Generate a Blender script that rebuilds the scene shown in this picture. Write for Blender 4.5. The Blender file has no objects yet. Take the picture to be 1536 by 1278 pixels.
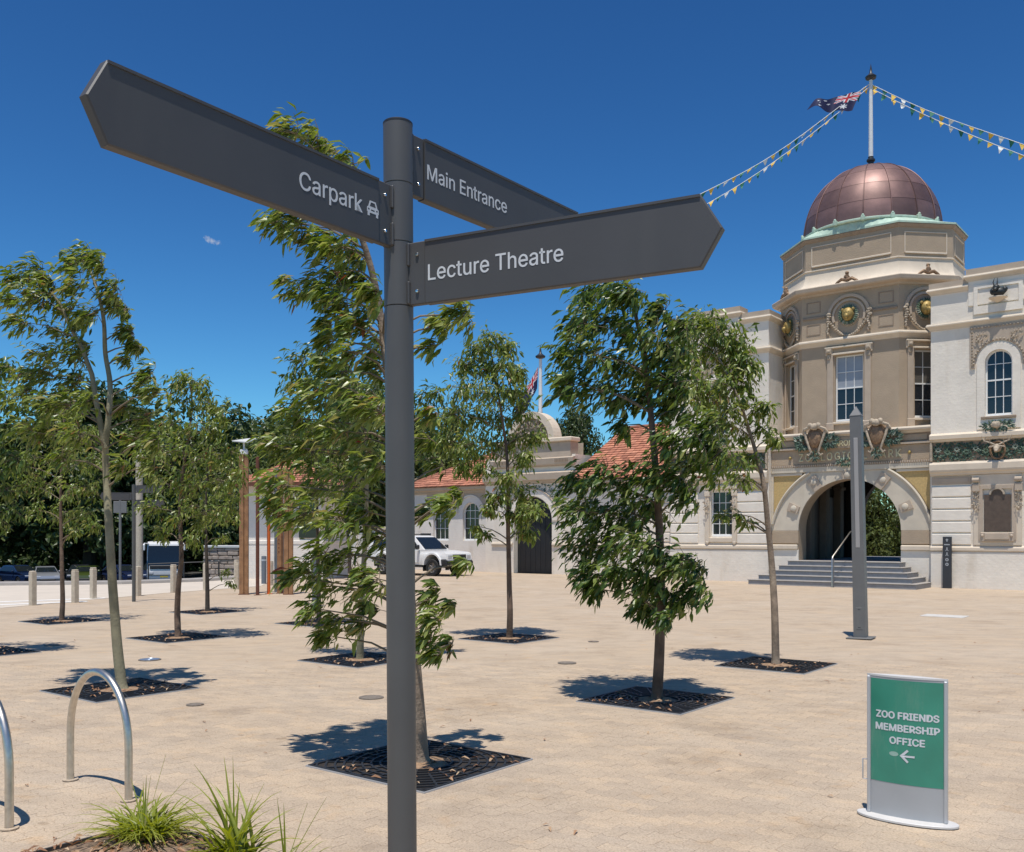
import bpy, math, random
from mathutils import Vector, Matrix, Euler, noise as mnoise
from mathutils.geometry import tessellate_polygon
R = math.radians
rnd = random.Random(7)
scene = bpy.context.scene
COL = scene.collection

# ------------------------------------------------------------------ camera
EYE = 1.7
FOC = 1420.0          # focal length in units of a 1536 wide picture
cam = bpy.data.cameras.new("camera")
cam.sensor_fit = 'HORIZONTAL'; cam.sensor_width = 36.0
cam.lens = FOC / 1536 * 36.0
cam.shift_y = 164.0 / 1536
cam.clip_end = 3000
cam_o = bpy.data.objects.new("camera", cam); COL.objects.link(cam_o)
cam_o.location = (0, 0, EYE); cam_o.rotation_euler = (R(90), 0, 0)
scene.camera = cam_o

# ------------------------------------------------------------------ light
SUN_EL, SUN_AZ = 74.0, 13.0       # azimuth: degrees left of straight behind the camera
sv = Vector((-math.sin(R(SUN_AZ)) * math.cos(R(SUN_EL)), -math.cos(R(SUN_AZ)) * math.cos(R(SUN_EL)), math.sin(R(SUN_EL))))
sl = bpy.data.lights.new("sun", 'SUN'); sl.energy = 4.7; sl.angle = R(0.53); sl.color = (1.0, 0.955, 0.885)
so = bpy.data.objects.new("sun", sl); COL.objects.link(so)
so.rotation_euler = sv.to_track_quat('Z', 'Y').to_euler()
world = bpy.data.worlds.new("World"); scene.world = world; world.use_nodes = True
wn, wl = world.node_tree.nodes, world.node_tree.links
wn.clear()
sky = wn.new('ShaderNodeTexSky'); sky.sky_type = 'NISHITA'; sky.sun_disc = False
sky.sun_elevation = R(SUN_EL); sky.sun_rotation = R(180 + SUN_AZ)
sky.altitude = 0; sky.air_density = 1.0; sky.dust_density = 0.25; sky.ozone_density = 4.0
# one small wisp of cloud low on the left
tc = wn.new('ShaderNodeTexCoord')
def wmath(op, a, b=None):
    n = wn.new('ShaderNodeMath'); n.operation = op
    for i, v in enumerate((a, b)):
        if v is None: continue
        if isinstance(v, (int, float)): n.inputs[i].default_value = v
        else: wl.new(v, n.inputs[i])
    return n.outputs[0]
sep = wn.new('ShaderNodeSeparateXYZ'); wl.new(tc.outputs['Generated'], sep.inputs[0])
cx = wmath('DIVIDE', sep.outputs[0], sep.outputs[1]); cz = wmath('DIVIDE', sep.outputs[2], sep.outputs[1])
dx = wmath('DIVIDE', wmath('SUBTRACT', cx, -0.3165), 0.0125)
dz = wmath('DIVIDE', wmath('ADD', wmath('SUBTRACT', cz, 0.3115), wmath('MULTIPLY', wmath('SUBTRACT', cx, -0.3165), 0.35)), 0.0065)
rr = wmath('ADD', wmath('MULTIPLY', dx, dx), wmath('MULTIPLY', dz, dz))
nz = wn.new('ShaderNodeTexNoise'); nz.inputs['Scale'].default_value = 130; nz.inputs['Detail'].default_value = 8; nz.inputs['Roughness'].default_value = .7
wl.new(tc.outputs['Generated'], nz.inputs['Vector'])
front = wmath('GREATER_THAN', sep.outputs[1], 0.1)
cl = wmath('SUBTRACT', wmath('MULTIPLY', wmath('SUBTRACT', 1.0, rr), 0.7), wmath('MULTIPLY', wmath('SUBTRACT', 0.62, nz.outputs['Fac']), 3.2))
cl = wmath('MULTIPLY', wmath('MAXIMUM', wmath('MINIMUM', cl, 0.8), 0.0), front)
cmix = wn.new('ShaderNodeMix'); cmix.data_type = 'RGBA'
wl.new(cl, cmix.inputs[0])
hs = wn.new('ShaderNodeHueSaturation'); hs.inputs['Saturation'].default_value = 1.08; hs.inputs['Value'].default_value = 1.0
tint = wn.new('ShaderNodeMix'); tint.data_type = 'RGBA'; tint.blend_type = 'MULTIPLY'; tint.inputs[0].default_value = 1.0
tint.inputs[7].default_value = (.50, .745, .73, 1)      # deep clear summer blue
gam = wn.new('ShaderNodeGamma'); gam.inputs[1].default_value = 1.6
wl.new(sky.outputs[0], hs.inputs['Color']); wl.new(hs.outputs[0], gam.inputs[0]); wl.new(gam.outputs[0], tint.inputs[6]); wl.new(tint.outputs[2], cmix.inputs[6])
cmix.inputs[7].default_value = (9.5, 10.0, 11.0, 1)
bg = wn.new('ShaderNodeBackground'); bg.inputs['Strength'].default_value = 0.06
wo = wn.new('ShaderNodeOutputWorld')
wl.new(cmix.outputs[2], bg.inputs['Color']); wl.new(bg.outputs[0], wo.inputs[0])
scene.view_settings.view_transform = 'Standard'; scene.view_settings.look = 'None'
scene.view_settings.exposure = 0.0; scene.view_settings.gamma = 1.0
scene.view_settings.use_curve_mapping = False

# ------------------------------------------------------------------ materials
MATS = {}
def mat(name, col, rough=0.7, metal=0.0, vary=0.0, vscale=3.0, bump=0.0, bscale=60.0, spec=0.5, coat=0.0, coord='POS', vary2=0.0, v2scale=0.5, dirt=None):
    m = bpy.data.materials.new(name); m.use_nodes = True
    nt = m.node_tree; N, L = nt.nodes, nt.links
    b = N['Principled BSDF']
    b.inputs['Roughness'].default_value = rough; b.inputs['Metallic'].default_value = metal
    b.inputs['Specular IOR Level'].default_value = spec
    if coat: b.inputs['Coat Weight'].default_value = coat; b.inputs['Coat Roughness'].default_value = 0.05
    b.inputs['Base Color'].default_value = (*col, 1)
    if coord == 'POS': v = N.new('ShaderNodeNewGeometry').outputs['Position']
    else: v = N.new('ShaderNodeTexCoord').outputs['Object']
    out = None
    def mul(prev, scale, amt, detail=6):
        n = N.new('ShaderNodeTexNoise'); n.inputs['Scale'].default_value = scale; n.inputs['Detail'].default_value = detail
        L.new(v, n.inputs['Vector'])
        r = N.new('ShaderNodeMapRange'); r.inputs[1].default_value = 0.3; r.inputs[2].default_value = 0.7
        r.inputs[3].default_value = 1 - amt; r.inputs[4].default_value = 1 + amt
        L.new(n.outputs['Fac'], r.inputs[0])
        x = N.new('ShaderNodeVectorMath'); x.operation = 'SCALE'
        if prev is None: x.inputs[0].default_value = col
        else: L.new(prev, x.inputs[0])
        L.new(r.outputs[0], x.inputs['Scale'])
        return x.outputs[0]
    if vary: out = mul(out, vscale, vary)
    if vary2: out = mul(out, v2scale, vary2)
    if dirt:
        n = N.new('ShaderNodeTexNoise'); n.inputs['Scale'].default_value = dirt[1]; n.inputs['Detail'].default_value = 8; n.inputs['Roughness'].default_value = 0.65
        mp = N.new('ShaderNodeVectorMath'); mp.operation = 'MULTIPLY'; mp.inputs[1].default_value = (1, 1, 0.25)
        L.new(v, mp.inputs[0]); L.new(mp.outputs[0], n.inputs['Vector'])
        r = N.new('ShaderNodeMapRange'); r.inputs[1].default_value = dirt[3]; r.inputs[2].default_value = dirt[3] + 0.2
        r.inputs[4].default_value = dirt[2]
        L.new(n.outputs['Fac'], r.inputs[0])
        mx = N.new('ShaderNodeMix'); mx.data_type = 'RGBA'; L.new(r.outputs[0], mx.inputs[0])
        if out is None: mx.inputs[6].default_value = (*col, 1)
        else: L.new(out, mx.inputs[6])
        mx.inputs[7].default_value = (*dirt[0], 1); out = mx.outputs[2]
    if out is not None: L.new(out, b.inputs['Base Color'])
    if bump:
        n = N.new('ShaderNodeTexNoise'); n.inputs['Scale'].default_value = bscale; n.inputs['Detail'].default_value = 5
        L.new(v, n.inputs['Vector'])
        bp = N.new('ShaderNodeBump'); bp.inputs['Strength'].default_value = bump; bp.inputs['Distance'].default_value = 0.02
        L.new(n.outputs['Fac'], bp.inputs['Height']); L.new(bp.outputs[0], b.inputs['Normal'])
    MATS[name] = m
    return m

def nodes(m): return m.node_tree.nodes, m.node_tree.links, m.node_tree.nodes['Principled BSDF']

def brick_wall(name, col, bump=0.35):
    "painted brickwork: colour stays even, courses show in relief"
    m = mat(name, col, 0.75, vary=0.05, vscale=2.0, coord='OBJ', vary2=0.06, v2scale=0.6, dirt=((col[0]*.72, col[1]*.66, col[2]*.58), 1.3, 0.5, 0.56))
    N, L, b = nodes(m)
    tcn = N.new('ShaderNodeTexCoord'); sp = N.new('ShaderNodeSeparateXYZ'); L.new(tcn.outputs['Object'], sp.inputs[0])
    ad = N.new('ShaderNodeMath'); ad.operation = 'ADD'; L.new(sp.outputs[0], ad.inputs[0]); L.new(sp.outputs[1], ad.inputs[1])
    cb = N.new('ShaderNodeCombineXYZ'); L.new(ad.outputs[0], cb.inputs[0]); L.new(sp.outputs[2], cb.inputs[1])
    br = N.new('ShaderNodeTexBrick'); br.inputs['Scale'].default_value = 1.0; br.inputs['Brick Width'].default_value = 0.24; br.inputs['Row Height'].default_value = 0.085
    br.inputs['Mortar Size'].default_value = 0.008; br.inputs['Mortar Smooth'].default_value = 0.6
    br.inputs['Color1'].default_value = (1, 1, 1, 1); br.inputs['Color2'].default_value = (.8, .8, .8, 1); br.inputs['Mortar'].default_value = (.2, .2, .2, 1)
    L.new(cb.outputs[0], br.inputs['Vector'])
    bp = N.new('ShaderNodeBump'); bp.inputs['Strength'].default_value = bump; bp.inputs['Distance'].default_value = 0.02
    L.new(br.outputs['Color'], bp.inputs['Height'])
    n = N.new('ShaderNodeTexNoise'); n.inputs['Scale'].default_value = 9; n.inputs['Detail'].default_value = 6; L.new(tcn.outputs['Object'], n.inputs['Vector'])
    b2 = N.new('ShaderNodeBump'); b2.inputs['Strength'].default_value = 0.25; b2.inputs['Distance'].default_value = 0.03
    L.new(n.outputs['Fac'], b2.inputs['Height']); L.new(bp.outputs[0], b2.inputs['Normal']); L.new(b2.outputs[0], b.inputs['Normal'])
    return m

def leaf_mat(name, ramp, rough=0.42, trans=0.35, spec=0.5):
    m = bpy.data.materials.new(name); m.use_nodes = True
    N, L, b = nodes(m)
    at = N.new('ShaderNodeAttribute'); at.attribute_name = 'tint'
    cr = N.new('ShaderNodeValToRGB'); el = cr.color_ramp.elements
    el[0].position, el[0].color = ramp[0][0], (*ramp[0][1], 1); el[1].position, el[1].color = ramp[-1][0], (*ramp[-1][1], 1)
    for p, c in ramp[1:-1]:
        e = el.new(p); e.color = (*c, 1)
    L.new(at.outputs['Fac'], cr.inputs[0]); L.new(cr.outputs[0], b.inputs['Base Color'])
    b.inputs['Roughness'].default_value = rough; b.inputs['Specular IOR Level'].default_value = spec
    tr = N.new('ShaderNodeBsdfTranslucent')
    hv = N.new('ShaderNodeHueSaturation'); hv.inputs['Saturation'].default_value = 1.15; hv.inputs['Value'].default_value = 1.7; hv.inputs['Hue'].default_value = 0.485
    L.new(cr.outputs[0], hv.inputs['Color']); L.new(hv.outputs[0], tr.inputs[0])
    ms = N.new('ShaderNodeMixShader'); ms.inputs[0].default_value = trans
    L.new(b.outputs[0], ms.inputs[1]); L.new(tr.outputs[0], ms.inputs[2]); L.new(ms.outputs[0], N['Material Output'].inputs[0])
    MATS[name] = m
    return m

leaf_mat('gum leaf', [(0, (.05, .085, .014)), (.35, (.12, .175, .03)), (.7, (.205, .265, .055)), (.93, (.31, .345, .11)), (.985, (.33, .3, .1)), (1, (.28, .09, .05))], 0.36, 0.36)
leaf_mat('dark leaf', [(0, (.026, .055, .011)), (.5, (.068, .122, .022)), (.85, (.175, .235, .05)), (1, (.28, .31, .1))], 0.35, 0.34)
leaf_mat('far leaf', [(0, (.045, .065, .018)), (.5, (.085, .115, .032)), (.85, (.14, .17, .05)), (1, (.2, .2, .08))], 0.5, 0.3, .3)
leaf_mat('fig leaf', [(0, (.025, .045, .012)), (.5, (.05, .078, .02)), (.85, (.09, .122, .035)), (1, (.14, .16, .05))], 0.42, 0.22, .4)
leaf_mat('grass blade', [(0, (.12, .15, .015)), (.5, (.24, .28, .035)), (.85, (.36, .39, .09)), (1, (.46, .4, .2))], 0.4, 0.42)
leaf_mat('patina leaf', [(0, (.03, .055, .04)), (.5, (.05, .1, .065)), (.8, (.1, .15, .09)), (1, (.3, .32, .26))], 0.6, 0.0)
leaf_mat('dry leaf', [(0, (.2, .09, .04)), (.5, (.34, .18, .09)), (1, (.5, .36, .22))], 0.6, 0.1)

mat('sign grey', (.072, .07, .07), 0.52, dirt=((.088, .085, .08), 6, .5, .55), vary=0.06, vscale=4, bump=.02, bscale=300, spec=.45)
mat('post grey', (.092, .089, .085), 0.46, dirt=((.11, .105, .098), 8, .4, .55), vary=0.06, vscale=5, spec=.5)
mat('sign white', (.62, .63, .64), 0.6)
mat('steel bolt', (.75, .74, .72), 0.22, 1.0)
mat('stainless', (.60, .56, .50), 0.4, 1.0, vary=.12, vscale=30, bump=.03, bscale=200)
mat('grate iron', (.018, .018, .019), 0.5, vary=.2, vscale=20, bump=.1, bscale=80)
mat('soil', (.028, .022, .018), 0.95, vary=.5, vscale=30, bump=.6, bscale=60)
mat('root soil', (.30, .19, .11), 0.95, vary=.35, vscale=30, bump=.6, bscale=60)
mat('mulch', (.22, .15, .10), 0.95, vary=.55, vscale=35, bump=.8, bscale=50)
mat('edge steel', (.05, .048, .045), 0.6, vary=.2, vscale=10)
mat('kerb stone', (.55, .52, .47), 0.85, vary=.1, vscale=14, bump=.2, bscale=80)
mat('bark', (.25, .185, .13), 0.85, vary=.3, vscale=9, bump=.5, bscale=40, dirt=((.42, .34, .25), 5, .8, .53))
mat('bark pale', (.25, .22, .135), 0.8, vary=.22, vscale=7, bump=.35, bscale=40, dirt=((.14, .11, .07), 5, .7, .55))
mat('bark brown', (.13, .085, .058), 0.88, vary=.4, vscale=8, bump=.6, bscale=35, dirt=((.24, .18, .13), 6, .7, .56))
mat('bark dark', (.055, .042, .032), 0.9, vary=.35, vscale=9, bump=.5, bscale=30)
mat('twig', (.19, .145, .095), 0.8, vary=.2, vscale=9)
brick_wall('white wall', (.79, .71, .60), .12)
brick_wall('cottage wall', (.74, .675, .595), .25)
mat('cream trim', (.65, .545, .42), 0.75, vary=.06, vscale=3, bump=.1, bscale=30, coord='OBJ', dirt=((.42, .34, .25), 2.2, .5, .58))
mat('tan wall', (.405, .31, .215), 0.82, vary=.06, vscale=2.5, bump=.4, bscale=28, coord='OBJ', dirt=((.36, .28, .2), 1.2, .6, .55))
mat('tan trim', (.46, .37, .28), 0.8, vary=.07, vscale=3, bump=.15, bscale=30, coord='OBJ', dirt=((.3, .23, .16), 2.5, .5, .58))
mat('tan dark', (.30, .225, .16), 0.85, vary=.1, vscale=6, bump=.3, bscale=40, coord='OBJ')
mat('yellow stipple', (.52, .37, .16), 0.9, vary=.12, vscale=18, bump=.5, bscale=60, coord='OBJ')
mat('arch cream', (.58, .505, .395), 0.8, vary=.08, vscale=2.5, bump=.15, bscale=30, coord='OBJ', dirt=((.4, .33, .24), 2, .5, .57))
mat('gilt', (.38, .27, .09), 0.55, .35, vary=.3, vscale=12, bump=.3, bscale=40, coord='OBJ')
mat('gilt letter', (.62, .54, .34), 0.5, .3, vary=.15, vscale=20, coord='OBJ')
mat('bronze relief', (.25, .155, .09), 0.55, .3, vary=.35, vscale=14, bump=.5, bscale=40, coord='OBJ')
mat('carved stone', (.42, .34, .25), 0.8, vary=.3, vscale=12, bump=.6, bscale=40, coord='OBJ')
mat('plaque bronze', (.12, .085, .062), 0.5, .25, vary=.15, vscale=10, bump=.2, bscale=60, coord='OBJ')
mat('verdigris', (.42, .55, .44), 0.7, vary=.16, vscale=5, bump=.15, bscale=20, coord='OBJ', dirt=((.5, .55, .4), 4, .7, .52))
mat('black figure', (.02, .024, .024), 0.5, vary=.4, vscale=20, coord='OBJ')
mat('window white', (.78, .77, .74), 0.5, vary=.03)
mat('pane dark', (.014, .017, .022), 0.06, spec=.6)
mat('pane blind', (.30, .315, .345), 0.12, vary=.06, vscale=4, spec=.5)
mat('pane grey', (.11, .10, .085), 0.1, spec=.6)
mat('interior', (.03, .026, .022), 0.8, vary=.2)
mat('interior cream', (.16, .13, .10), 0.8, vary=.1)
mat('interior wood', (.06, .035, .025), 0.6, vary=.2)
mat('step stone', (.30, .29, .285), 0.75, vary=.1, vscale=8, bump=.15, bscale=50)
mat('roof tile', (.46, .19, .115), 0.8, vary=.2, vscale=5, bump=.3, bscale=30, vary2=.12, v2scale=1.0, dirt=((.34, .16, .1), 3, .6, .55))
mat('door black', (.014, .014, .015), 0.5, vary=.15)
mat('pole white', (.75, .74, .72), 0.45, vary=.06, vscale=6)
mat('pole cap', (.03, .03, .032), 0.4)
mat('flag blue', (.007, .01, .06), 0.75); mat('flag red', (.55, .022, .035), 0.75); mat('flag white', (.75, .75, .76), 0.75)
mat('bunting yellow', (.72, .45, .06), 0.7); mat('bunting green', (.012, .15, .09), 0.7); mat('bunting white', (.75, .74, .7), 0.7)
mat('column grey', (.15, .148, .145), 0.5, vary=.06, vscale=5)
mat('column light', (.36, .34, .325), 0.35)
mat('pylon grey', (.035, .037, .042), 0.5, vary=.05)
mat('aluminium', (.52, .53, .55), 0.42, .55, vary=.04, vscale=6)
mat('panel grey', (.40, .405, .41), 0.45, .15, vary=.05, vscale=4)
mat('sign green', (.026, .245, .168), 0.15, vary=.12, vscale=4, spec=.7, dirt=((.12, .29, .21), 9, .7, .55))
mat('sign plate', (.60, .58, .55), 0.5, vary=.04, vscale=8)
mat('scuff', (.30, .45, .38), 0.7)
mat('granite bollard', (.52, .44, .335), 0.85, vary=.12, vscale=12, bump=.25, bscale=70)
mat('timber', (.31, .16, .075), 0.8, vary=.3, vscale=5, bump=.3, bscale=30)
mat('corten', (.13, .045, .025), 0.8, vary=.2, vscale=8)
mat('orange paint', (.62, .13, .02), 0.5)
mat('blue grey paint', (.13, .145, .165), 0.5, vary=.05)
mat('rubble stone', (.36, .29, .235), 0.9, vary=.3, vscale=4, bump=.6, bscale=20)
mat('mortar', (.14, .115, .095), 0.95, vary=.15)
mat('zinc', (.62, .61, .58), 0.5, .3)
mat('car white', (.80, .79, .77), 0.28, vary=.02, coat=.5)
mat('car blue', (.012, .026, .07), 0.25, coat=.6); mat('car silver', (.42, .43, .44), 0.28, .5, coat=.5)
mat('car dark', (.018, .02, .025), 0.25, coat=.6); mat('car navy', (.015, .025, .07), 0.25, coat=.6); mat('car green', (.05, .07, .012), 0.3, coat=.5)
mat('car glass', (.012, .016, .018), 0.04, spec=.7)
mat('black plastic', (.022, .022, .024), 0.55)
mat('tyre', (.014, .014, .014), 0.8, bump=.2)
mat('rim', (.28, .26, .24), 0.4, .7)
mat('lamp lens', (.55, .56, .58), 0.12, .2)
mat('decal blue', (.03, .08, .42), 0.4)
mat('plate yellow', (.55, .42, .06), 0.5)
mat('drain iron', (.20, .165, .13), 0.7, vary=.2, vscale=30, bump=.3, bscale=120)
mat('drain steel', (.30, .36, .46), 0.35, .6)
mat('road pale', (.56, .485, .395), 0.9, vary=.06, vscale=1.2, bump=.1, bscale=40)
mat('road grey', (.33, .30, .27), 0.9, vary=.1, vscale=4)
mat('road paint', (.82, .80, .76), 0.7, vary=.06, vscale=6)
mat('asphalt', (.05, .048, .045), 0.95, vary=.2, vscale=2)

def tinted(name, ramp):
    "multiply a material's colour by a ramp over the per-piece tint (tile to tile colour differences)"
    N, L, b = nodes(MATS[name]); at = N.new('ShaderNodeAttribute'); at.attribute_name = 'tint'
    cr = N.new('ShaderNodeValToRGB'); e = cr.color_ramp.elements; e[0].color = (*ramp[0], 1); e[1].color = (*ramp[-1], 1)
    for i, c in enumerate(ramp[1:-1]): q = e.new((i + 1) / (len(ramp) - 1)); q.color = (*c, 1)
    L.new(at.outputs['Fac'], cr.inputs[0]); x = N.new('ShaderNodeMix'); x.data_type = 'RGBA'; x.blend_type = 'MULTIPLY'; x.inputs[0].default_value = 1
    L.new(b.inputs['Base Color'].links[0].from_socket, x.inputs[6]); L.new(cr.outputs[0], x.inputs[7]); L.new(x.outputs[2], b.inputs['Base Color'])
tinted('roof tile', [(.62, .58, .56), (.9, .86, .84), (1, 1, 1), (1.12, 1.1, 1.05), (1.2, 1.3, 1.3)])
def ground_material():
    m = bpy.data.materials.new('paving'); m.use_nodes = True
    N, L, b = nodes(m)
    b.inputs['Roughness'].default_value = 0.88; b.inputs['Specular IOR Level'].default_value = 0.25
    pos = N.new('ShaderNodeNewGeometry').outputs['Position']
    def noise(scale, detail=6, rough=.55, stretch=None):
        n = N.new('ShaderNodeTexNoise'); n.inputs['Scale'].default_value = scale; n.inputs['Detail'].default_value = detail; n.inputs['Roughness'].default_value = rough
        if stretch:
            mp = N.new('ShaderNodeMapping'); mp.inputs['Rotation'].default_value = (0, 0, R(38)); mp.inputs['Scale'].default_value = stretch
            L.new(pos, mp.inputs[0]); L.new(mp.outputs[0], n.inputs['Vector'])
        else: L.new(pos, n.inputs['Vector'])
        return n.outputs['Fac']
    def ramp(f, stops):
        c = N.new('ShaderNodeValToRGB'); e = c.color_ramp.elements
        e[0].position, e[0].color = stops[0][0], (*stops[0][1], 1); e[1].position, e[1].color = stops[-1][0], (*stops[-1][1], 1)
        for p, col in stops[1:-1]:
            q = e.new(p); q.color = (*col, 1)
        L.new(f, c.inputs[0]); return c.outputs[0]
    def mixc(t, f, a, bb):
        x = N.new('ShaderNodeMix'); x.data_type = 'RGBA'; x.blend_type = t
        if isinstance(f, float): x.inputs[0].default_value = f
        else: L.new(f, x.inputs[0])
        L.new(a, x.inputs[6]); L.new(bb, x.inputs[7]); return x.outputs[2]
    base = ramp(noise(.55, 4), [(.3, (.485, .377, .266)), (.5, (.468, .37, .268)), (.7, (.495, .40, .298))])
    warm = ramp(noise(1.9, 5, .6, (1, 2.2, 1)), [(.3, (.86, .86, .87)), (.55, (1, 1, 1)), (.75, (1.1, 1.06, 1.0))])
    c = mixc('MULTIPLY', 1.0, base, warm)
    ochre = ramp(noise(3.3, 3), [(.6, (1, 1, 1)), (.75, (1.03, .95, .85))])
    c = mixc('MULTIPLY', 1.0, c, ochre)
    grain = ramp(noise(78, 4, .75), [(.3, (.6, .58, .56)), (.5, (1, 1, 1)), (.7, (1.25, 1.24, 1.22))])
    c = mixc('MULTIPLY', .8, c, grain)
    stain = ramp(noise(.9, 7, .7), [(.36, (.83, .81, .79)), (.47, (1, 1, 1))])
    c = mixc('MULTIPLY', .75, c, stain)
    spot = ramp(noise(6.0, 2, .4), [(.235, (.72, .69, .66)), (.27, (1, 1, 1))])
    c = mixc('MULTIPLY', .8, c, spot)
    speck = ramp(noise(55, 2, .5), [(.30, (.6, .57, .54)), (.38, (1, 1, 1))])
    c = mixc('MULTIPLY', .7, c, speck)
    at = N.new('ShaderNodeAttribute'); at.attribute_name = 'tint'
    c2 = ramp(at.outputs['Fac'], [(0, (1, 1, 1)), (.02, (.93, .93, .94)), (.5, (1, 1, 1)), (1, (1.07, 1.05, 1.02))])
    c = mixc('MULTIPLY', 1.0, c, c2)
    L.new(c, b.inputs['Base Color'])
    bp = N.new('ShaderNodeBump'); bp.inputs['Strength'].default_value = .35; bp.inputs['Distance'].default_value = .006
    L.new(noise(120, 4, .65), bp.inputs['Height']); L.new(bp.outputs[0], b.inputs['Normal'])
    MATS['paving'] = m
ground_material()

def copper_material():
    m = mat('dome copper', (.20, .115, .10), 0.5, .42, vary=.15, vscale=3, coord='OBJ', bump=.06, bscale=8)
    N, L, b = nodes(m)
    oi = N.new('ShaderNodeObjectInfo'); mr = N.new('ShaderNodeMapRange'); mr.inputs[3].default_value = .72; mr.inputs[4].default_value = 1.25
    L.new(oi.outputs['Random'], mr.inputs[0])
    src = b.inputs['Base Color'].links[0].from_socket
    x = N.new('ShaderNodeVectorMath'); x.operation = 'SCALE'; L.new(src, x.inputs[0]); L.new(mr.outputs[0], x.inputs['Scale']); L.new(x.outputs[0], b.inputs['Base Color'])
copper_material()

# ------------------------------------------------------------------ mesh helpers
class MB:
    def __init__(self): self.v, self.f, self.m, self.t = [], [], [], []
    def add(self, vs, fs, mi=0, tint=None):
        o = len(self.v); self.v.extend(vs)
        for f in fs:
            self.f.append(tuple(i + o for i in f)); self.m.append(mi); self.t.append(tint if tint is not None else 0.0)
    def box(self, x0, x1, y0, y1, z0, z1, mi=0, M=None):
        vs = [(x, y, z) for z in (z0, z1) for x, y in ((x0, y0), (x1, y0), (x1, y1), (x0, y1))]
        if M: vs = [tuple(M @ Vector(p)) for p in vs]
        self.add(vs, [(3, 2, 1, 0), (4, 5, 6, 7), (0, 1, 5, 4), (1, 2, 6, 5), (2, 3, 7, 6), (3, 0, 4, 7)], mi)
    def bevbox(self, x0, x1, y0, y1, z0, z1, b=.01, mi=0, M=None):
        "box with chamfered edges"
        X, Y, Z = (x0, x1), (y0, y1), (z0, z1)
        vs, idx = [], {}
        for i in (0, 1):
            for j in (0, 1):
                for k in (0, 1):
                    s = [1 if q == 0 else -1 for q in (i, j, k)]
                    p = (X[i], Y[j], Z[k])
                    for a in range(3):
                        q = [p[c] + (0 if c == a else s[c] * b) for c in range(3)]
                        idx[(i, j, k, a)] = len(vs); vs.append(tuple(q))
        fs = []
        for a in range(3):
            o1, o2 = [c for c in range(3) if c != a]
            for s in (0, 1):
                q = []
                for u, w in ((0, 0), (1, 0), (1, 1), (0, 1)):
                    key = [0, 0, 0]; key[a] = s; key[o1] = u; key[o2] = w
                    q.append(idx[(*key, a)])
                fs.append(tuple(q))
        for a in range(3):
            o1, o2 = [c for c in range(3) if c != a]
            for u in (0, 1):
                for w in (0, 1):
                    k0 = [0, 0, 0]; k0[o1] = u; k0[o2] = w; k1 = list(k0); k1[a] = 1
                    fs.append((idx[(*k0, o1)], idx[(*k1, o1)], idx[(*k1, o2)], idx[(*k0, o2)]))
        for i in (0, 1):
            for j in (0, 1):
                for k in (0, 1): fs.append(tuple(idx[(i, j, k, a)] for a in range(3)))
        if M: vs = [tuple(M @ Vector(p)) for p in vs]
        self.add(vs, fs, mi)
    def tube(self, pts, rads, n=8, mi=0, cap=True):
        pts = [Vector(p) for p in pts]
        if not isinstance(rads, (list, tuple)): rads = [rads] * len(pts)
        vs, fs = [], []
        prev = None
        for i, p in enumerate(pts):
            d = (pts[min(i + 1, len(pts) - 1)] - pts[max(i - 1, 0)]).normalized()
            if prev is None:
                a = d.cross(Vector((0, 0, 1)) if abs(d.z) < .9 else Vector((1, 0, 0))).normalized()
            else:
                a = (prev - d * prev.dot(d)).normalized()
            prev = a; c = d.cross(a)
            for k in range(n):
                w = 2 * math.pi * k / n
                vs.append(tuple(p + (a * math.cos(w) + c * math.sin(w)) * rads[i]))
        for i in range(len(pts) - 1):
            for k in range(n):
                k2 = (k + 1) % n
                fs.append((i * n + k, i * n + k2, (i + 1) * n + k2, (i + 1) * n + k))
        if cap:
            fs.append(tuple(reversed(range(n)))); fs.append(tuple(range((len(pts) - 1) * n, len(pts) * n)))
        self.add(vs, fs, mi)
    def lathe(self, prof, n=16, c=(0, 0, 0), mi=0, M=None, a0=0.0, a1=2 * math.pi):
        full = abs(a1 - a0 - 2 * math.pi) < 1e-6
        cnt = n if full else n + 1
        vs, fs = [], []
        for r, z in prof:
            for k in range(cnt):
                w = a0 + (a1 - a0) * k / n
                vs.append((c[0] + r * math.cos(w), c[1] + r * math.sin(w), c[2] + z))
        for i in range(len(prof) - 1):
            for k in range(n):
                k2 = (k + 1) % cnt
                fs.append((i * cnt + k, i * cnt + k2, (i + 1) * cnt + k2, (i + 1) * cnt + k))
        if M: vs = [tuple(M @ Vector(p)) for p in vs]
        self.add(vs, fs, mi)
    def sweep(self, path, prof, closed=False, mi=0, caps=True):
        "profile (outward, z) carried along a plan path; outward is to the right of travel"
        n = len(path); vs, fs = [], []
        for i, p in enumerate(path):
            p = Vector(p)
            dn = (Vector(path[(i + 1) % n]) - p) if (closed or i < n - 1) else None
            dp = (p - Vector(path[i - 1])) if (closed or i > 0) else None
            ns = [Vector((d.y, -d.x)).normalized() for d in (dp, dn) if d is not None]
            mvec = sum(ns, Vector((0, 0))); mvec.normalize(); mvec /= max(.2, mvec.dot(ns[0]))
            for o, z in prof: vs.append((p.x + mvec.x * o, p.y + mvec.y * o, z))
        k = len(prof)
        for i in range(n if closed else n - 1):
            j = (i + 1) % n
            for q in range(k - 1): fs.append((i * k + q, j * k + q, j * k + q + 1, i * k + q + 1))
        if caps and not closed:
            fs.append(tuple(reversed(range(k)))); fs.append(tuple(range((n - 1) * k, n * k)))
        self.add(vs, fs, mi)
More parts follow.
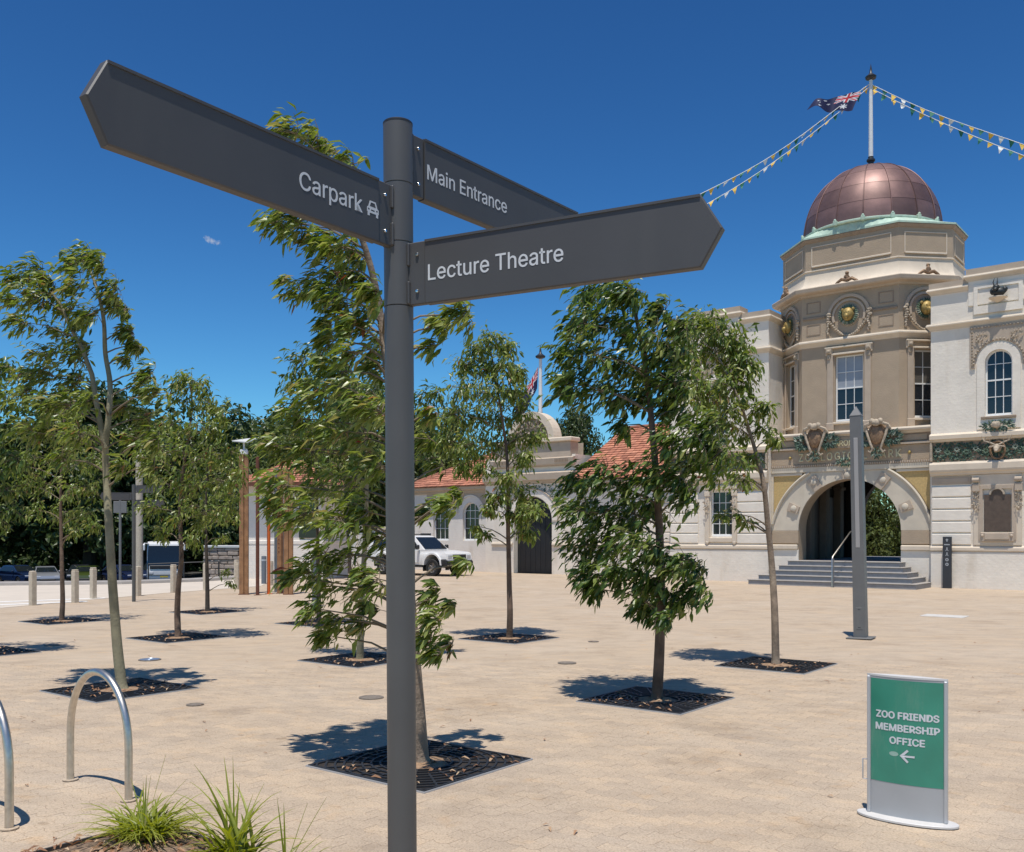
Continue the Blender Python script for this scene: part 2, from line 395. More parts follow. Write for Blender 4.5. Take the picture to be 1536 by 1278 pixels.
    def prism(self, poly, d0, d1, M=None, mi=0, holes=()):
        "polygon in x,z pushed along y from d0 to d1, with holes"
        loops = [list(poly)] + [list(h) for h in holes]
        flat = [p for l in loops for p in l]
        tris = tessellate_polygon([[Vector((p[0], p[1], 0)) for p in l] for l in loops])
        n = len(flat)
        vs = [(p[0], d0, p[1]) for p in flat] + [(p[0], d1, p[1]) for p in flat]
        fs = [tuple(t) for t in tris] + [tuple(i + n for i in reversed(t)) for t in tris]
        o = 0
        for l in loops:
            for i in range(len(l)):
                a, b = o + i, o + (i + 1) % len(l)
                fs.append((a, b, b + n, a + n))
            o += len(l)
        if M: vs = [tuple(M @ Vector(p)) for p in vs]
        self.add(vs, fs, mi)
    def blob(self, c, r, n=8, m=5, mi=0, jitter=0.0, M=None):
        vs, fs = [], []
        rx, ry, rz = r if isinstance(r, (tuple, list)) else (r, r, r)
        for i in range(m + 1):
            ph = math.pi * i / m
            for k in range(n):
                th = 2 * math.pi * k / n
                q = 1 + (rnd.uniform(-jitter, jitter) if jitter else 0)
                vs.append((c[0] + rx * q * math.sin(ph) * math.cos(th), c[1] + ry * q * math.sin(ph) * math.sin(th), c[2] + rz * q * math.cos(ph)))
        for i in range(m):
            for k in range(n):
                k2 = (k + 1) % n
                fs.append((i * n + k, (i + 1) * n + k, (i + 1) * n + k2, i * n + k2))
        if M: vs = [tuple(M @ Vector(p)) for p in vs]
        self.add(vs, fs, mi)
    def leaf(self, p, d, up, L, W, droop=.15, tint=.5, mi=0):
        d = d.normalized(); s = d.cross(up)
        if s.length < 1e-3: s = d.cross(Vector((1, .3, 0)))
        s.normalize(); u = s.cross(d)
        a = p; b = p + d * L * .4 + u * L * .06; c = p + d * L * .74 - u * L * droop * .5; e = p + d * L - u * L * droop
        f = u * W * .16
        vs = [a, b - s * W * .5 + f, b + s * W * .5 + f, c - s * W * .36 + f, c + s * W * .36 + f, e, b, c]
        self.add([tuple(x) for x in vs], [(0, 6, 1), (0, 2, 6), (1, 6, 7, 3), (6, 2, 4, 7), (3, 7, 5), (7, 4, 5)], mi, tint)
    def build(self, name, mats, parent=None, smooth=False, loc=None, rotz=None, angle=40):
        me = self.mesh(name, mats, smooth, angle)
        return link(name, me, parent, loc, rotz)
    def mesh(self, name, mats, smooth=False, angle=40):
        me = bpy.data.meshes.new(name)
        me.from_pydata(self.v, [], self.f)
        if not isinstance(mats, (list, tuple)): mats = [mats]
        for x in mats: me.materials.append(MATS[x])
        if len(mats) > 1: me.polygons.foreach_set('material_index', self.m)
        if any(self.t):
            at = me.attributes.new('tint', 'FLOAT', 'FACE'); at.data.foreach_set('value', self.t)
        if smooth:
            me.polygons.foreach_set('use_smooth', [True] * len(me.polygons))
            try: me.set_sharp_from_angle(angle=R(angle))
            except Exception: pass
        me.update()
        return me

def link(name, me, parent=None, loc=None, rotz=None):
    o = bpy.data.objects.new(name, me); COL.objects.link(o)
    if parent: o.parent = parent
    if loc is not None: o.location = loc
    if rotz is not None: o.rotation_euler = (0, 0, rotz)
    return o
def thing(name, label, cat, loc=(0, 0, 0), rotz=0.0, group=None):
    o = bpy.data.objects.new(name, None); COL.objects.link(o); o.empty_display_size = .2
    o.location = loc; o.rotation_euler = (0, 0, rotz)
    return tag(o, label, cat, group)
def tag(o, label, cat, group=None):
    o['label'] = label; o['category'] = cat
    if group: o['group'] = group
    return o
def structure(o): o['kind'] = 'structure'; return o
def stuff(o): o['kind'] = 'stuff'; return o
def copy_thing(root, loc, rotz, label, group=None):
    r = root.copy(); COL.objects.link(r); r.location = loc; r.rotation_euler = (root.rotation_euler[0], root.rotation_euler[1], rotz); r['label'] = label
    if group: r['group'] = group
    for ch in list(root.children):
        c = ch.copy(); COL.objects.link(c); c.parent = r
        for g in list(ch.children):
            d = g.copy(); COL.objects.link(d); d.parent = c
    return r

FONT, CAPH = None, 0.729
try:
    import os
    FONT = bpy.data.fonts.load(os.path.join(bpy.utils.system_resource('DATAFILES'), 'fonts', 'Inter.woff2')); CAPH = 0.727
except Exception:
    FONT = None
def text_mesh(s, width, cap, depth=.0015, bold=0.0, spacing=1.0):
    "flat lettering as a mesh, lower left corner of the capitals at the origin, in x,z facing -y"
    cu = bpy.data.curves.new('lettering', 'FONT'); cu.body = s; cu.size = 1.0; cu.offset = 0.0; cu.extrude = .02; cu.resolution_u = 3; cu.space_character = spacing
    if FONT: cu.font = FONT
    o = bpy.data.objects.new('lettering', cu); COL.objects.link(o)
    bpy.context.view_layer.update()
    me = bpy.data.meshes.new_from_object(o.evaluated_get(bpy.context.evaluated_depsgraph_get()))
    bpy.data.objects.remove(o); bpy.data.curves.remove(cu)
    xs = [v.co.x for v in me.vertices]
    ys = [v.co.y for v in me.vertices]
    x0, x1 = min(xs), max(xs)
    caph = max(ys) if not any(c in 'dhkl' for c in s) else max(ys) * .97
    for v in me.vertices:
        x, y, z = v.co
        v.co = ((x - x0) / (x1 - x0) * width, -z / .02 * depth, y / caph * cap)
    me.materials.clear()
    if bold:
        vs = [tuple(v.co) for v in me.vertices]; fs = [tuple(p.vertices) for p in me.polygons]; b = bold * cap * 1.4
        V, F = [], []
        for k, (dx, dz) in enumerate(((0, 0), (b, 0), (-b, 0), (0, b * .7), (0, -b * .7))):
            o = len(V); V += [(x + dx, y - k * .00006 - k * depth * .02, z + dz) for x, y, z in vs]; F += [tuple(i + o for i in f) for f in fs]
        me = bpy.data.meshes.new('lettering'); me.from_pydata(V, [], F)
    return me
def lettering(s, width, cap, material, parent, loc, rotz=0, bold=0.0, depth=.0003, spacing=1.0, name='lettering'):
    me = text_mesh(s, width, cap, depth, bold, spacing); me.materials.append(MATS[material])
    return link(name, me, parent, loc, rotz)

def arc(cx, cz, r, a0, a1, n):
    return [(cx + r * math.cos(R(a0 + (a1 - a0) * i / n)), cz + r * math.sin(R(a0 + (a1 - a0) * i / n))) for i in range(n + 1)]

# ================================================================== GROUND
def sheet(name, pts, z, material):
    mb = MB(); mb.add([(x, y, z) for x, y in pts], [tuple(range(len(pts)))])
    return structure(mb.build(name, material))
A38 = R(-38)
UX, UY = Vector((math.cos(A38), math.sin(A38))), Vector((-math.sin(A38), math.cos(A38)))   # along / into the facades
# plaza edge on the car park side
EDGE = [(-40, 28.2), (-17.5, 32.4), (-13.5, 33.3), (-11.5, 35.0), (-10.2, 38.3), (-9.5, 44), (-9.5, 70)]
sheet('plaza_paving', [(-40, -6), (40, -6), (60, 70)] + EDGE[::-1], 0.0, 'paving')
# lower ground of the car park, out to the horizon, with the bank down from the plaza
sheet('ground', [(-900, -300), (900, -300), (900, 1500), (-900, 1500)], -2.6, 'asphalt')
mb = MB()
vs = [(x, y, 0) for x, y in EDGE] + [(x - 2.2, y + 5.5, -2.5) for x, y in EDGE]
k = len(EDGE)
mb.add(vs, [(i, i + 1, k + i + 1, k + i) for i in range(k - 1)])
structure(mb.build('bank', 'road grey'))
sheet('car_park', [(-75, 34), (-6, 44), (-4, 90), (-75, 100)], -1.92, 'asphalt')
# pale driveway between the bollards and the kerb
ROAD = [(-26, 10.0), (-12.0, 21.9), (-10.2, 27.8), (-8.4, 31.6), (-9.3, 37.5)]
sheet('road', ROAD + [(-10.5, 38.0), (-11.8, 34.7), (-13.8, 32.9), (-18, 31.9), (-39, 27.8)], .005, 'road pale')
mb = MB()
kerb = [(-39, 28.1), (-17.6, 32.15), (-13.65, 33.05), (-11.65, 34.8), (-10.35, 38.1)]
mb.sweep(kerb, [(.35, 0.0), (.33, .10), (-.25, .12), (-.25, -.2)], closed=False)
structure(mb.build('kerb', 'road grey'))
for i, (a, b) in enumerate((((-14.4, 23.0), (-11.0, 25.6)), ((-13.6, 22.1), (-10.9, 24.3)))):
    mb = MB(); a, b = Vector(a), Vector(b); s = Vector((-(b - a).y, (b - a).x)).normalized() * .12
    mb.add([(*(a - s), .010), (*(b - s), .010), (*(b + s), .010), (*(a + s), .010)], [(0, 1, 2, 3)])
    structure(mb.build('road_marking', 'road paint'))

# ------------------------------------------------------------------ trees in the plaza: positions (needed for the paving too)
GR = .585   # half side of a grate
TREES = dict(T1=(-.68, 7.06), T2=(1.49, 9.77), T3=(3.46, 12.38), T4=(-4.31, 10.41), T5=(-5.53, 15.68), T6=(-6.74, 20.99),
             T7=(-8.88, 18.71), T8=(-2.07, 12.91), T9=(-.05, 15.57), T10=(-7.66, 13.64), T11=(-3.73, 18.29))

# ------------------------------------------------------------------ interlocking pavers, built where they can be told apart
PL, PW, GAP = .225, .1125, .0030
def zig(x):
    q = (x / (PL / 2)) % 1.0
    t = abs(q - .5) * 4 - 1      # triangle -1..1
    return max(-1, min(1, t * 2.2)) * .014
def paver_poly(xa, xb, yc):
    n = 6; xs = [xa + GAP / 2 + (xb - xa - GAP) * i / n for i in range(n + 1)]
    return [(x, yc - PW / 2 + GAP / 2 + zig(x)) for x in xs] + [(x, yc + PW / 2 - GAP / 2 + zig(x)) for x in reversed(xs)]
BED_C = Vector((-2.1, 5.55))
def in_bed(p, m=0.0):
    q = p - BED_C
    return q.dot(UX) > -m and q.dot(UY) < m
TP = [Vector(v) for v in TREES.values()]
SIGN_C = Vector((2.36, 5.63))
cells = []
for r in range(-140, 160):
    for c in range(-90, 90):
        xa = c * PL + (PL / 2 if r % 2 else 0); yc = r * PW
        ctr = UX * (xa + PL / 2) + UY * yc
        if not (4.6 < ctr.y < 12.5) or abs(ctr.x) > .56 * ctr.y + .25: continue
        if in_bed(ctr, .28): continue
        if any(max(abs((ctr - t).dot(UX)), abs((ctr - t).dot(UY))) < GR + .17 for t in TP): continue
        cells.append((ctr.y, xa, yc, ctr))
cells.sort(key=lambda q: q[0])
paver_h = .0019
def paver_mb(mb, xa, yc, ctr, tint, dz):
    out = []
    for lx, ly in paver_poly(xa, xa + PL, yc):
        p = UX * lx + UY * ly; out.append((p.x, p.y))
    n = len(out); cx_, cy_ = ctr.x, ctr.y
    ins = [(cx_ + (x - cx_) * .965, cy_ + (y - cy_) * .965) for x, y in out]
    z1 = paver_h + dz
    mb.add([(x, y, -.004) for x, y in out] + [(x, y, z1 - .0007) for x, y in out] + [(x, y, z1) for x, y in ins],
           [(i, (i + 1) % n, n + (i + 1) % n, n + i) for i in range(n)] + [(n + i, n + (i + 1) % n, 2 * n + (i + 1) % n, 2 * n + i) for i in range(n)] + [tuple(range(2 * n, 3 * n))], 0, tint)
pav = bpy.data.objects['plaza_paving']
pr = random.Random(3)
mesh_even = {}
for i, (yy, xa, yc, ctr) in enumerate(cells[:300]):
    var = i % 5
    row = round(yc / PW) % 2
    if (var, row) not in mesh_even:
        mb = MB(); c0 = UX * ((PL / 2 if row else 0) + PL / 2)
        paver_mb(mb, (PL / 2 if row else 0), 0.0, c0, .1 + .2 * var, (-.0004, .0004, 0, .0006, -.0002)[var])
        me = mb.mesh('paver', 'paving')
        for v in me.vertices: v.co.x -= c0.x; v.co.y -= c0.y
        mesh_even[(var, row)] = me
    o = link('paver', mesh_even[(var, row)], pav, (ctr.x, ctr.y, 0))
mb = MB()
for yy, xa, yc, ctr in cells[300:]:
    paver_mb(mb, xa, yc, ctr, pr.uniform(.05, 1), pr.uniform(-.0005, .0006))
stuff(mb.build('paver_field', 'paving', pav))

# border courses of plain pavers round each grate, then the grate itself
def grate_border(c, name):
    mb = MB()
    S = GR + .012; W = .125
    for side in range(4):
        M = Matrix.Translation((c.x, c.y, 0)) @ Matrix.Rotation(A38 + side * math.pi / 2, 4, 'Z')
        nn = 6; L = 2 * S + W
        for i in range(nn):
            x0 = -S - W + L * i / nn + .002; x1 = -S - W + L * (i + 1) / nn - .002
            m2 = MB(); m2.bevbox(x0, x1, S + .008, S + W, -.01, paver_h + pr.uniform(-.0004, .0006), .0015, 0, M)
            mb.add(m2.v, m2.f, 0, pr.uniform(.05, .35))
    return mb
mb = MB()
for nm, p in TREES.items():
    b = grate_border(Vector(p), nm); o = len(mb.v); mb.v += b.v; mb.f += [tuple(i + o for i in f) for f in b.f]; mb.m += b.m; mb.t += b.t
stuff(mb.build('border_pavers', 'paving', pav))

GRATE_MESH = {}
def grate(nm, label):
    p = Vector(TREES[nm])
    g = thing('tree_grate', label, 'tree grate', (p.x, p.y, 0), A38, 'square iron tree grates in the plaza')
    if not GRATE_MESH:
        mb = MB(); mb.add([(-GR, -GR, .004), (GR, -GR, .004), (GR, GR, .004), (-GR, GR, .004)], [(0, 1, 2, 3)]); GRATE_MESH['soil'] = mb.mesh('soil', 'soil')
        mb = MB()
        ring = [(.2 + .02 * math.sin(i * 2.1), 2 * math.pi * i / 14) for i in range(14)]
        mb.add([(0, 0, .03)] + [(r * math.cos(a), r * math.sin(a), .006) for r, a in ring], [(0, i + 1, (i + 1) % 14 + 1) for i in range(14)])
        GRATE_MESH['root_soil'] = mb.mesh('root_soil', 'root soil')
        mb = MB(); t = .022
        mb.sweep([(-GR, -GR), (GR, -GR), (GR, GR), (-GR, GR)], [(0, -.01), (0, .016), (-t, .016), (-t, .004)], closed=True)
        GRATE_MESH['frame'] = mb.mesh('frame', 'grate iron')
        mb = MB(); mb.sweep([(-GR, -GR), (GR, -GR), (GR, GR), (-GR, GR)], [(.012, -.01), (.012, .011), (.001, .011), (.001, -.01)], closed=True)
        GRATE_MESH['edge_angle'] = mb.mesh('edge_angle', 'aluminium')
        rings = []
        for q in range(9):
            r = .235 + q * .066; hb = .008; segs = 96
            ok = [max(abs(r * math.cos(2 * math.pi * (i + e) / segs)), abs(r * math.sin(2 * math.pi * (i + e) / segs))) < GR - .01 for i in range(segs) for e in (0,)]
            runs = [[0, segs]] if all(ok) else []
            if not runs:
                s0 = ok.index(False); i = 0
                while i < segs:
                    if ok[(s0 + i) % segs]:
                        j = i
                        while j < segs and ok[(s0 + j) % segs]: j += 1
                        if j - i > 2: runs.append([s0 + i, j - i - 1])
                        i = j
                    else: i += 1
            for st, ln in runs:
                mb = MB()
                for i in range(st, st + ln):
                    w0, w1 = 2 * math.pi * i / segs, 2 * math.pi * (i + 1) / segs
                    quad = [(f * math.cos(w), f * math.sin(w)) for f, w in ((r - hb, w0), (r - hb, w1), (r + hb, w1), (r + hb, w0))]
                    mb.add([(x, y, .015) for x, y in quad] + [(x, y, .005) for x, y in quad], [(3, 2, 1, 0), (0, 1, 5, 4), (6, 7, 3, 2)])
                rings.append(mb.mesh('ring_bar', 'grate iron'))
        GRATE_MESH['rings'] = rings
        bars = []
        for q in range(24):
            a = 2 * math.pi * (q + .5) / 24; d = (math.cos(a), math.sin(a)); e = (GR - .01) / max(abs(d[0]), abs(d[1]))
            mb = MB(); M = Matrix.Rotation(a, 4, 'Z'); r0 = .23 if q % 2 == 0 else .37
            mb.box(r0, e, -.008, .008, .005, .0145, 0, M); bars.append(mb.mesh('radial_bar', 'grate iron'))
        GRATE_MESH['bars'] = bars
    for k in ('soil', 'root_soil', 'frame', 'edge_angle'): link(k, GRATE_MESH[k], g)
    for me in GRATE_MESH['rings']: link('ring_bar', me, g)
    for me in GRATE_MESH['bars']: link('radial_bar', me, g)
    # fallen leaves caught in the bars
    lr = random.Random(int(p.y * 100))
    mb = MB()
    for _ in range(46):
        x, y = lr.uniform(-GR, GR) * .95, lr.uniform(-GR, GR) * .95
        if x * x + y * y > .5: continue
        a = lr.uniform(0, 6.28)
        mb.leaf(Vector((x, y, .012 + lr.uniform(0, .012))), Vector((math.cos(a), math.sin(a), .1)), Vector((lr.uniform(-.4, .4), lr.uniform(-.4, .4), 1)), lr.uniform(.04, .085), .026, .25, lr.uniform(.02, 1))
    stuff(mb.build('fallen_leaves', 'dry leaf', g))
    return g
grate('T1', 'large black tree grate nearest the signpost, under the leaning gum tree')
grate('T2', 'black tree grate under the bushy tree in front of the white wall')
grate('T3', 'black tree grate under the thin bare tree nearest the light column')
grate('T4', 'black tree grate seen through the steel bike hoop, under the tall forked tree')
grate('T5', 'shaded black tree grate under the curved trunk left of the plaza')
grate('T6', 'far black tree grate under the slim tree closest to the timber posts')
grate('T7', 'far black tree grate under the leftmost complete tree near the bollards')
grate('T8', 'black tree grate half hidden by the signpost, behind the nearest grate')
grate('T9', 'black tree grate under the upright tree in front of the dark arched door')
grate('T10', 'black tree grate cut off at the left edge of the view')
grate('T11', 'black tree grate in shade behind the leaves left of the signpost')

# ------------------------------------------------------------------ drain covers and paint patch
def disc(name, label, cat, x, y, r, m, group=None):
    o = thing(name, label, cat, (x, y, 0), 0, group)
    mb = MB(); mb.lathe([(r, -.01), (r, .0135), (r * .82, .0145), (r * .80, .0115), (r * .55, .0115), (r * .53, .014), (0, .014)], 20)
    mb.build('lid', m, o, True)
    mb = MB(); mb.lathe([(r * 1.14, -.01), (r * 1.14, .0115), (r * 1.01, .0115), (r * 1.01, -.01)], 20); mb.build('rim', 'drain iron', o)
    return o
disc('drain_cover', 'round brown drain cover in the paving left of the signpost', 'drain cover', -1.47, 9.89, .115, 'drain iron')
disc('drain_cover', 'small brown drain cover right of the nearest bike hoop', 'drain cover', -3.17, 9.47, .075, 'drain iron')
disc('drain_cover', 'shiny bluish drain cover behind the forked tree', 'drain cover', -4.94, 12.91, .13, 'drain steel')
disc('drain_cover', 'small brown drain cover left of the bushy tree\'s shadow', 'drain cover', .73, 12.57, .11, 'drain iron')
disc('drain_cover', 'tiny far drain cover on the paving in front of the white wall', 'drain cover', 1.3, 15.1, .075, 'drain iron')
disc('drain_cover', 'small drain cover near the left edge of the plaza', 'drain cover', -7.1, 14.6, .10, 'drain iron')
mb = MB()
c0 = Vector((9.09, 19.9)); mb.bevbox(-.42, .42, -.28, .28, -.01, .012, .004, 0, Matrix.Translation((c0.x, c0.y, 0)) @ Matrix.Rotation(A38, 4, 'Z'))
tag(mb.build('paving_slab', 'kerb stone'), 'pale rectangular slab set in the paving in front of the steps', 'slab')

# ================================================================== GARDEN BED, bottom left
mb = MB()
q = [BED_C, BED_C + UX * 3.2, BED_C + UX * 3.2 - UY * 3, BED_C - UY * 3]
n = 26
for i in range(n + 1):
    for j in range(n + 1):
        p = BED_C + UX * (1.9 * i / n) - UY * (2.2 * j / n)
        edge = min(i, j, 4) / 4
        mb.v.append((p.x, p.y, .006 + .05 * edge + rnd.uniform(-.012, .012) * edge))
for i in range(n):
    for j in range(n):
        a = i * (n + 1) + j; mb.f.append((a, a + 1, a + n + 2, a + n + 1)); mb.m.append(0); mb.t.append(0)
bed = structure(mb.build('garden_bed', 'mulch'))
mb = MB(); P = [BED_C - UY * 2.2, BED_C, BED_C + UX * 2.0]
mb.sweep([tuple(p) for p in P], [(-.012, -.02), (-.012, .028), (0.002, .028), (0.002, -.02)], caps=True)
structure(mb.build('bed_edging', 'edge steel'))
mb = MB()
for base, dirn, nn in ((BED_C - UY * 2.0, UY, 11), (BED_C, UX, 9)):
    out = Vector((-dirn.y, dirn.x))
    for i in range(nn):
        a = base + dirn * (i * .2)
        M = Matrix.Translation((a.x, a.y, 0)) @ Matrix.Rotation(math.atan2(dirn.y, dirn.x), 4, 'Z')
        m2 = MB(); m2.bevbox(.003, .197, .012, .125, -.01, paver_h + rnd.uniform(-.0004, .0006), .0015, 0, M); mb.add(m2.v, m2.f, 0, rnd.uniform(.1, .5))
        m2 = MB(); m2.bevbox(.003, .197, .129, .242, -.01, paver_h + rnd.uniform(-.0004, .0006), .0015, 0, M); mb.add(m2.v, m2.f, 0, rnd.uniform(.1, .5))
stuff(mb.build('edge_pavers', 'paving', pav))
mb = MB()
for _ in range(700):
    p = BED_C + UX * rnd.uniform(.03, 1.5) - UY * rnd.uniform(.03, 1.4); a = rnd.uniform(0, 6.28)
    mb.leaf(Vector((p.x, p.y, .05 + rnd.uniform(0, .02))), Vector((math.cos(a), math.sin(a), rnd.uniform(-.2, .4))), Vector((rnd.uniform(-.5, .5), rnd.uniform(-.5, .5), 1)), rnd.uniform(.04, .1), rnd.uniform(.012, .03), .3, rnd.uniform(.02, 1))
stuff(mb.build('leaf_litter', 'dry leaf', bed))

def blade_mb(L, lean, W, tint, curl):
    mb = MB(); n = 7; vs, fs = [], []
    x = z = 0.0; ang = lean
    for i in range(n + 1):
        w = W * .5 * (1 - (i / n) ** 2.2) + .0004
        vs += [(x, -w, z), (x + .0015, 0, z - w * .5), (x, w, z)]
        x += L / n * math.sin(ang); z += L / n * math.cos(ang); ang += curl / n * (1 + i / n)
    for i in range(n):
        a = i * 3; fs += [(a, a + 1, a + 4, a + 3), (a + 1, a + 2, a + 5, a + 4)]
    mb.add(vs, fs, 0, tint); return mb
def grass_clump(label, loc, specs, nlow, seed):
    g = thing('grass_clump', label, 'grass clump', loc, 0, 'strappy grass clumps in the garden bed')
    r = random.Random(seed)
    meshes = []
    for L, lean, W, curl in specs:
        meshes.append(blade_mb(L, lean, W, r.uniform(.2, .9), curl).mesh('grass_blade', 'grass blade'))
    for i in range(nlow):
        me = meshes[i % len(meshes)]
        o = link('grass_blade', me, g, (r.uniform(-.09, .09), r.uniform(-.06, .06), -.01))
        o.rotation_euler = (r.uniform(-.08, .08), r.uniform(-.1, .1), r.uniform(0, 6.283)); s = r.uniform(.6, 1.25); o.scale = (s, s, s)
    return g
def place_blade(g, az, L, lean, W, curl, tint=.6, off=(0, 0)):
    o = blade_mb(L, lean, W, tint, curl).build('grass_blade', 'grass blade', g, loc=(off[0], off[1], 0), rotz=az)
    return o
LOWS = [(.34, .95, .013, .8), (.40, .85, .012, .9), (.32, 1.1, .014, .5), (.42, .7, .011, 1.0), (.32, .95, .011, .7), (.34, .5, .010, 1.0), (.28, .8, .014, 1.0), (.24, 1.2, .011, .4), (.38, .9, .010, .6), (.33, 1.1, .010, .5)]
g1 = grass_clump('low spreading grass clump in front of the bike hoop', (-2.02, 5.2, .045), LOWS, 270, 11)
for az, L, lean, c in ((.35, .46, .22, .05), (.2, .38, .5, .25), (2.9, .36, .55, .2), (2.6, .33, .3, .1), (3.3, .3, .75, .35), (1.2, .33, .1, .1), (1.7, .33, .12, .05), (.1, .34, .75, .2), (2.0, .3, .25, .2)):
    place_blade(g1, az, L, lean, .011, c, rnd.uniform(.3, .95))
MIDS = [(.38, .4, .019, .8), (.33, .65, .017, .9), (.42, .3, .02, .7), (.28, .85, .016, .9), (.36, .55, .018, 1.0)]
g2 = grass_clump('taller grass clump of broad upright blades beside the low clump', (-1.43, 4.88, .035), MIDS, 80, 12)
for az, L, lean, c, w in ((2.75, .54, .28, .45, .017), (2.3, .52, .18, .12, .014), (2.0, .52, .1, .03, .007), (2.95, .38, .75, .25, .015), (.4, .4, .3, .15, .014), (.25, .36, .65, .45, .014), (.9, .33, .3, .1, .012), (.15, .3, .9, .3, .013), (1.4, .38, .1, .1, .012), (2.6, .44, .4, .2, .015)):
    place_blade(g2, az, L, lean, w * 1.35, c, rnd.uniform(.25, .8))
g3 = grass_clump('small sparse grass clump at the corner of the bed next to the signpost', (-1.13, 4.72, .03), [(.2, .7, .009, .8), (.16, .9, .009, .7)], 16, 13)
for az, L, lean, c in ((2.4, .36, .18, .05), (2.0, .33, .1, .05), (.4, .34, .3, .05), (.3, .4, .5, .05), (.2, .25, .7, .2)):
    place_blade(g3, az, L, lean, .011, c, rnd.uniform(.15, .7))

# ================================================================== FINGERPOST
def fingerpost(label, loc, group, leanx):
    t = thing('fingerpost', label, 'signpost', loc, 0, group); t.rotation_euler = (0, leanx, 0)
    mb = MB(); r = .0455
    mb.lathe([(r, 0), (r, 2.417)], 40); mb.lathe([(r, 2.417), (r - .002, 2.4175), (r - .002, 2.4195), (r, 2.42)], 40)
    mb.build('pole', 'post grey', t, True)
    for z0, z1 in ((2.42, 2.617), (2.6195, 2.803), (2.8055, 2.995)):
        mb = MB(); mb.lathe([(r - .002, z0 - .0025), (r - .002, z0), (r + .0008, z0 + .0006), (r + .0008, z1 - .0006), (r - .002, z1)], 40)
        mb.build('sleeve', 'post grey', t, True)
    mb = MB(); mb.lathe([(r - .002, 2.994), (r + .0015, 2.995), (r + .0015, 3.0), (r - .001, 3.0025), (0, 3.0035)], 40); mb.build('cap', 'pole cap', t, True)
    return t
def sign_arm(t, z0, z1, rotz, x0, x1, tip, flip, texts, icon=None):
    "arm along local x; x0..x1 is the board, the point beyond it; flip puts the post on the right"
    th = .0165; zc = (z0 + z1) / 2; bev = .0035
    sgn = -1 if flip else 1
    xb = x0 + .052 if not flip else x0 - .052
    def poly(i):
        if not flip: return [(xb, z0 + i), (x1 - i * .5, z0 + i), (tip - i * 1.2, zc), (x1 - i * .5, z1 - i), (xb, z1 - i)]
        return [(xb, z0 + i), (xb, z1 - i), (x1 + i * .5, z1 - i), (tip + i * 1.2, zc), (x1 + i * .5, z0 + i)]
    mb = MB()
    A, B = poly(0), poly(bev)
    n = len(A)
    vs = [(p[0], -th, p[1]) for p in B] + [(p[0], -th + bev, p[1]) for p in A] + [(p[0], th - bev, p[1]) for p in A] + [(p[0], th, p[1]) for p in B]
    fs = [tuple(range(n)), tuple(reversed(range(3 * n, 4 * n)))]
    for l in range(3): fs += [(l * n + i, l * n + (i + 1) % n, (l + 1) * n + (i + 1) % n, (l + 1) * n + i)[::-1] for i in range(n)]
    if flip: fs = [tuple(reversed(f)) for f in fs]
    mb.add(vs, fs)
    # folded lip along the top edge
    a, b = sorted((xb, x1)); mb.box(a, b, -th - .0035, -th + .001, z1 - .0085, z1 - .001)
    arm = mb.build('sign_arm', 'sign grey', t, rotz=rotz)
    mb = MB(); a, b = sorted((x0 - sgn * .012, xb - sgn * .0018)); mb.bevbox(a, b, -.0125, .0125, z0 + .002, z1 - .002, .0025)
    c0, c1 = sorted((x0 - sgn * .012, x0 - sgn * .004)); mb.bevbox(c0, c1, -.022, .022, z0 + .004, z0 + .075, .003); mb.bevbox(c0, c1, -.022, .022, z1 - .075, z1 - .004, .003)
    mb.build('bracket', 'sign grey', arm)
    for zz in (z0 + .042, z1 - .042):
        mb = MB(); M = Matrix.Translation((x0 + sgn * .022, -.0125, zz)) @ Matrix.Rotation(R(90), 4, 'X')
        mb.lathe([(.0058, 0), (.0058, .004), (.0042, .0062), (0, .0066)], 10, M=M); mb.build('bolt', 'steel bolt', arm, True)
    for s, xx, w, cap, bold in texts:
        lettering(s, w, cap, 'sign white', arm, (xx, -th - .0004, z0 + .070), bold=bold)
    if icon:
        x, z, w, h = icon; mb = MB()
        P = lambda u, v: (x + u * w, z + v * h)
        body = [P(.0, .25), P(.0, .52), P(.12, .62), P(.25, 1), P(.75, 1), P(.88, .62), P(1, .52), P(1, .25), P(.95, .25), P(.95, .0), P(.78, 0), P(.78, .2), P(.22, .2), P(.22, 0), P(.05, 0), P(.05, .25)]
        glass = [P(.23, .62), P(.33, .9), P(.67, .9), P(.77, .62)]
        lampL, lampR = [P(.08, .37), P(.08, .5), P(.22, .46), P(.22, .37)], [P(.78, .37), P(.78, .46), P(.92, .5), P(.92, .37)]
        grill = [P(.34, .34), P(.34, .44), P(.66, .44), P(.66, .34)]
        mb.prism(body, -th - .0006, -th + .0002, holes=(glass, lampL, lampR, grill)); mb.build('car_symbol', 'sign white', arm)
    return arm
POST = (-.342, 2.99, 0)
fp = fingerpost('dark grey round signpost in the foreground with three pointed arms', POST, 'grey directional signposts', -.0062)
sign_arm(fp, 2.597, 2.792, R(54.6), -.055, -1.0, -1.052, True, [('Carpark', -.425, .247, .049, .008)], (-.158, 2.597 + .070, .05, .046))
sign_arm(fp, 2.786, 2.984, R(52.5), .055, 1.0, 1.055, False, [('Main Entrance', .118, .42, .049, .008)])
sign_arm(fp, 2.417, 2.615, R(-26), .055, .97, 1.03, False, [('Lecture Theatre', .118, .452, .047, .008)])
fp2 = fingerpost('distant grey signpost half hidden by leaves near the bollards', (-9.69, 24.26, 0), 'grey directional signposts', 0.0)
sign_arm(fp2, 2.597, 2.792, R(20), -.055, -.75, -.8, True, [])
sign_arm(fp2, 2.786, 2.984, R(-8), .055, .75, .8, False, [])
sign_arm(fp2, 2.417, 2.615, R(12), .055, .7, .75, False, [])

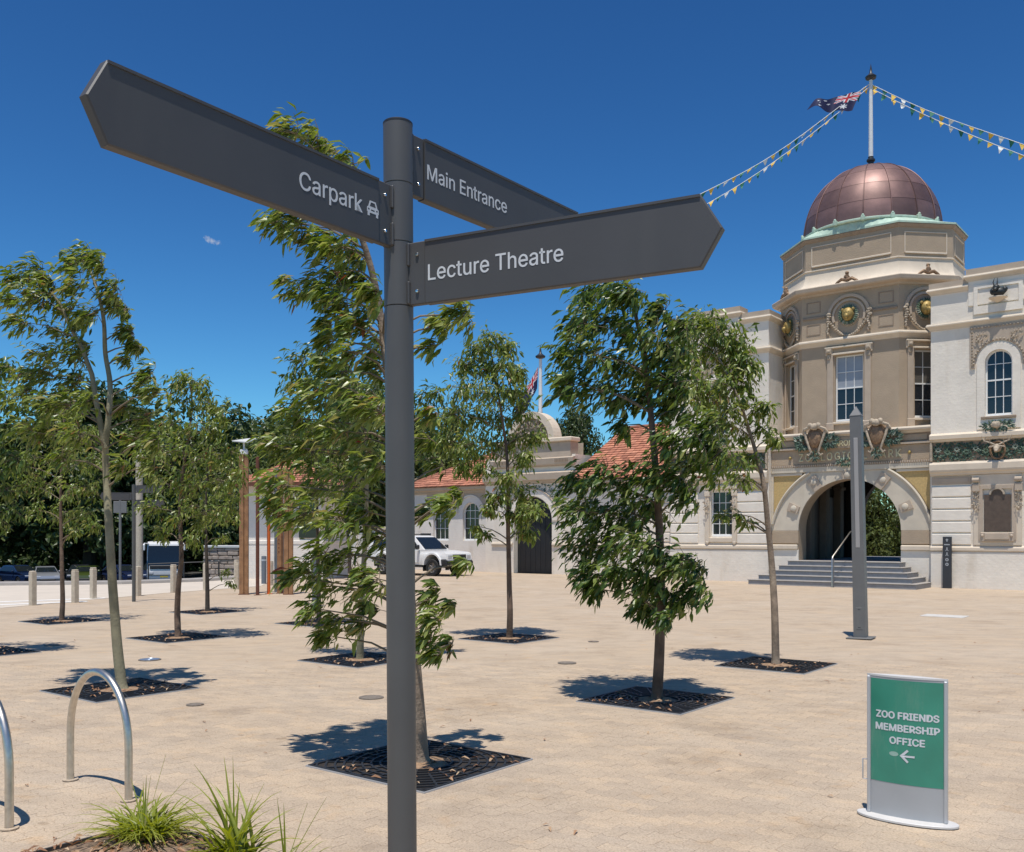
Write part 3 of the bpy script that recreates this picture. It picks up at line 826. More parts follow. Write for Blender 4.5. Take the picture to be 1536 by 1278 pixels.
# ================================================================== BIKE HOOPS
def hoop(label, a, b, h, part):
    t = thing('bike_hoop', label, 'bike rack', (*((a + b) / 2), 0), math.atan2((b - a).y, (b - a).x), 'stainless steel bike hoops')
    w = (b - a).length / 2
    pts = [(-w, 0, -.02), (-w, 0, h * .40)]
    for i in range(1, 24):
        an = math.pi - math.pi * i / 24
        pts.append((w * math.cos(an), 0, h * .40 + (h * .6) * math.sin(an) ** .92))
    pts += [(w, 0, h * .40), (w, 0, -.02)]
    mb = MB(); mb.tube(pts, .0245, 16); mb.build('tube', 'stainless', t, True)
    for s in (-1, 1):
        mb = MB(); mb.lathe([(.052, .006), (.052, .013), (.027, .015)], 20, (s * w, 0, 0)); mb.build('base_collar', 'paving', t)
    return t
hoop('steel bike hoop standing whole in front of the forked tree', Vector((-3.06, 6.56)), Vector((-2.45, 6.05)), .79, 0)
hoop('steel bike hoop cut off by the left edge, only its right leg showing', Vector((-3.52, 5.98)), Vector((-2.905, 5.47)), .79, 0)

# ================================================================== GREEN SIGN
d = Vector((2.535, 5.505)) - Vector((2.165, 5.765)); gl = d.length
gs = thing('freestanding_sign', 'small freestanding green sign in an aluminium frame on an oval base', 'sign', (*(Vector((2.35, 5.635))), 0), math.atan2(d.y, d.x))
hw = gl / 2; H0, H1 = .022, .85
def lens(hw, bow, n=12): return [(-hw + 2 * hw * i / n, -bow * (1 - (2 * i / n - 1) ** 2) ) for i in range(n + 1)]
fr = lens(hw, .036); bk = [(x, -y) for x, y in reversed(fr)]
ring = fr + bk[1:-1]
mb = MB(); nn = len(ring)
mb.add([(x, y, H0) for x, y in ring] + [(x, y, H1) for x, y in ring], [(i, (i + 1) % nn, nn + (i + 1) % nn, nn + i) for i in range(nn)] + [tuple(range(nn, 2 * nn)), tuple(reversed(range(nn)))])
mb.build('body', 'panel grey', gs, True, angle=50)
mb = MB(); cp = [(x * 1.01, y * 1.08) for x, y in ring]
mb.add([(x, y, H1 + .001) for x, y in cp] + [(x, y, H1 + .012) for x, y in cp], [(i, (i + 1) % nn, nn + (i + 1) % nn, nn + i) for i in range(nn)] + [tuple(range(nn, 2 * nn)), tuple(reversed(range(nn)))])
mb.build('top_cap', 'sign plate', gs)
for s in (-1, 1):
    mb = MB(); a, b = sorted((s * hw * 1.0, s * (hw - .02))); mb.bevbox(a, b, -.016, .016, H0, H1 - .001, .004); mb.build('side_rail', 'aluminium', gs)
pw = hw - .022
mb = MB(); n = 14; vs = []
bowy = lambda x: -.036 * (1 - (x / hw) ** 2) - .0012
for i in range(n + 1):
    x = -pw + 2 * pw * i / n
    vs += [(x, bowy(x), .222), (x, bowy(x), H1 - .012)]
mb.add(vs, [(2 * i, 2 * i + 2, 2 * i + 3, 2 * i + 1) for i in range(n)])
post_ = mb.build('poster', 'sign green', gs, True)
def bent_text(s, xc, w, z, cap, bold):
    me = text_mesh(s, w, cap, .0006, bold)
    for v in me.vertices:
        x = xc - w / 2 + v.co.x; v.co.y += bowy(x) - .0008; v.co.x = x; v.co.z += z
    me.materials.append(MATS['sign white']); link('lettering', me, post_)
bent_text('ZOO FRIENDS', .006, .350, .608, .040, .045); bent_text('MEMBERSHIP', .006, .356, .534, .040, .045); bent_text('OFFICE', .008, .195, .458, .040, .045)
mb = MB(); ax, az_ = .006, .392
ap = [(-.038, 0), (.004, .040), (.013, .031), (-.012, .0058), (.046, .0058), (.046, -.0058), (-.012, -.0058), (.013, -.031), (.004, -.040)]
tr = tessellate_polygon([[Vector((x, z, 0)) for x, z in ap]])
mb.add([(ax + x, bowy(ax + x) - .0022, az_ + z) for x, z in ap], [tuple(t) for t in tr])
mb.build('arrow', 'sign white', post_)
mb = MB(); q = [(-.066 + .027 * math.cos(i * .52), .398 + .014 * math.sin(i * .52)) for i in range(12)]
mb.add([(u, bowy(u) - .0006, w) for u, w in q], [tuple(reversed(range(12)))]); mb.build('scuff_mark', 'scuff', post_)
mb = MB(); el = [(math.cos(2 * math.pi * i / 40), math.sin(2 * math.pi * i / 40)) for i in range(40)]
rx_, ry_ = hw * 1.27, .12
mb.add([(x * rx_, y * ry_, .008) for x, y in el] + [(x * rx_, y * ry_, .019) for x, y in el] + [(x * rx_ * .99, y * ry_ * .97, .022) for x, y in el],
       [(i, (i + 1) % 40, 40 + (i + 1) % 40, 40 + i) for i in range(40)] + [(40 + i, 40 + (i + 1) % 40, 80 + (i + 1) % 40, 80 + i) for i in range(40)] + [tuple(range(80, 120))])
mb.build('base_plate', 'sign plate', gs)
mb = MB(); mb.tube([(-hw + .002, .01, .335), (-hw - .03, .01, .335), (-hw - .03, .01, .215), (-hw + .002, .01, .215)], .0045, 8); mb.build('handle', 'aluminium', gs, True)

# ================================================================== LIGHT COLUMN AND PYLON
lc = thing('light_column', 'tall square grey light column with pyramid top standing before the arch', 'light column', (5.74, 15.57, 0), R(-32)); lc.rotation_euler = (0, -.0205, R(-32))
s0, s1, hh = .098, .088, 3.66
def frustum(mb, a, b, z0, z1, mi=0): mb.add([(x * a, y * a, z0) for x, y in ((-1, -1), (1, -1), (1, 1), (-1, 1))] + [(x * b, y * b, z1) for x, y in ((-1, -1), (1, -1), (1, 1), (-1, 1))], [(3, 2, 1, 0), (4, 5, 6, 7), (0, 1, 5, 4), (1, 2, 6, 5), (2, 3, 7, 6), (3, 0, 4, 7)], mi)
mb = MB(); frustum(mb, s0, s1, .03, hh); sh = mb.build('shaft', 'column grey', lc)
mb = MB(); frustum(mb, s1 + .004, s1 + .004, hh, hh + .012); frustum(mb, s1, .002, hh + .012, hh + .17); mb.build('pyramid_cap', 'column grey', lc)
mb = MB(); mb.bevbox(-.2, .2, -.2, .2, .008, .03, .006); mb.build('base_plate', 'column grey', lc)
mb = MB(); mb.bevbox(-.033, .033, -s0 + .0, -s0 + .012, 1.5, 3.3, .004); mb.build('light_strip', 'column light', lc)
mb = MB(); mb.bevbox(-.05, .05, -s0 - .0035, -s0 + .02, .16, .52, .002); hd = mb.build('access_door', 'column grey', lc)
mb = MB(); mb.box(-.02, .02, -s0 - .006, -s0 - .003, .19, .196); mb.box(-.02, .02, -s0 - .006, -s0 - .003, .485, .491); mb.build('latch', 'black plastic', hd)
py = thing('wayfinding_pylon', 'narrow dark grey information pylon with pale symbols beside the steps', 'pylon', (13.98, 30.4, 0), A38)
mb = MB(); mb.bevbox(-.13, .13, -.05, .05, 0, 1.66, .01); mb.build('slab', 'pylon grey', py)
mb = MB(); mb.prism([(-.02, 1.5), (.02, 1.5), (.02, 1.55), (.05, 1.55), (0, 1.6), (-.05, 1.55), (-.02, 1.55)], -.053, -.049); mb.build('arrow', 'panel grey', py)
mb = MB(); mb.box(-.085, .085, -.053, -.049, 1.385, 1.42); mb.build('bar', 'panel grey', py)
for zz in (1.26, 1.1):
    mb = MB(); mb.prism([(-.05, zz - .06), (-.012, zz), (-.025, zz + .05), (.025, zz + .05), (.012, zz), (.05, zz - .06), (.025, zz - .06), (0, zz - .015), (-.025, zz - .06)], -.053, -.049); mb.build('symbol', 'panel grey', py)
for zz in (.92, .77):
    mb = MB(); mb.prism(arc(0, zz, .05, 0, 352.8, 48), -.053, -.049, holes=([(-.02, zz - .02), (-.02, zz + .02), (.02, zz + .02), (.02, zz - .02)],)); mb.build('symbol', 'panel grey', py)

# ================================================================== ENTRANCE BUILDING (local axes: x along the front, y into the building, z up)
BO = (13.67, 30.9, 0)
eb = thing('entrance_building', 'large cream and tan entrance building with copper dome, octagonal tower and arched entrance', 'building', BO, A38)
TC = -2.77     # tower axis
def part(mb, name, m, parent=None, smooth=False, angle=40): return mb.build(name, m, parent or eb, smooth, angle=angle)

def frame_M(p0, p1):
    d = Vector((p1[0] - p0[0], p1[1] - p0[1])); a = math.atan2(d.y, d.x)
    return Matrix.Translation((p0[0], p0[1], 0)) @ Matrix.Rotation(a, 4, 'Z'), d.length, a
def arched(u0, u1, z0, zs, n=16):
    r = (u1 - u0) / 2; c = (u0 + u1) / 2
    return [(u0, z0), (u1, z0)] + [(c + r * math.cos(math.pi * i / n), zs + r * math.sin(math.pi * i / n)) for i in range(n + 1)]
def rect(u0, u1, z0, z1): return [(u0, z0), (u1, z0), (u1, z1), (u0, z1)]
def wall_panel(name, m, p0, p1, outline, holes, thick=.22, parent=None):
    M, L, a = frame_M(p0, p1); mb = MB(); mb.prism(outline, 0, thick, M, holes=holes); return part(mb, name, m, parent)

def window(parent, p0, p1, u0, u1, z0, z1, nx, nzs, arch=False, depth=.13, panes=('pane dark',), rail=None, fr=.05, label=None):
    "sash window in the plane p0-p1: a frame with bars, each pane a piece of its own"
    M, L, a = frame_M(p0, p1)
    ro = bpy.data.objects
    mb = MB(); cu, r = (u0 + u1) / 2, (u1 - u0) / 2
    top = (lambda u: z1 - r + math.sqrt(max(0, r * r - (u - cu) ** 2))) if arch else (lambda u: z1)
    d0, d1 = depth - .03, depth + .03
    outer = arched(u0, u1, z0, z1 - r, 20) if arch else rect(u0, u1, z0, z1)
    ri = r - fr
    inner = ([(u0 + fr, z0 + fr * 1.7), (u1 - fr, z0 + fr * 1.7)] + [(cu + ri * math.cos(math.pi * i / 20), z1 - r + ri * math.sin(math.pi * i / 20)) for i in range(21)]) if arch else rect(u0 + fr, u1 - fr, z0 + fr * 1.7, z1 - fr)
    mb.prism(outer, d0, d1, holes=(inner,))
    bw = .011
    us = [u0 + fr + (u1 - u0 - 2 * fr) * i / nx for i in range(nx + 1)]
    zi0 = z0 + fr * 1.7; zi1 = z1 - fr
    if isinstance(nzs, int): zs = [zi0 + (zi1 - zi0) * i / nzs for i in range(nzs + 1)]
    else: zs = [zi0 + (zi1 - zi0) * f for f in nzs]
    topi = (lambda u: z1 - r + math.sqrt(max(0, ri * ri - (u - cu) ** 2))) if arch else (lambda u: zi1)
    for u in us[1:-1]: mb.box(u - bw, u + bw, d0 + .008, d1 - .005, zi0, topi(u))
    for i, z in enumerate(zs[1:-1]):
        h = .024 if rail is not None and i + 1 == rail else bw
        if arch and z > z1 - r:
            q = math.sqrt(max(0, ri * ri - (z - z1 + r) ** 2)); mb.box(cu - q, cu + q, d0 + .006, d1 - .003, z - h, z + h)
        else: mb.box(u0 + fr, u1 - fr, d0 + .006, d1 - .003, z - h, z + h)
    mb.box(u0 - .01, u1 + .01, d0 - .025, d0, z0 - .001, z0 + .05)
    w = mb.build('window', 'window white', parent, loc=(p0[0], p0[1], 0), rotz=a)
    if label: w['label'] = label
    for j in range(len(zs) - 1):
        for i in range(nx):
            a0, a1 = us[i] + (bw if i else 0), us[i + 1] - (bw if i < nx - 1 else 0)
            b0, b1 = zs[j] + .01, zs[j + 1] - .01
            pts = [(a0, b0), (a1, b0)] + [(a1 + (a0 - a1) * k / 4, min(b1, topi(a1 + (a0 - a1) * k / 4))) for k in range(5)]
            if min(p[1] for p in pts[2:]) <= b0 + .005:
                pts = [(a0, b0), (a1, b0)] + [(x, max(z, b0 + .004)) for x, z in pts[2:]]
            if j == len(zs) - 2 and arch: pass
            pm = MB(); pm.prism(pts, depth, depth + .006)
            f = panes[min(len(panes) - 1, int(j * len(panes) / (len(zs) - 1)))]
            pm.build('pane', f, w)
    # dim room behind the glass
    bm_ = MB(); bm_.box(u0 - .05, u1 + .05, depth + .1, depth + .12, z0 - .05, z1 + .05); bm_.build('room_back', 'interior', w)
    return w

COR = lambda z0, z1, o: [(0, z0), (.02, z0), (.03, z0 + .03), (o * .55, z0 + (z1 - z0) * .35), (o * .8, z0 + (z1 - z0) * .55), (o, z0 + (z1 - z0) * .6), (o, z1 - .05), (o - .02, z1 - .03), (o - .03, z1), (-.15, z1)]
def leaf_cluster(mb, cx, cz, rx, rz, y, n, L, seed=0):
    r = random.Random(seed)
    for _ in range(n):
        a = r.uniform(0, 6.28); q = math.sqrt(r.random())
        x, z = cx + rx * q * math.cos(a), cz + rz * q * math.sin(a)
        mb.leaf(Vector((x, y - r.uniform(0, .06), z)), Vector((math.cos(a) + r.uniform(-.7, .7), r.uniform(-.5, .1), math.sin(a) + r.uniform(-.7, .7))), Vector((r.uniform(-.3, .3), -1, r.uniform(-.2, .5))), L * r.uniform(.7, 1.3), L * .45, .2, r.uniform(.02, 1))

def wing(x0, sg, lower_window):
    "one two-storey wing; u runs outwards from the tower corner x0, sg is +1 to the right, -1 to the left"
    X = lambda u: x0 + sg * u
    XR = lambda a, b: tuple(sorted((X(a), X(b))))
    U = 4.0
    def ru(a, b, z0, z1):
        l, r = XR(a, b); return rect(l, r, z0, z1)
    # front wall with openings
    l, r = XR(0, U)
    wu0, wu1 = XR(1.62, 2.40)
    holes = [arched(wu0, wu1, 5.45, 7.53 - .39)]
    if lower_window:
        lu0, lu1 = XR(1.43, 2.29); holes.append(rect(lu0, lu1, 1.66, 3.36))
    mb = MB(); mb.prism(rect(l, r, 0, 9.6), 0, .25, holes=holes)
    a, b = (l, l + .25) if sg > 0 else (r - .25, r); mb.box(a, b, .2501, 7.0, 0, 9.6)
    a, b = (r - .25, r) if sg > 0 else (l, l + .25); mb.box(a, b, .2501, 7.0, 0, 9.6)
    mb.box(l + .01, r - .01, .26, 7.0, 9.2, 9.3)
    part(mb, 'wall', 'white wall')
    # path of the mouldings: along the front and back beside the tower
    def path(u0, u1, ret0=0.0, ret1=0.0):
        a, b = XR(u0, u1); p = [(a, 0), (b, 0)]
        if sg > 0:
            if ret0: p = [(a, ret0)] + p
            if ret1: p = p + [(b, ret1)]
        else:
            if ret0: p = p + [(b, ret0)]
            if ret1: p = [(a, ret1)] + p
        return p
    mb = MB(); mb.sweep(path(0, U), [(0, 1.17), (.05, 1.18), (.075, 1.22), (.075, 1.30), (.05, 1.34), (.0, 1.37)]); part(mb, 'plinth_band', 'cream trim')
    mb = MB(); mb.box(*XR(.012, U - .01), -.045, -.002, -.02, 1.165); part(mb, 'plinth', 'white wall')
    # rusticated courses between the bays
    zc = [1.385, 1.77, 2.155, 2.54, 2.925, 3.30]
    for i in range(5):
        for (ua, ub) in ((.03, 1.22), (2.80, 3.98)):
            mb = MB(); mb.bevbox(*XR(ua, ub), -.05, .0, zc[i] + .018, zc[i + 1] - .018, .022); part(mb, 'course_block', 'white wall')
    for ua, ub in ((.03, 1.22), (2.80, 3.98)):
        mb = MB(); mb.bevbox(*XR(ua, ub), -.03, -.001, 3.34, 3.60, .01); mb.bevbox(*XR(ua + .08, ub - .08), -.042, -.0305, 3.40, 3.54, .006); part(mb, 'frieze_panel', 'tan trim')
    # lower bay
    if lower_window:
        mb = MB()
        for a_, b_ in ((1.22, 1.40), (2.32, 2.50)):
            mb.bevbox(*XR(a_, b_), -.09, .0, 1.42, 3.35, .02); mb.bevbox(*XR(a_ - .02, b_ + .02), -.11, -.0005, 3.16, 3.36, .02)
            mb.blob(((X(a_) + X(b_)) / 2, -.05, 1.43), (.07, .06, .09), 8, 5)
        mb.bevbox(*XR(1.40, 2.32), -.08, .12, 1.44, 1.62, .02)
        mb.bevbox(*XR(1.2, 2.52), -.12, -.0008, 3.42, 3.58, .02)
        part(mb, 'architrave', 'cream trim')
        window(eb, (lu0, 0), (lu1, 0), 0, lu1 - lu0, 1.66, 3.36, 3, 4, depth=.14, panes=('pane dark', 'pane dark'))
        mb = MB()
        for a_ in (1.31, 2.41): leaf_cluster(mb, X(a_), 2.85, .05, .3, -.11, 26, .1, 3)
        part(mb, 'swag', 'carved stone')
    else:
        mb = MB(); mb.prism(ru(1.29, 2.66, 1.40, 3.62), -.06, 0.0, holes=(ru(1.5, 2.45, 1.62, 3.2),)); part(mb, 'bay_panel', 'cream trim')
        mb = MB(); mb.prism(ru(1.44, 2.51, 1.56, 3.28), -.085, -.0605, holes=(ru(1.56, 2.39, 1.8, 3.16),)); mb.bevbox(*XR(1.5, 2.45), -.13, -.086, 1.50, 1.80, .02); mb.bevbox(*XR(1.62, 2.33), -.16, -.131, 1.56, 1.78, .02)
        for a_ in (1.56, 2.39): mb.blob((X(a_), -.13, 1.69), .045, 8, 5)
        part(mb, 'plaque_frame', 'tan trim')
        mb = MB(); a_, b_ = XR(1.6, 2.35); c_ = (a_ + b_) / 2
        mb.prism([(a_, 1.82), (b_, 1.82), (b_, 2.98), (c_ + .17, 2.98)] + arc(c_, 3.0, .17, 0, 180, 10) + [(c_ - .17, 2.98), (a_, 2.98)], -.05, -.01); part(mb, 'plaque', 'plaque bronze')
        mb = MB(); mb.prism(arc(c_, 2.98, .22, 0, 180, 12) + list(reversed(arc(c_, 2.98, .17, 0, 180, 12))), -.10, -.062); part(mb, 'plaque_hood', 'carved stone')
        for a_ in (1.37, 2.58):
            mb = MB(); mb.bevbox(*XR(a_ - .11, a_ + .11), -.15, -.061, 3.08, 3.34, .02); mb.tube([(X(a_) - .1, -.12, 3.45), (X(a_) + .1, -.12, 3.45)], .075, 10); part(mb, 'bracket', 'tan trim')
            mb = MB(); leaf_cluster(mb, X(a_), 2.78, .05, .3, -.08, 40, .1, int(a_ * 10)); part(mb, 'swag', 'carved stone')
    # first-floor ledges and the green foliage frieze
    mb = MB(); mb.sweep(path(0, U), [(0, 3.62), (.10, 3.64), (.12, 3.70), (.17, 3.74), (.19, 3.80), (.19, 3.98), (.15, 4.04), (0, 4.08)]); part(mb, 'ledge', 'cream trim')
    mb = MB(); mb.sweep(path(0, U), [(0, 4.70), (.10, 4.72), (.14, 4.78), (.19, 4.80), (.19, 4.92), (.12, 4.97), (0, 5.0)]); part(mb, 'ledge', 'cream trim')
    mb = MB(); mb.box(*XR(.04, U), -.03, -.001, 4.07, 4.71); part(mb, 'frieze_ground', 'tan dark')
    mb = MB(); r_ = random.Random(5 + sg)
    for _ in range(620):
        u = r_.uniform(.08, U - .05); z = r_.uniform(4.13, 4.66); a = r_.uniform(0, 6.28)
        mb.leaf(Vector((X(u), -.03 - r_.uniform(0, .05), z)), Vector((math.cos(a), r_.uniform(-.7, .0), math.sin(a))), Vector((r_.uniform(-.4, .4), -1, r_.uniform(-.2, .6))), r_.uniform(.08, .15), r_.uniform(.04, .065), .25, r_.uniform(.02, .8))
    for q in range(14):
        u = .25 + q * .28
        if abs(u - 2.0) < .2: continue
        for k in range(9):
            a = k * .7; mb.leaf(Vector((X(u) + .02 * math.cos(a), -.085, 4.4 + (-.04 if q % 2 else .05) + .02 * math.sin(a))), Vector((math.cos(a), -.25, math.sin(a))), Vector((0, -1, .2)), .09, .05, .15, .92 if q % 2 == 0 else .7)
    stuff(part(mb, 'foliage_frieze', 'patina leaf'))
    mb = MB(); mb.bevbox(*XR(-.0, .075), -.17, -.0305, 4.09, 4.69, .02); part(mb, 'frieze_end', 'carved stone')
    # stag head
    mb = MB(); cx = X(2.0)
    mb.tube([(cx + .21 * math.sin(i * .3307), -.12, 4.37 + .27 * math.cos(i * .3307)) for i in range(20)], .035, 6, cap=False)
    part(mb, 'wreath', 'bronze relief', None, True)
    mb = MB(); mb.tube([(cx, -.05, 4.42), (cx, -.22, 4.45), (cx, -.33, 4.42), (cx, -.42, 4.30)], [.12, .11, .085, .045], 10)
    for s in (-1, 1):
        mb.tube([(cx + s * .05, -.26, 4.52), (cx + s * .2, -.24, 4.6), (cx + s * .36, -.26, 4.66), (cx + s * .43, -.28, 4.82)], [.028, .024, .02, .008], 7)
        mb.tube([(cx + s * .33, -.26, 4.65), (cx + s * .30, -.3, 4.78)], [.018, .006], 6); mb.tube([(cx + s * .2, -.24, 4.6), (cx + s * .2, -.3, 4.7)], [.016, .006], 6)
        mb.tube([(cx + s * .08, -.26, 4.48), (cx + s * .2, -.28, 4.46), (cx + s * .24, -.28, 4.43)], [.03, .028, .006], 7)
    part(mb, 'stag_head', 'carved stone', None, True)
    # upper bay: arched architrave, spandrel relief, sill with basket
    cu = (wu0 + wu1) / 2
    mb = MB(); mb.prism(arched(cu - .62, cu + .62, 5.05, 7.14, 24), -.05, 0, holes=(arched(wu0, wu1, 5.45, 7.14, 20),)); part(mb, 'architrave', 'white wall')
    sp = ru(1.18, 2.82, 7.0, 8.34)
    mb = MB(); arch_o = [(cu - .68, 7.0)] + [(cu + .68 * math.cos(math.pi * (1 - i / 20)), 7.14 + .68 * math.sin(math.pi * i / 20)) for i in range(21)] + [(cu + .68, 7.0)]
    a_, b_ = XR(1.18, 2.82)
    mb.prism([(a_, 7.0)] + arch_o + [(b_, 7.0), (b_, 8.34), (a_, 8.34)], -.045, 0); part(mb, 'spandrel_panel', 'tan trim')
    mb = MB()
    for i in range(22):
        w = math.pi * i / 21; mb.blob((cu + .72 * math.cos(w), -.06, 7.14 + .72 * math.sin(w)), (.035, .03, .035), 6, 4)
    for i in range(16): mb.blob((a_ + .06 + (b_ - a_ - .12) * i / 15, -.06, 8.27), (.035, .03, .035), 6, 4)
    for s in (-1, 1):
        for i in range(12): mb.blob((cu + s * .76, -.06, 7.1 + i * .095), (.028, .03, .035), 6, 4)
        leaf_cluster(mb, cu + s * .5, 7.95, .14, .13, -.05, 30, .1, 9)
    part(mb, 'spandrel_relief', 'carved stone')
    window(eb, (wu0, 0), (wu1, 0), 0, wu1 - wu0, 5.45, 7.53, 3, (0, .27, .54, .8, 1), arch=True, depth=.12, rail=2)
    mb = MB(); mb.bevbox(cu - .5, cu + .5, -.10, .1, 5.36, 5.445, .015); part(mb, 'sill', 'tan dark')
    mb = MB(); leaf_cluster(mb, cu, 5.13, .42, .10, -.14, 110, .12, 21); mb2 = MB(); mb2.blob((cu - .05, -.18, 5.15), (.17, .12, .12), 8, 6, jitter=.15)
    part(mb, 'foliage_bracket', 'patina leaf'); part(mb2, 'carved_cluster', 'carved stone')
    # string course, parapet and copings (taller over the bay)
    mb = MB(); mb.sweep(path(0, U, 5.0), COR(8.34, 8.56, .13)); part(mb, 'string_course', 'cream trim')
    mb = MB(); mb.prism(ru(1.14, 2.88, 9.0, 9.9), -.05, .6, holes=()); mb.prism(ru(1.3, 2.7, 8.7, 9.62), -.085, -.0505, holes=(ru(1.42, 2.58, 8.95, 9.5),)); part(mb, 'parapet_block', 'white wall')
    for ua, ub, r0, r1 in ((0, 1.14, 5.0, 0), (2.88, U, 0, 5.0)):
        mb = MB(); p = path(ua, ub, r0, r1); mb.sweep(p, COR(9.50, 9.70, .12), caps=True); part(mb, 'cornice', 'cream trim')
        mb = MB(); mb.sweep(p, [(.05, 9.69), (.05, 9.88), (-.4, 9.90), (-.4, 9.5)]); part(mb, 'coping', 'tan trim')
    mb = MB(); a_, b_ = XR(1.12, 2.90)
    mb.sweep([(a_, .6), (a_, -.05), (b_, -.05), (b_, .6)], COR(9.77, 9.97, .12)); part(mb, 'cornice', 'cream trim')
    mb = MB(); mb.sweep([(a_, .6), (a_, -.05), (b_, -.05), (b_, .6)], [(.05, 9.96), (.05, 10.16), (-.3, 10.18), (-.3, 9.8)]); mb.box(a_ + .1, b_ - .1, .0, .55, 10.0, 10.15); part(mb, 'coping', 'tan trim')
    # dark animal figure on its bracket
    mb = MB(); mb.lathe([(.0, 8.98), (.05, 9.0), (.16, 9.06), (.27, 9.12), (.27, 9.15), (0, 9.17)], 12, (cu, -.08, 0), a0=math.pi, a1=2 * math.pi); part(mb, 'figure_bracket', 'cream trim')
    mb = MB(); mb.blob((cu + .04, -.22, 9.28), (.2, .15, .15), 10, 7, jitter=.08); mb.blob((cu - .02, -.3, 9.40), (.11, .12, .11), 9, 6); mb.tube([(cu - .02, -.34, 9.38), (cu - .03, -.46, 9.3)], [.07, .04], 8)
    mb.blob((cu + .2, -.2, 9.34), (.09, .09, .1), 8, 6); mb.blob((cu - .14, -.2, 9.32), (.08, .09, .11), 8, 6)
    for s in (-1, 1): mb.tube([(cu - .04 + s * .04, -.26, 9.46), (cu - .06 + s * .06, -.22, 9.6), (cu - .04 + s * .04, -.2, 9.74)], [.025, .018, .004], 6)
    part(mb, 'animal_figure', 'black figure', None, True)

wing(0.0, 1, False)
wing(-5.54, -1, True)

# ------------------------------------------------------------------ arch block below the tower (recessed .3)
AY = .30
zc0, ri, ro, zo = 1.89, 1.765, 2.78, 1.50
arch_hole = [(TC - ri, .80), (TC + ri, .80)] + arc(TC, zc0, ri, 0, 180, 32)
mb = MB(); mb.prism(rect(-5.539, -.001, 0, 5.2), AY, AY + .7, holes=(arch_hole,)); part(mb, 'arch_wall', 'tan wall')
# cream archivolt, cut level by the entablature
ZT = 3.93
def clipz(pts): return [(x, min(z, ZT)) for x, z in pts]
outer = [(TC + ro * math.cos(w), zo + ro * math.sin(w)) for w in [math.pi * i / 60 for i in range(61)]]
outer = [p for p in outer if zc0 <= p[1] <= ZT and abs(p[0] - TC) < 2.74]
k = math.acos(math.sqrt(1 - ((ZT - zo) / ro) ** 2)); xt = ro * math.cos(k)
right = [p for p in outer if p[0] > TC]; left = [p for p in outer if p[0] < TC]
op = [(TC + ri, zc0)] + right + [(TC + xt, ZT), (TC - xt, ZT)] + left + [(TC - ri, zc0)] + arc(TC, zc0, ri, 180, 0, 32)[1:-1]
mb = MB(); mb.prism(op, AY - .06, AY - .0005); part(mb, 'archivolt', 'arch cream')
for s in (-1, 1):      # moulded edge of the arch, spandrels
    w0, w1 = 12.5, math.degrees(k)
    pts = [(TC + s * ro * math.cos(R(w0 + (w1 - w0) * i / 16)), zo + ro * math.sin(R(w0 + (w1 - w0) * i / 16))) for i in range(17)]
    mb = MB(); mb.tube([(x, AY - .09, z) for x, z in pts], .05, 6); part(mb, 'arch_moulding', 'arch cream', None, True)
    xe = TC + s * 2.72
    pts = [(TC + s * (ro + .06) * math.cos(R(w0 + (w1 - w0) * i / 16)), zo + (ro + .06) * math.sin(R(w0 + (w1 - w0) * i / 16))) for i in range(17)]
    pts = [p for p in pts if abs(p[0] - TC) < 2.68]
    poly = [(xe, pts[0][1])] + pts + [(pts[-1][0] + s * .02, 3.86), (xe, 3.86)]
    mb = MB(); mb.prism(poly, AY - .02, AY - .001); part(mb, 'spandrel', 'yellow stipple')
    mb = MB(); x0, x1 = sorted((xe + s * .045, xe - s * .035)); mb.box(x0, x1, AY - .07, AY - .0015, 2.1, 3.92); x0, x1 = sorted((TC + s * 1.62, xe)); mb.box(x0, x1, AY - .075, AY - .0018, 3.84, 3.925); part(mb, 'spandrel_frame', 'arch cream')
    x0, x1 = sorted((TC + s * 2.75, TC + s * (ri + .0)))
    mb = MB(); mb.bevbox(x0, x1, AY - .07, AY - .001, 1.40, 1.87, .02); part(mb, 'impost_block', 'tan wall')
    mb = MB(); mb.box(x0, x1, AY - .065, AY - .001, 1.872, 2.1); part(mb, 'springer', 'arch cream')
    mb = MB(); mb.bevbox(x0 - .0, x1 + .02 * s, AY - .13, AY - .0012, 1.19, 1.37, .03); part(mb, 'plinth_band', 'cream trim')
    mb = MB(); mb.box(x0, x1, AY - .06, AY - .0012, -.02, 1.185); part(mb, 'plinth', 'white wall')
for wdeg in (22, 55, 90, 125, 158):
    M = Matrix.Translation((TC, 0, zc0)) @ Matrix.Rotation(-R(wdeg - 90), 4, 'Y')
    top = 2.6 if wdeg in (22, 158) else (ri + .5 if wdeg != 90 else ri + .28)
    mb = MB(); mb.prism([(-.15, ri - .01), (.15, ri - .01), (.19, top), (-.19, top)] if wdeg not in (22, 158) else [(-.13, ri + .12), (.13, ri + .12), (.15, ri + .52), (-.15, ri + .52)], AY - .12, AY - .0605, M); part(mb, 'voussoir', 'tan trim')
    mb = MB(); mb.lathe([(.11, 0), (.10, .03), (.04, .05), (0, .05)], 12, M=M @ Matrix.Translation((0, AY - .12, ri + .3 if wdeg != 90 else ri + .14)) @ Matrix.Rotation(R(90), 4, 'X')); part(mb, 'boss', 'arch cream', None, True)
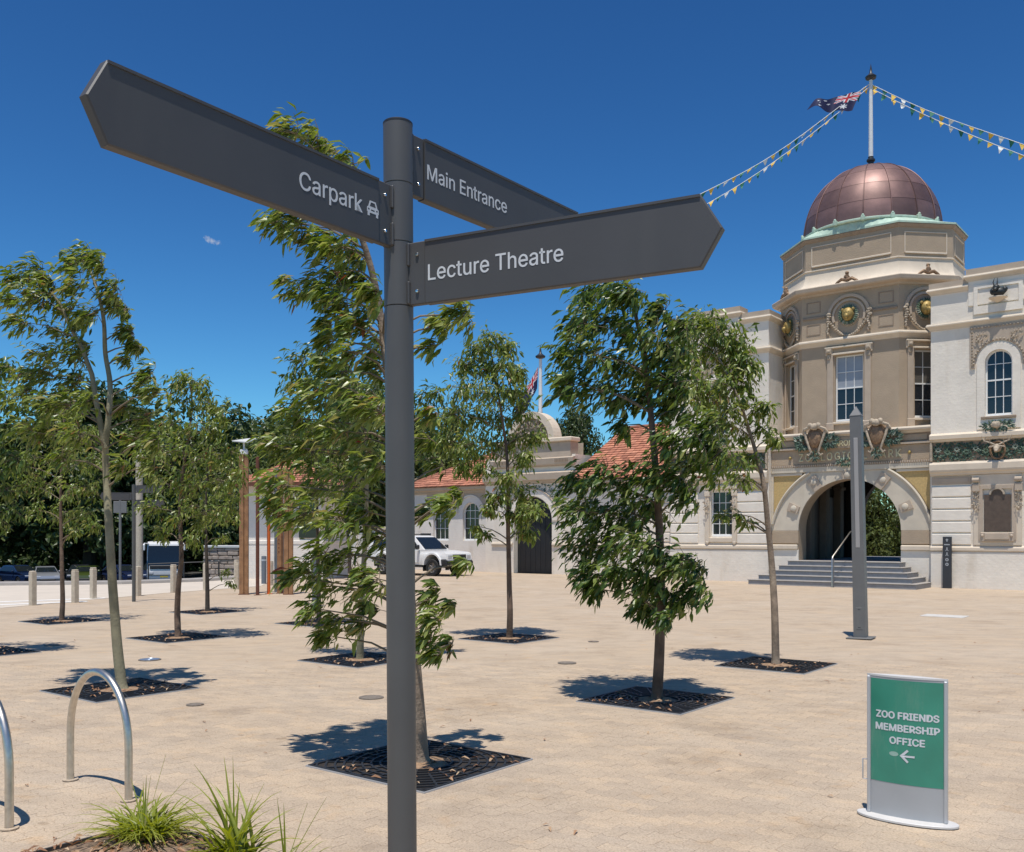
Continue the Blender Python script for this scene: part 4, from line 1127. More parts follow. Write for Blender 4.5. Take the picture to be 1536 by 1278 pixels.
# passage through the building, open at the back
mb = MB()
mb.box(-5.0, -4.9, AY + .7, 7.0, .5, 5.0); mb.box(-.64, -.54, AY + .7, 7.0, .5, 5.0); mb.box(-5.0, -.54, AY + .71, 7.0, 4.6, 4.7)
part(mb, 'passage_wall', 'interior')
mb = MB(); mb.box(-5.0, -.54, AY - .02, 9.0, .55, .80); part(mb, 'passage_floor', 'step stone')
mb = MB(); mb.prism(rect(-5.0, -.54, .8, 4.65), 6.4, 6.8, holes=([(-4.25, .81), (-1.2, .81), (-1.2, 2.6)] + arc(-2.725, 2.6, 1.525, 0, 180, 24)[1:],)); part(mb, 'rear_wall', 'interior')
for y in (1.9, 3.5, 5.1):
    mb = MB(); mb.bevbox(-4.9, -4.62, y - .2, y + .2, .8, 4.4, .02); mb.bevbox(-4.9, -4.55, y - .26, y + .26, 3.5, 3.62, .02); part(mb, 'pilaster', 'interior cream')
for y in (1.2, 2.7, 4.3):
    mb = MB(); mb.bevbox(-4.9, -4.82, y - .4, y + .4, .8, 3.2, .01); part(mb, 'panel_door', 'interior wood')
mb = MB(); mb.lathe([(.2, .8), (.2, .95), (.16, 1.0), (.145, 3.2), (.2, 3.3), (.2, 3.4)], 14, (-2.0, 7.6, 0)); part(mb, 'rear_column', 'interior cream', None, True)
# steps with nosings and the handrail
for i in range(5):
    n_out = 2.05 - i * .34; w = 2.78 - i * .23 if i < 4 else 1.9
    mb = MB(); mb.bevbox(TC - w, TC + w, -n_out + AY, AY - .07 if i < 4 else AY + .3, i * .16 - .02, i * .16 + .145, .01); s_ = part(mb, 'step', 'step stone')
    mb = MB(); mb.bevbox(TC - w - .02, TC + w + .02, -n_out + AY - .03, AY - .075 if i < 4 else AY + .29, i * .16 + .146, i * .16 + .17, .006); mb.build('nosing', 'road grey', s_)
mb = MB(); x = -2.55
mb.tube([(x, -1.95, .0), (x, -1.95, .93), (x, -1.9, 1.0), (x, -.15, 1.82), (x, -.02, 1.84), (x, .1, 1.80), (x, .1, .8)], .024, 8); part(mb, 'handrail', 'stainless', None, True)
mb = MB(); mb.tube([(x + .05, -1.95, .0), (x + .05, -1.95, .93)], .02, 8); part(mb, 'rail_post', 'column grey', None, True)

# ------------------------------------------------------------------ entablature with the name
y0 = AY
def band(name, m, z0, z1, o, d=.0): 
    mb = MB(); mb.bevbox(-5.53, -.01, y0 - o, y0 - .0005 - d, z0, z1, .012); return part(mb, name, m)
band('fascia', 'arch cream', 3.935, 4.12, .10)
for i in range(74):
    pass
mb = MB()
for i in range(72): mb.box(-5.48 + i * .0755, -5.44 + i * .0755, y0 - .13, y0 - .1005, 4.13, 4.20)
stuff(part(mb, 'dentils', 'tan trim'))
band('dentil_bed', 'tan dark', 4.121, 4.215, .10)
band('name_frieze', 'tan wall', 4.216, 4.74, .075)
band('ledge', 'tan trim', 4.741, 4.82, .16)
band('upper_frieze', 'tan dark', 4.821, 5.12, .06)
mb = MB(); mb.sweep([(-5.53, y0), (-.01, y0)], [(0, 5.10), (.12, 5.12), (.16, 5.17), (.26, 5.20), (.28, 5.26), (.25, 5.32), (-.5, 5.36)]); part(mb, 'sill_ledge', 'cream trim')
for s in (-1, 1):
    mb = MB(); x0, x1 = sorted((TC + s * 2.6, TC + s * 1.75)); mb.bevbox(x0, x1, y0 - .08, y0 - .061, 4.87, 5.06, .006); part(mb, 'frieze_panel', 'tan wall')
mb = MB(); mb.bevbox(TC - .72, TC + .72, y0 - .17, y0 - .1605, 4.72, 5.11, .004); mb.box(TC - .72, TC + .72, y0 - .16, y0 - .061, 4.80, 5.10); part(mb, 'name_tablet', 'tan wall')
lettering('TARONGA', 1.12, .2, 'gilt letter', eb, (TC - .56, y0 - .175, 4.80), bold=.012, depth=.025)
lettering('ZOOLOGICAL PARK', 3.5, .27, 'gilt letter', eb, (TC - 1.72, y0 - .08, 4.33), bold=.012, depth=.03, spacing=1.25)
for s in (-1, 1):
    mb = MB(); mb.blob((TC + s * 2.05, y0 - .1, 4.47), .055, 10, 6); part(mb, 'stud', 'gilt', None, True)
for xs in (-3.83, -1.71):
    mb = MB(); mb.prism([(xs + .30 * math.cos(a_) * (1 if math.sin(a_) > -.2 else .75), 5.08 + .42 * math.sin(a_)) for a_ in [2 * math.pi * i / 24 for i in range(24)]], y0 - .34, y0 - .10); mb.blob((xs, y0 - .34, 5.1), (.24, .09, .34), 12, 8); part(mb, 'shield', 'bronze relief', None, True)
    mb = MB()
    mb.tube([(xs - .42, y0 - .3, 5.3), (xs - .36, y0 - .36, 5.42), (xs - .2, y0 - .4, 5.48), (xs, y0 - .4, 5.5), (xs + .2, y0 - .4, 5.48), (xs + .36, y0 - .36, 5.42), (xs + .42, y0 - .3, 5.3)], .06, 7)
    for s in (-1, 1):
        mb.tube([(xs + s * .36, y0 - .33, 5.36), (xs + s * .3, y0 - .36, 5.1), (xs + s * .2, y0 - .38, 4.8), (xs + s * .13, y0 - .36, 4.62), (xs + s * .2, y0 - .34, 4.5), (xs + s * .28, y0 - .33, 4.56)], [.05, .045, .04, .04, .04, .03], 7)
        mb.blob((xs + s * .14, y0 - .42, 5.55), (.1, .08, .1), 8, 5)
    mb.blob((xs, y0 - .43, 5.5), (.16, .1, .12), 9, 6, jitter=.1)
    part(mb, 'shield_scroll', 'carved stone', None, True)
    mb = MB()
    for s in (-1, 1): leaf_cluster(mb, xs + s * .45, 4.98, .26, .2, y0 - .24, 80, .17, 31 + s)
    leaf_cluster(mb, xs, 4.5, .14, .1, y0 - .3, 30, .13, 77)
    part(mb, 'shield_foliage', 'patina leaf')
mb = MB(); leaf_cluster(mb, TC, 4.24, .35, .06, y0 - .14, 50, .14, 78); part(mb, 'foliage_spray', 'patina leaf')

# ------------------------------------------------------------------ octagonal tower
OC = (TC, 2.75)
def octo(d):
    hb = 1.67 + .4142 * d; W = 2.98 + d; hd = 1.09 + .4142 * d; D = 2.40 + d; cx, cy = OC
    return [(cx - hb, cy - D), (cx + hb, cy - D), (cx + W, cy - hd), (cx + W, cy + hd), (cx + hb, cy + D), (cx - hb, cy + D), (cx - W, cy + hd), (cx - W, cy - hd)]
P8 = octo(0)
def octo2(d):
    hb = 1.60 + .4142 * d; Wd = 3.0 + d; D = 2.24 + d; hd = D - (Wd - hb); cx, cy = OC
    return [(cx - hb, cy - D), (cx + hb, cy - D), (cx + Wd, cy - hd), (cx + Wd, cy + hd), (cx + hb, cy + D), (cx - hb, cy + D), (cx - Wd, cy + hd), (cx - Wd, cy - hd)]
U8 = octo2(0)
faces = [(P8[7], P8[0]), (P8[0], P8[1]), (P8[1], P8[2]), (P8[2], P8[3]), (P8[3], P8[4]), (P8[4], P8[5]), (P8[5], P8[6]), (P8[6], P8[7])]
for i, (p, q) in enumerate(faces):
    L = (Vector(q) - Vector(p)).length
    if i < 3:
        w = .97 if i == 1 else .72
        u0, u1 = L / 2 - w / 2, L / 2 + w / 2
        wall_panel('tower_wall', 'tan wall', p, q, rect(0, L, 5.2, 8.36), [rect(u0, u1, 5.67, 7.97)], .25)
        M, _, a = frame_M(p, q)
        mb = MB()
        for s in (-1, 1):
            c = L / 2 + s * (w / 2 + .16); mb.bevbox(c - .11, c + .11, -.055, -.0005, 5.62, 8.05, .015, 0, M); mb.bevbox(c - .13, c + .13, -.09, -.0008, 5.37, 5.64, .02, 0, M)
        part(mb, 'pilaster', 'tan trim')
        mb = MB(); mb.prism(rect(L / 2 - w / 2 - .32, L / 2 + w / 2 + .32, 8.02, 8.29), -.05, -.001, M, holes=(rect(L / 2 - w / 2 - .08, L / 2 + w / 2 + .08, 8.07, 8.24),)); mb.bevbox(L / 2 - w / 2 - .34, L / 2 + w / 2 + .34, -.1, -.0512, 8.245, 8.30, .01, 0, M); mb.bevbox(L / 2 - w / 2 - .05, L / 2 + w / 2 + .05, -.1, -.0508, 8.0, 8.065, .01, 0, M); part(mb, 'window_hood', 'cream trim')
        mb = MB()
        for s in (-1, 1):
            c = L / 2 + s * (w / 2 + .2); mb.bevbox(c - .10, c + .10, -.11, -.0512, 8.05, 8.24, .02, 0, M); mb.blob((c, -.12, 8.14), (.07, .04, .07), 8, 5, M=M); mb.bevbox(c - .06, c + .06, -.09, -.0514, 7.86, 8.04, .02, 0, M)
        part(mb, 'hood_bracket', 'carved stone')
        mb = MB(); mb.bevbox(u0 - .06, u1 + .06, -.06, .1, 5.58, 5.66, .015, 0, M); part(mb, 'sill', 'cream trim')
        window(eb, p, q, u0, u1, 5.67, 7.97, 3 if i == 1 else 2, (0, .245, .5, .76, 1), depth=.14, rail=2, panes=('pane dark', 'pane dark', 'pane blind', 'pane blind') if i == 1 else ('pane dark', 'pane dark', 'pane grey', 'pane grey'))
        # frieze storey of this face
        mb = MB(); mb.box(0, L, 0, .2, 8.58, 10.22, 0, M); part(mb, 'frieze_wall', 'tan wall')
        c = L / 2
        mb = MB()
        mb.prism(arc(c, 9.34, .74, -8, 188, 28) + list(reversed(arc(c, 9.34, .64, -8, 188, 28))), -.07, -.0005, M)
        mb.prism(arc(c, 9.34, .58, -20, 200, 28) + list(reversed(arc(c, 9.34, .50, -20, 200, 28))), -.05, -.0005, M)
        part(mb, 'arch_ring', 'tan trim')
        if i == 1:
            mb = MB()
            for a0, a1 in ((0.04, c - .82), (c + .82, L - .04)): mb.bevbox(a0, a1, -.045, -.0006, 9.36, 9.45, .012, 0, M)
            part(mb, 'string_moulding', 'tan dark')
            mb = MB()
            for cc in (.42, L - .42):
                for z0, z1 in ((8.8, 9.2), (9.58, 9.98)): mb.prism(rect(cc - .25, cc + .25, z0, z1), -.014, -.0004, M, holes=(rect(cc - .22, cc + .22, z0 + .03, z1 - .03),))
            part(mb, 'sunk_panel', 'tan dark')
        mb = MB(); mb.lathe([(.36, 0), (.36, .04), (.31, .05), (.28, .02), (0, .02)], 24, M=M @ Matrix.Translation((c, -.0005, 9.34)) @ Matrix.Rotation(R(90), 4, 'X')); part(mb, 'medallion', 'carved stone', None, True)
        mb = MB(); mb.blob((c, -.12, 9.36), (.2, .16, .23), 12, 8, M=M, jitter=.04); mb.blob((c, -.27, 9.27), (.09, .1, .1), 9, 6, M=M); mb.blob((c - .07, -.24, 9.42), .035, 6, 4, M=M); mb.blob((c + .07, -.24, 9.42), .035, 6, 4, M=M); mb.blob((c, -.26, 9.17), (.06, .05, .05), 7, 4, M=M)
        for s in (-1, 1): mb.blob((c + s * .18, -.12, 9.53), (.06, .05, .06), 7, 4, M=M)
        part(mb, 'lion_head', 'gilt', None, True)
        mb = MB()
        for kk in range(26):
            a_ = 2 * math.pi * kk / 26; d_ = Vector((math.cos(a_), -.25, math.sin(a_)))
            mb.leaf(M @ Vector((c + .2 * math.cos(a_), -.07, 9.36 + .2 * math.sin(a_))), M.to_3x3() @ d_, M.to_3x3() @ Vector((0, -1, .1)), .17, .08, .2, rnd.uniform(.3, 1))
        part(mb, 'mane', 'patina leaf')
        mb = MB()
        pts = [(c - .66 + 1.32 * t / 22, 9.18 - .55 * math.sin(math.pi * t / 22)) for t in range(23)]
        for t, (x, z) in enumerate(pts): mb.blob((x, -.06, z), (.05, .05, .05), 6, 4, M=M, jitter=.2)
        for s in (-1, 1):
            for t in range(9): mb.blob((c + s * .7 + rnd.uniform(-.03, .03), -.07, 9.45 - t * .085), (.085 - .006 * t, .06, .06), 6, 4, M=M, jitter=.25)
        part(mb, 'swag', 'carved stone')
        mb = MB(); mb.blob((c, -.2, 10.62), (.1, .09, .13), 8, 6, M=M, jitter=.2); mb.blob((c, -.2, 10.76), (.07, .07, .07), 7, 5, M=M, jitter=.15)
        for s in (-1, 1): mb.tube([tuple(M @ Vector(v)) for v in ((c, -.22, 10.52), (c + s * .18, -.24, 10.56), (c + s * .33, -.24, 10.47), (c + s * .4, -.24, 10.44))], [.07, .06, .045, .015], 7)
        part(mb, 'crest', 'bronze relief', None, True)
    else:
        wall_panel('tower_wall', 'tan wall', p, q, rect(0, L, 5.2, 10.22), [], .25)
mb = MB(); mb.sweep(P8, COR(8.36, 8.60, .15), closed=True); part(mb, 'string_course', 'cream trim')
mb = MB(); mb.sweep(P8, [(0, 10.16), (.05, 10.17), (.08, 10.22), (.25, 10.26), (.29, 10.30), (.31, 10.41), (.29, 10.44), (.2, 10.445)], closed=True); part(mb, 'cornice', 'tan trim')
A8 = octo(.22); mb = MB()
for i in range(11):
    q = 1 - math.sin(R(90 * i / 10)); z = 10.446 + .66 * (1 - math.cos(R(90 * i / 10)))
    mb.v += [(A8[k][0] * q + U8[k][0] * (1 - q), A8[k][1] * q + U8[k][1] * (1 - q), z) for k in range(8)]
for i in range(10):
    for k in range(8): mb.f.append((i * 8 + k, i * 8 + (k + 1) % 8, i * 8 + 8 + (k + 1) % 8, i * 8 + 8 + k)); mb.m.append(0); mb.t.append(0)
part(mb, 'cove', 'cream trim', None, True, 30)
mb = MB(); mb.sweep(U8, [(0.0, 11.106), (.04, 11.11), (.04, 11.14), (0, 11.16)], closed=True); part(mb, 'drum_moulding', 'cream trim')
mb = MB(); mb.sweep(U8, [(0, 11.16), (0, 12.2)], closed=True); part(mb, 'drum_wall', 'tan wall')
P8d = U8
for i in range(8):
    p, q = P8d[i - 1], P8d[i]; M, L, a = frame_M(p, q)
    mb = MB(); mb.prism(rect(.22, L - .22, 11.28, 12.0), -.02, -.0005, M, holes=(rect(.25, L - .25, 11.31, 11.97),)); mb.bevbox(.24, L - .24, -.05, -.021, 11.25, 11.31, .012, 0, M); part(mb, 'drum_panel', 'cream trim')
mb = MB(); mb.sweep(U8, [(0, 12.14), (.03, 12.15), (.06, 12.20), (.09, 12.24), (.09, 12.30)], closed=True); part(mb, 'eaves', 'tan dark')
# verdigris skirt from the octagon to the dome base
mb = MB(); DZ, DR = 12.62, 2.38
oct_pts = octo2(.11); n = 64; vs = []
def ray_oct(a, pts):
    d = Vector((math.cos(a), math.sin(a))); best = None
    for i in range(8):
        p, q = Vector(pts[i]) - Vector(OC), Vector(pts[(i + 1) % 8]) - Vector(OC); e = q - p
        den = d.x * e.y - d.y * e.x
        if abs(den) < 1e-9: continue
        t = (p.x * e.y - p.y * e.x) / den; s = (p.x * d.y - p.y * d.x) / den
        if t > 0 and -1e-6 <= s <= 1 + 1e-6: best = t if best is None else min(best, t)
    return best
angs = sorted([2 * math.pi * i / n for i in range(n)] + [math.atan2(p[1] - OC[1], p[0] - OC[0]) % (2 * math.pi) for p in oct_pts])
for a in angs:
    r = ray_oct(a, oct_pts)
    vs += [(OC[0] + r * math.cos(a), OC[1] + r * math.sin(a), 12.27), (OC[0] + r * math.cos(a), OC[1] + r * math.sin(a), 12.33), (OC[0] + DR * .99 * math.cos(a), OC[1] + DR * .99 * math.sin(a), DZ)]
N_ = len(angs); fs = []
for i in range(N_):
    j = (i + 1) % N_
    for q in (0, 1): fs.append((i * 3 + q, j * 3 + q, j * 3 + q + 1, i * 3 + q + 1))
mb.add(vs, fs); part(mb, 'roof_skirt', 'verdigris')
mb = MB(); mb.lathe([(DR + .02, DZ - .06), (DR + .07, DZ - .03), (DR + .07, DZ + .02), (DR + .02, DZ + .05), (DR - .05, DZ + .05)], 64, (*OC, 0)); part(mb, 'dome_ring', 'verdigris', None, True)
for i in range(16):
    a = 2 * math.pi * (i + .5) / 16; mb = MB(); M = Matrix.Translation((OC[0] + (DR + .06) * math.cos(a), OC[1] + (DR + .06) * math.sin(a), DZ)) @ Matrix.Rotation(a, 4, 'Z')
    mb.bevbox(-.05, .07, -.07, .07, -.08, .09, .02, 0, M); mb.blob((.03, 0, .1), (.05, .05, .06), 6, 4, M=M); part(mb, 'dome_foot', 'verdigris')
# dome of copper sheets, five courses of sixteen
DH = 2.56; levels = [0, .17, .35, .54, .74, .96]
prof = lambda t: (DR * math.cos(R(90 * t)) ** .92, DZ + DH * math.sin(R(90 * t)))
for c in range(5):
    mb = MB(); nv, nh = 6, 8; vs, fs = [], []
    for j in range(nv + 1):
        t = levels[c] + (levels[c + 1] - levels[c]) * j / nv + (.012 if j == nv and c < 4 else 0); r, z = prof(t); r += .006 * (1 - j / nv)
        for i in range(nh + 1):
            a = (i / nh - .5) * 2 * math.pi / 16; b_ = 1 + .004 * math.cos((i / nh - .5) * math.pi); vs.append((r * b_ * math.cos(a), r * b_ * math.sin(a), z))
    for j in range(nv):
        for i in range(nh): q = j * (nh + 1) + i; fs.append((q, q + 1, q + nh + 2, q + nh + 1))
    fs.append(tuple(reversed(range(nh + 1))))
    mb.add(vs, fs); me = mb.mesh('copper_sheet', 'dome copper', True, 60)
    for k_ in range(16): link('copper_sheet', me, eb, (OC[0], OC[1], 0), 2 * math.pi * k_ / 16)
mb = MB(); mb.tube([(1.004 * prof(.98 * i / 20)[0] + .012, 0, prof(.98 * i / 20)[1]) for i in range(21)], .019, 6); me = mb.mesh('dome_rib', 'dome copper', True)
for k_ in range(16): link('dome_rib', me, eb, (OC[0], OC[1], 0), 2 * math.pi * (k_ + .5) / 16)
mb = MB(); mb.lathe([(.42, DZ + DH - .05), (.36, DZ + DH + .03), (.18, DZ + DH + .06), (0, DZ + DH + .07)], 24, (*OC, 0)); part(mb, 'dome_cap', 'dome copper', None, True)
mb = MB(); mb.add([(x, y, 12.16) for x, y in U8], [tuple(range(8))]); part(mb, 'dome_floor', 'tan dark')

EBM = Matrix.Translation(BO) @ Matrix.Rotation(A38, 4, 'Z')
def W(x, y, z): return EBM @ Vector((x, y, z))

# ------------------------------------------------------------------ flags, poles, bunting
def flagpole(label, base, h, r):
    t = thing('flagpole', label, 'flagpole', base, 0, 'white flagpoles')
    mb = MB(); mb.lathe([(r * 1.1, .3), (r, h * .5), (r * .8, h)], 14); mb.build('pole', 'pole white', t, True)
    mb = MB(); mb.lathe([(r * 2.6, -.12), (r * 2.6, -.02), (r * 1.4, .03), (r * 1.4, .1), (r * 2.0, .14), (r * 2.0, .2), (r * 1.3, .24), (r * 1.3, .3)], 14); mb.build('base', 'pole cap', t, True)
    mb = MB(); mb.lathe([(r * .8, h), (r * 2.4, h + .05), (r * 2.7, h + .12), (r * 1.4, h + .2), (r * .7, h + .26), (r * .5, h + .4), (0, h + .62)], 14); mb.build('finial', 'pole cap', t, True)
    return t
PB = W(TC, 2.75, DZ + DH + .12); PH = 18.42 - (DZ + DH + .12)
flagpole('tall white flagpole rising from the top of the copper dome', tuple(PB), PH, .075)

def flag_colour(u, v):
    "u along the fly 0..2, v down the hoist 0..1"
    if u < 1 and v < .5:
        x, y = u / 1.0 * 2 - 1, v / .5 * 2 - 1
        if abs(x) < .12 or abs(y) < .2: return 1
        if abs(x) < .2 or abs(y) < .34: return 2
        d = abs(abs(x) - abs(y))
        if d < .09: return 1
        if d < .26: return 2
        return 0
    for su, sv_, r in ((.5, .75, .16), (1.5, .17, .075), (1.5, .82, .075), (1.25, .44, .075), (1.72, .38, .075), (1.6, .55, .045)):
        dx, dy = u - su, v - sv_; q = math.hypot(dx, dy)
        if q < r * (.72 + .3 * math.cos(7 * math.atan2(dx, -dy))): return 2
    return 0
def flag(label, hoist_top, hoist, fly_dir, droop, wave, seed):
    nu, nv = 72, 36; mb = MB(); fd = Vector(fly_dir).normalized(); r = random.Random(seed)
    side = fd.cross(Vector((0, 0, 1))).normalized()
    vs = []
    for j in range(nv + 1):
        for i in range(nu + 1):
            u, v = 2 * i / nu, j / nv
            p = fd * u * hoist * .93 + Vector((0, 0, -v * hoist)) * (1 - .12 * u) + droop(u, v) * hoist
            p += side * wave * math.sin(u * 5.0 + v * 1.4 + seed) * min(1, u * 1.5) + Vector((0, 0, wave * .3 * math.sin(u * 7 + v * 3)))
            vs.append(tuple(p))
    mb.v = vs
    for j in range(nv):
        for i in range(nu):
            q = j * (nu + 1) + i; mb.f.append((q, q + 1, q + nu + 2, q + nu + 1)); mb.m.append(flag_colour(2 * (i + .5) / nu, (j + .5) / nv)); mb.t.append(0)
    o = mb.build('flag', ['flag blue', 'flag red', 'flag white'], None, True, loc=hoist_top)
    return tag(o, label, 'flag', 'national flags flying from the poles')
top = PB + Vector((-.12, 0, PH - .45))
flag('dark blue flag streaming left from the pole on the copper dome', tuple(top + Vector((-.25, -.05, -.02))), .86, (-.96, .26, -.02), lambda u, v: Vector((-.38 * v, 0, -.03 * u * u + .22 * v + .22 * v * max(0, u - .8))), .15, 2)

def bunting(label, a, b, sag, n, seed, mid=None):
    r = random.Random(seed)
    t = thing('bunting', label, 'bunting', tuple(a), 0, 'strings of bunting from the dome flagpole')
    a, b = Vector(a), Vector(b); P = lambda s: (a.lerp(b, s) + Vector((0, 0, -4 * sag * s * (1 - s) + .06 * math.sin(9 * s * (1 + seed % 2) + seed)))) - a
    mb = MB(); mb.tube([P(i / 30) for i in range(31)], .012, 4); mb.build('cord', 'bunting white', t)
    cols = ['bunting yellow', 'bunting green', 'bunting yellow', 'bunting white', 'bunting green']
    for i in range(n):
        s = (i + .5) / n; p = P(s); d = (P(min(1, s + .01)) - P(max(0, s - .01))).normalized()
        w = .11; blow = Vector((-.25 + r.uniform(-.35, .35), r.uniform(-.3, .4), -.9)).normalized() * r.uniform(.17, .26)
        fold = d.cross(blow).normalized() * r.uniform(-.05, .05)
        mb = MB(); vs = [p - d * w, p + d * w, p + blow * .5 + fold + d * w * .5, p + blow * .5 + fold - d * w * .5, p + blow]
        vs2 = [tuple(q) for q in vs] + [tuple(q + d.cross(blow).normalized() * .006) for q in vs]
        mb.add(vs2, [(0, 1, 2, 3), (3, 2, 4), (8, 7, 6, 5)[::-1], (8, 9, 7)])
        mb.build('pennant', cols[i % 5], t)
    return t
PT = PB + Vector((0, 0, PH - .15))
GP = Vector((-4.26, 36.0, 11.3))
mt = thing('flagpole', 'slim white mast directly behind the signpost pole, holding the far end of the bunting', 'flagpole', (-4.26, 36.0, 0), 0, 'white flagpoles')
mb = MB(); mb.lathe([(.06, 0), (.045, 11.4), (0, 11.45)], 12); mb.build('pole', 'pole white', mt, True)
mb = MB(); mb.lathe([(.14, 0), (.14, .04), (.08, .08)], 12); mb.build('base', 'pole cap', mt, True)
bunting('upper string of bunting running left from the dome flagpole', PT, GP, 1.6, 62, 1)
bunting('lower string of bunting hanging left from the dome flagpole', PT + Vector((0, 0, -.1)), GP + Vector((0, 0, -.15)), 1.9, 62, 2)
bunting('upper string of bunting running right from the dome flagpole', PT, Vector((30.5, 27.0, 9.0)), .9, 60, 3)
bunting('lower string of bunting hanging right from the dome flagpole', PT + Vector((0, 0, -.1)), Vector((30.2, 26.6, 8.5)), 1.1, 60, 4)

# ================================================================== GATEHOUSE with the dark arched door
G0, G1, GY = -19.6, -14.6, .9
gh = thing('gatehouse', 'low cream gatehouse with a dark arched doorway and a rounded gable top', 'building', tuple(W(-16.9, GY, 0)), A38)
def gpart(mb, name, m, smooth=False):
    for i, v in enumerate(mb.v): mb.v[i] = (v[0] + 16.9, v[1] - GY, v[2])
    return mb.build(name, m, gh, smooth)
DC, DRr = -16.9, 1.06
hole = [(DC - DRr, .0), (DC + DRr, .0), (DC + DRr, 2.35)] + arc(DC, 2.35, DRr, 0, 180, 20)[1:]
mb = MB(); mb.prism(rect(G0, G1, -.02, 5.2), GY, GY + .4, holes=(hole,)); mb.box(G0, G0 + .3, GY + .401, GY + 4, 0, 5.2); mb.box(G1 - .3, G1, GY + .401, GY + 4, 0, 5.2); gpart(mb, 'wall', 'white wall')
mb = MB(); mb.prism([(DC - DRr, .0), (DC + DRr, .0), (DC + DRr, 2.35)] + arc(DC, 2.35, DRr, 0, 180, 20)[1:], GY + .3, GY + .36); dr = gpart(mb, 'door', 'door black')
mb = MB()
for i in range(7): x = -.9 + i * .28; mb.box(x - .006, x + .006, .285, .2995, .05, 2.9)
mb.build('board_joint', 'black plastic', dr)
mb = MB(); mb.prism(arc(DC, 2.35, 1.40, 0, 180, 24) + list(reversed(arc(DC, 2.35, 1.1, 0, 180, 24))), GY - .05, GY - .001); gpart(mb, 'archivolt', 'white wall')
mb = MB(); mb.tube([(DC + 1.42 * math.cos(math.pi * i / 24), GY - .05, 2.35 + 1.42 * math.sin(math.pi * i / 24)) for i in range(25)], .035, 6); gpart(mb, 'arch_moulding', 'tan trim', True)
mb = MB(); r_ = random.Random(8)
for _ in range(300):
    x = r_.uniform(DC - 1.7, DC + 1.7); z = r_.uniform(3.0, 3.95)
    if math.hypot(x - DC, z - 2.35) < 1.48: continue
    a = r_.uniform(0, 6.28); mb.leaf(Vector((x, GY - .03 - r_.uniform(0, .04), z)), Vector((math.cos(a), -.3, math.sin(a))), Vector((0, -1, .2)), .13, .06, .2, r_.uniform(.3, 1))
stuff(gpart(mb, 'foliage_relief', 'patina leaf'))
for s in (-1, 1):
    mb = MB(); x0, x1 = sorted((DC + s * 1.1, DC + s * 2.3)); mb.sweep([(max(x0, G0), GY), (min(x1, G1), GY)], [(0, 1.2), (.06, 1.22), (.08, 1.3), (.05, 1.38), (0, 1.4)]); gpart(mb, 'plinth_band', 'cream trim')
mb = MB(); mb.sweep([(G0, GY), (G1, GY)], [(0, 3.98), (.08, 4.0), (.14, 4.1), (.22, 4.14), (.24, 4.42), (.15, 4.48), (0, 4.5)]); gpart(mb, 'cornice', 'tan trim')
mb = MB(); mb.sweep([(DC - 2.3, GY - .1), (DC + 2.3, GY - .1)], [(-.1, 4.72), (.05, 4.74), (.09, 4.8), (.12, 5.05), (0, 5.1), (-.3, 5.12)]); gpart(mb, 'ledge', 'tan trim')
mb = MB()
for s in (-1, 1):
    for i in range(9): x = DC + s * 1.7 - .32 + i * .08; mb.box(x - .025, x + .025, GY - .23, GY - .2202, 4.88, 5.02)
gpart(mb, 'dentils', 'tan dark')
mb = MB(); mb.prism(rect(DC - 2.1, DC + 2.1, 5.1, 5.75), GY - .08, GY + .5); gpart(mb, 'attic', 'tan trim')
mb = MB(); mb.bevbox(DC - 2.2, DC + 2.2, GY - .2, GY + .55, 5.76, 5.95, .04); gpart(mb, 'coping', 'cream trim')
mb = MB(); mb.prism(arc(DC, 5.9, 1.15, 0, 180, 24) , GY - .02, GY + .4); gpart(mb, 'gable_infill', 'tan dark')
mb = MB(); mb.prism(arc(DC, 5.9, 1.28, 0, 180, 24) + list(reversed(arc(DC, 5.9, .98, 0, 180, 24))), GY - .16, GY + .45); gpart(mb, 'gable_arch', 'cream trim')
mb = MB(); leaf_cluster(mb, DC, 6.35, .6, .3, GY - .03, 60, .25, 5); gpart(mb, 'gable_relief', 'carved stone')
mb = MB()
mb.sweep([(DC + .0 - 2.1, GY + .9), (DC + 2.1, GY + .9)], [(0, 5.2), (-.02, 5.75)], caps=False); gpart(mb, 'attic_back', 'tan trim')
gp = W(DC, GY + .6, 6.9)
flagpole('white flagpole behind the rounded gable of the gatehouse', tuple(gp), 9.62 - 6.9, .085)
flag('limp blue flag hanging from the gatehouse flagpole', tuple(gp + Vector((-.1, -.06, 2.35))), .95, (-.55, -.1, -.75), lambda u, v: Vector((.30 * v * (1 - u * .4) * -1 + .25 * v, 0, -.22 * u)), .09, 4)

# ================================================================== TILED RANGE between gatehouse and wing, and the tiled cottage
def tiled_slope(mb, e0, e1, r0, r1, rows):
    "tile courses as low steps from the eave e0-e1 up to the ridge r0-r1"
    e0, e1, r0, r1 = map(Vector, (e0, e1, r0, r1)); nrm = (e1 - e0).cross(r0 - e0).normalized()
    for i in range(rows):
        t0, t1 = i / rows, (i + 1.15) / rows
        a, b = e0.lerp(r0, t0), e1.lerp(r1, t0); c, d = e1.lerp(r1, min(1, t1)), e0.lerp(r0, min(1, t1))
        L = (b - a).length; n = max(2, int(L / .3))
        lift = nrm * .035
        for k in range(n):
            p, q = a.lerp(b, k / n), a.lerp(b, (k + .94) / n); s, u = d.lerp(c, (k + .94) / n), d.lerp(c, k / n)
            j = nrm * rnd.uniform(0, .012)
            mb.add([tuple(p + lift + j), tuple(q + lift + j), tuple(s + nrm * .004), tuple(u + nrm * .004), tuple(p - nrm * .005), tuple(q - nrm * .005)], [(0, 1, 2, 3), (4, 5, 1, 0)], 0, rnd.uniform(.02, 1))
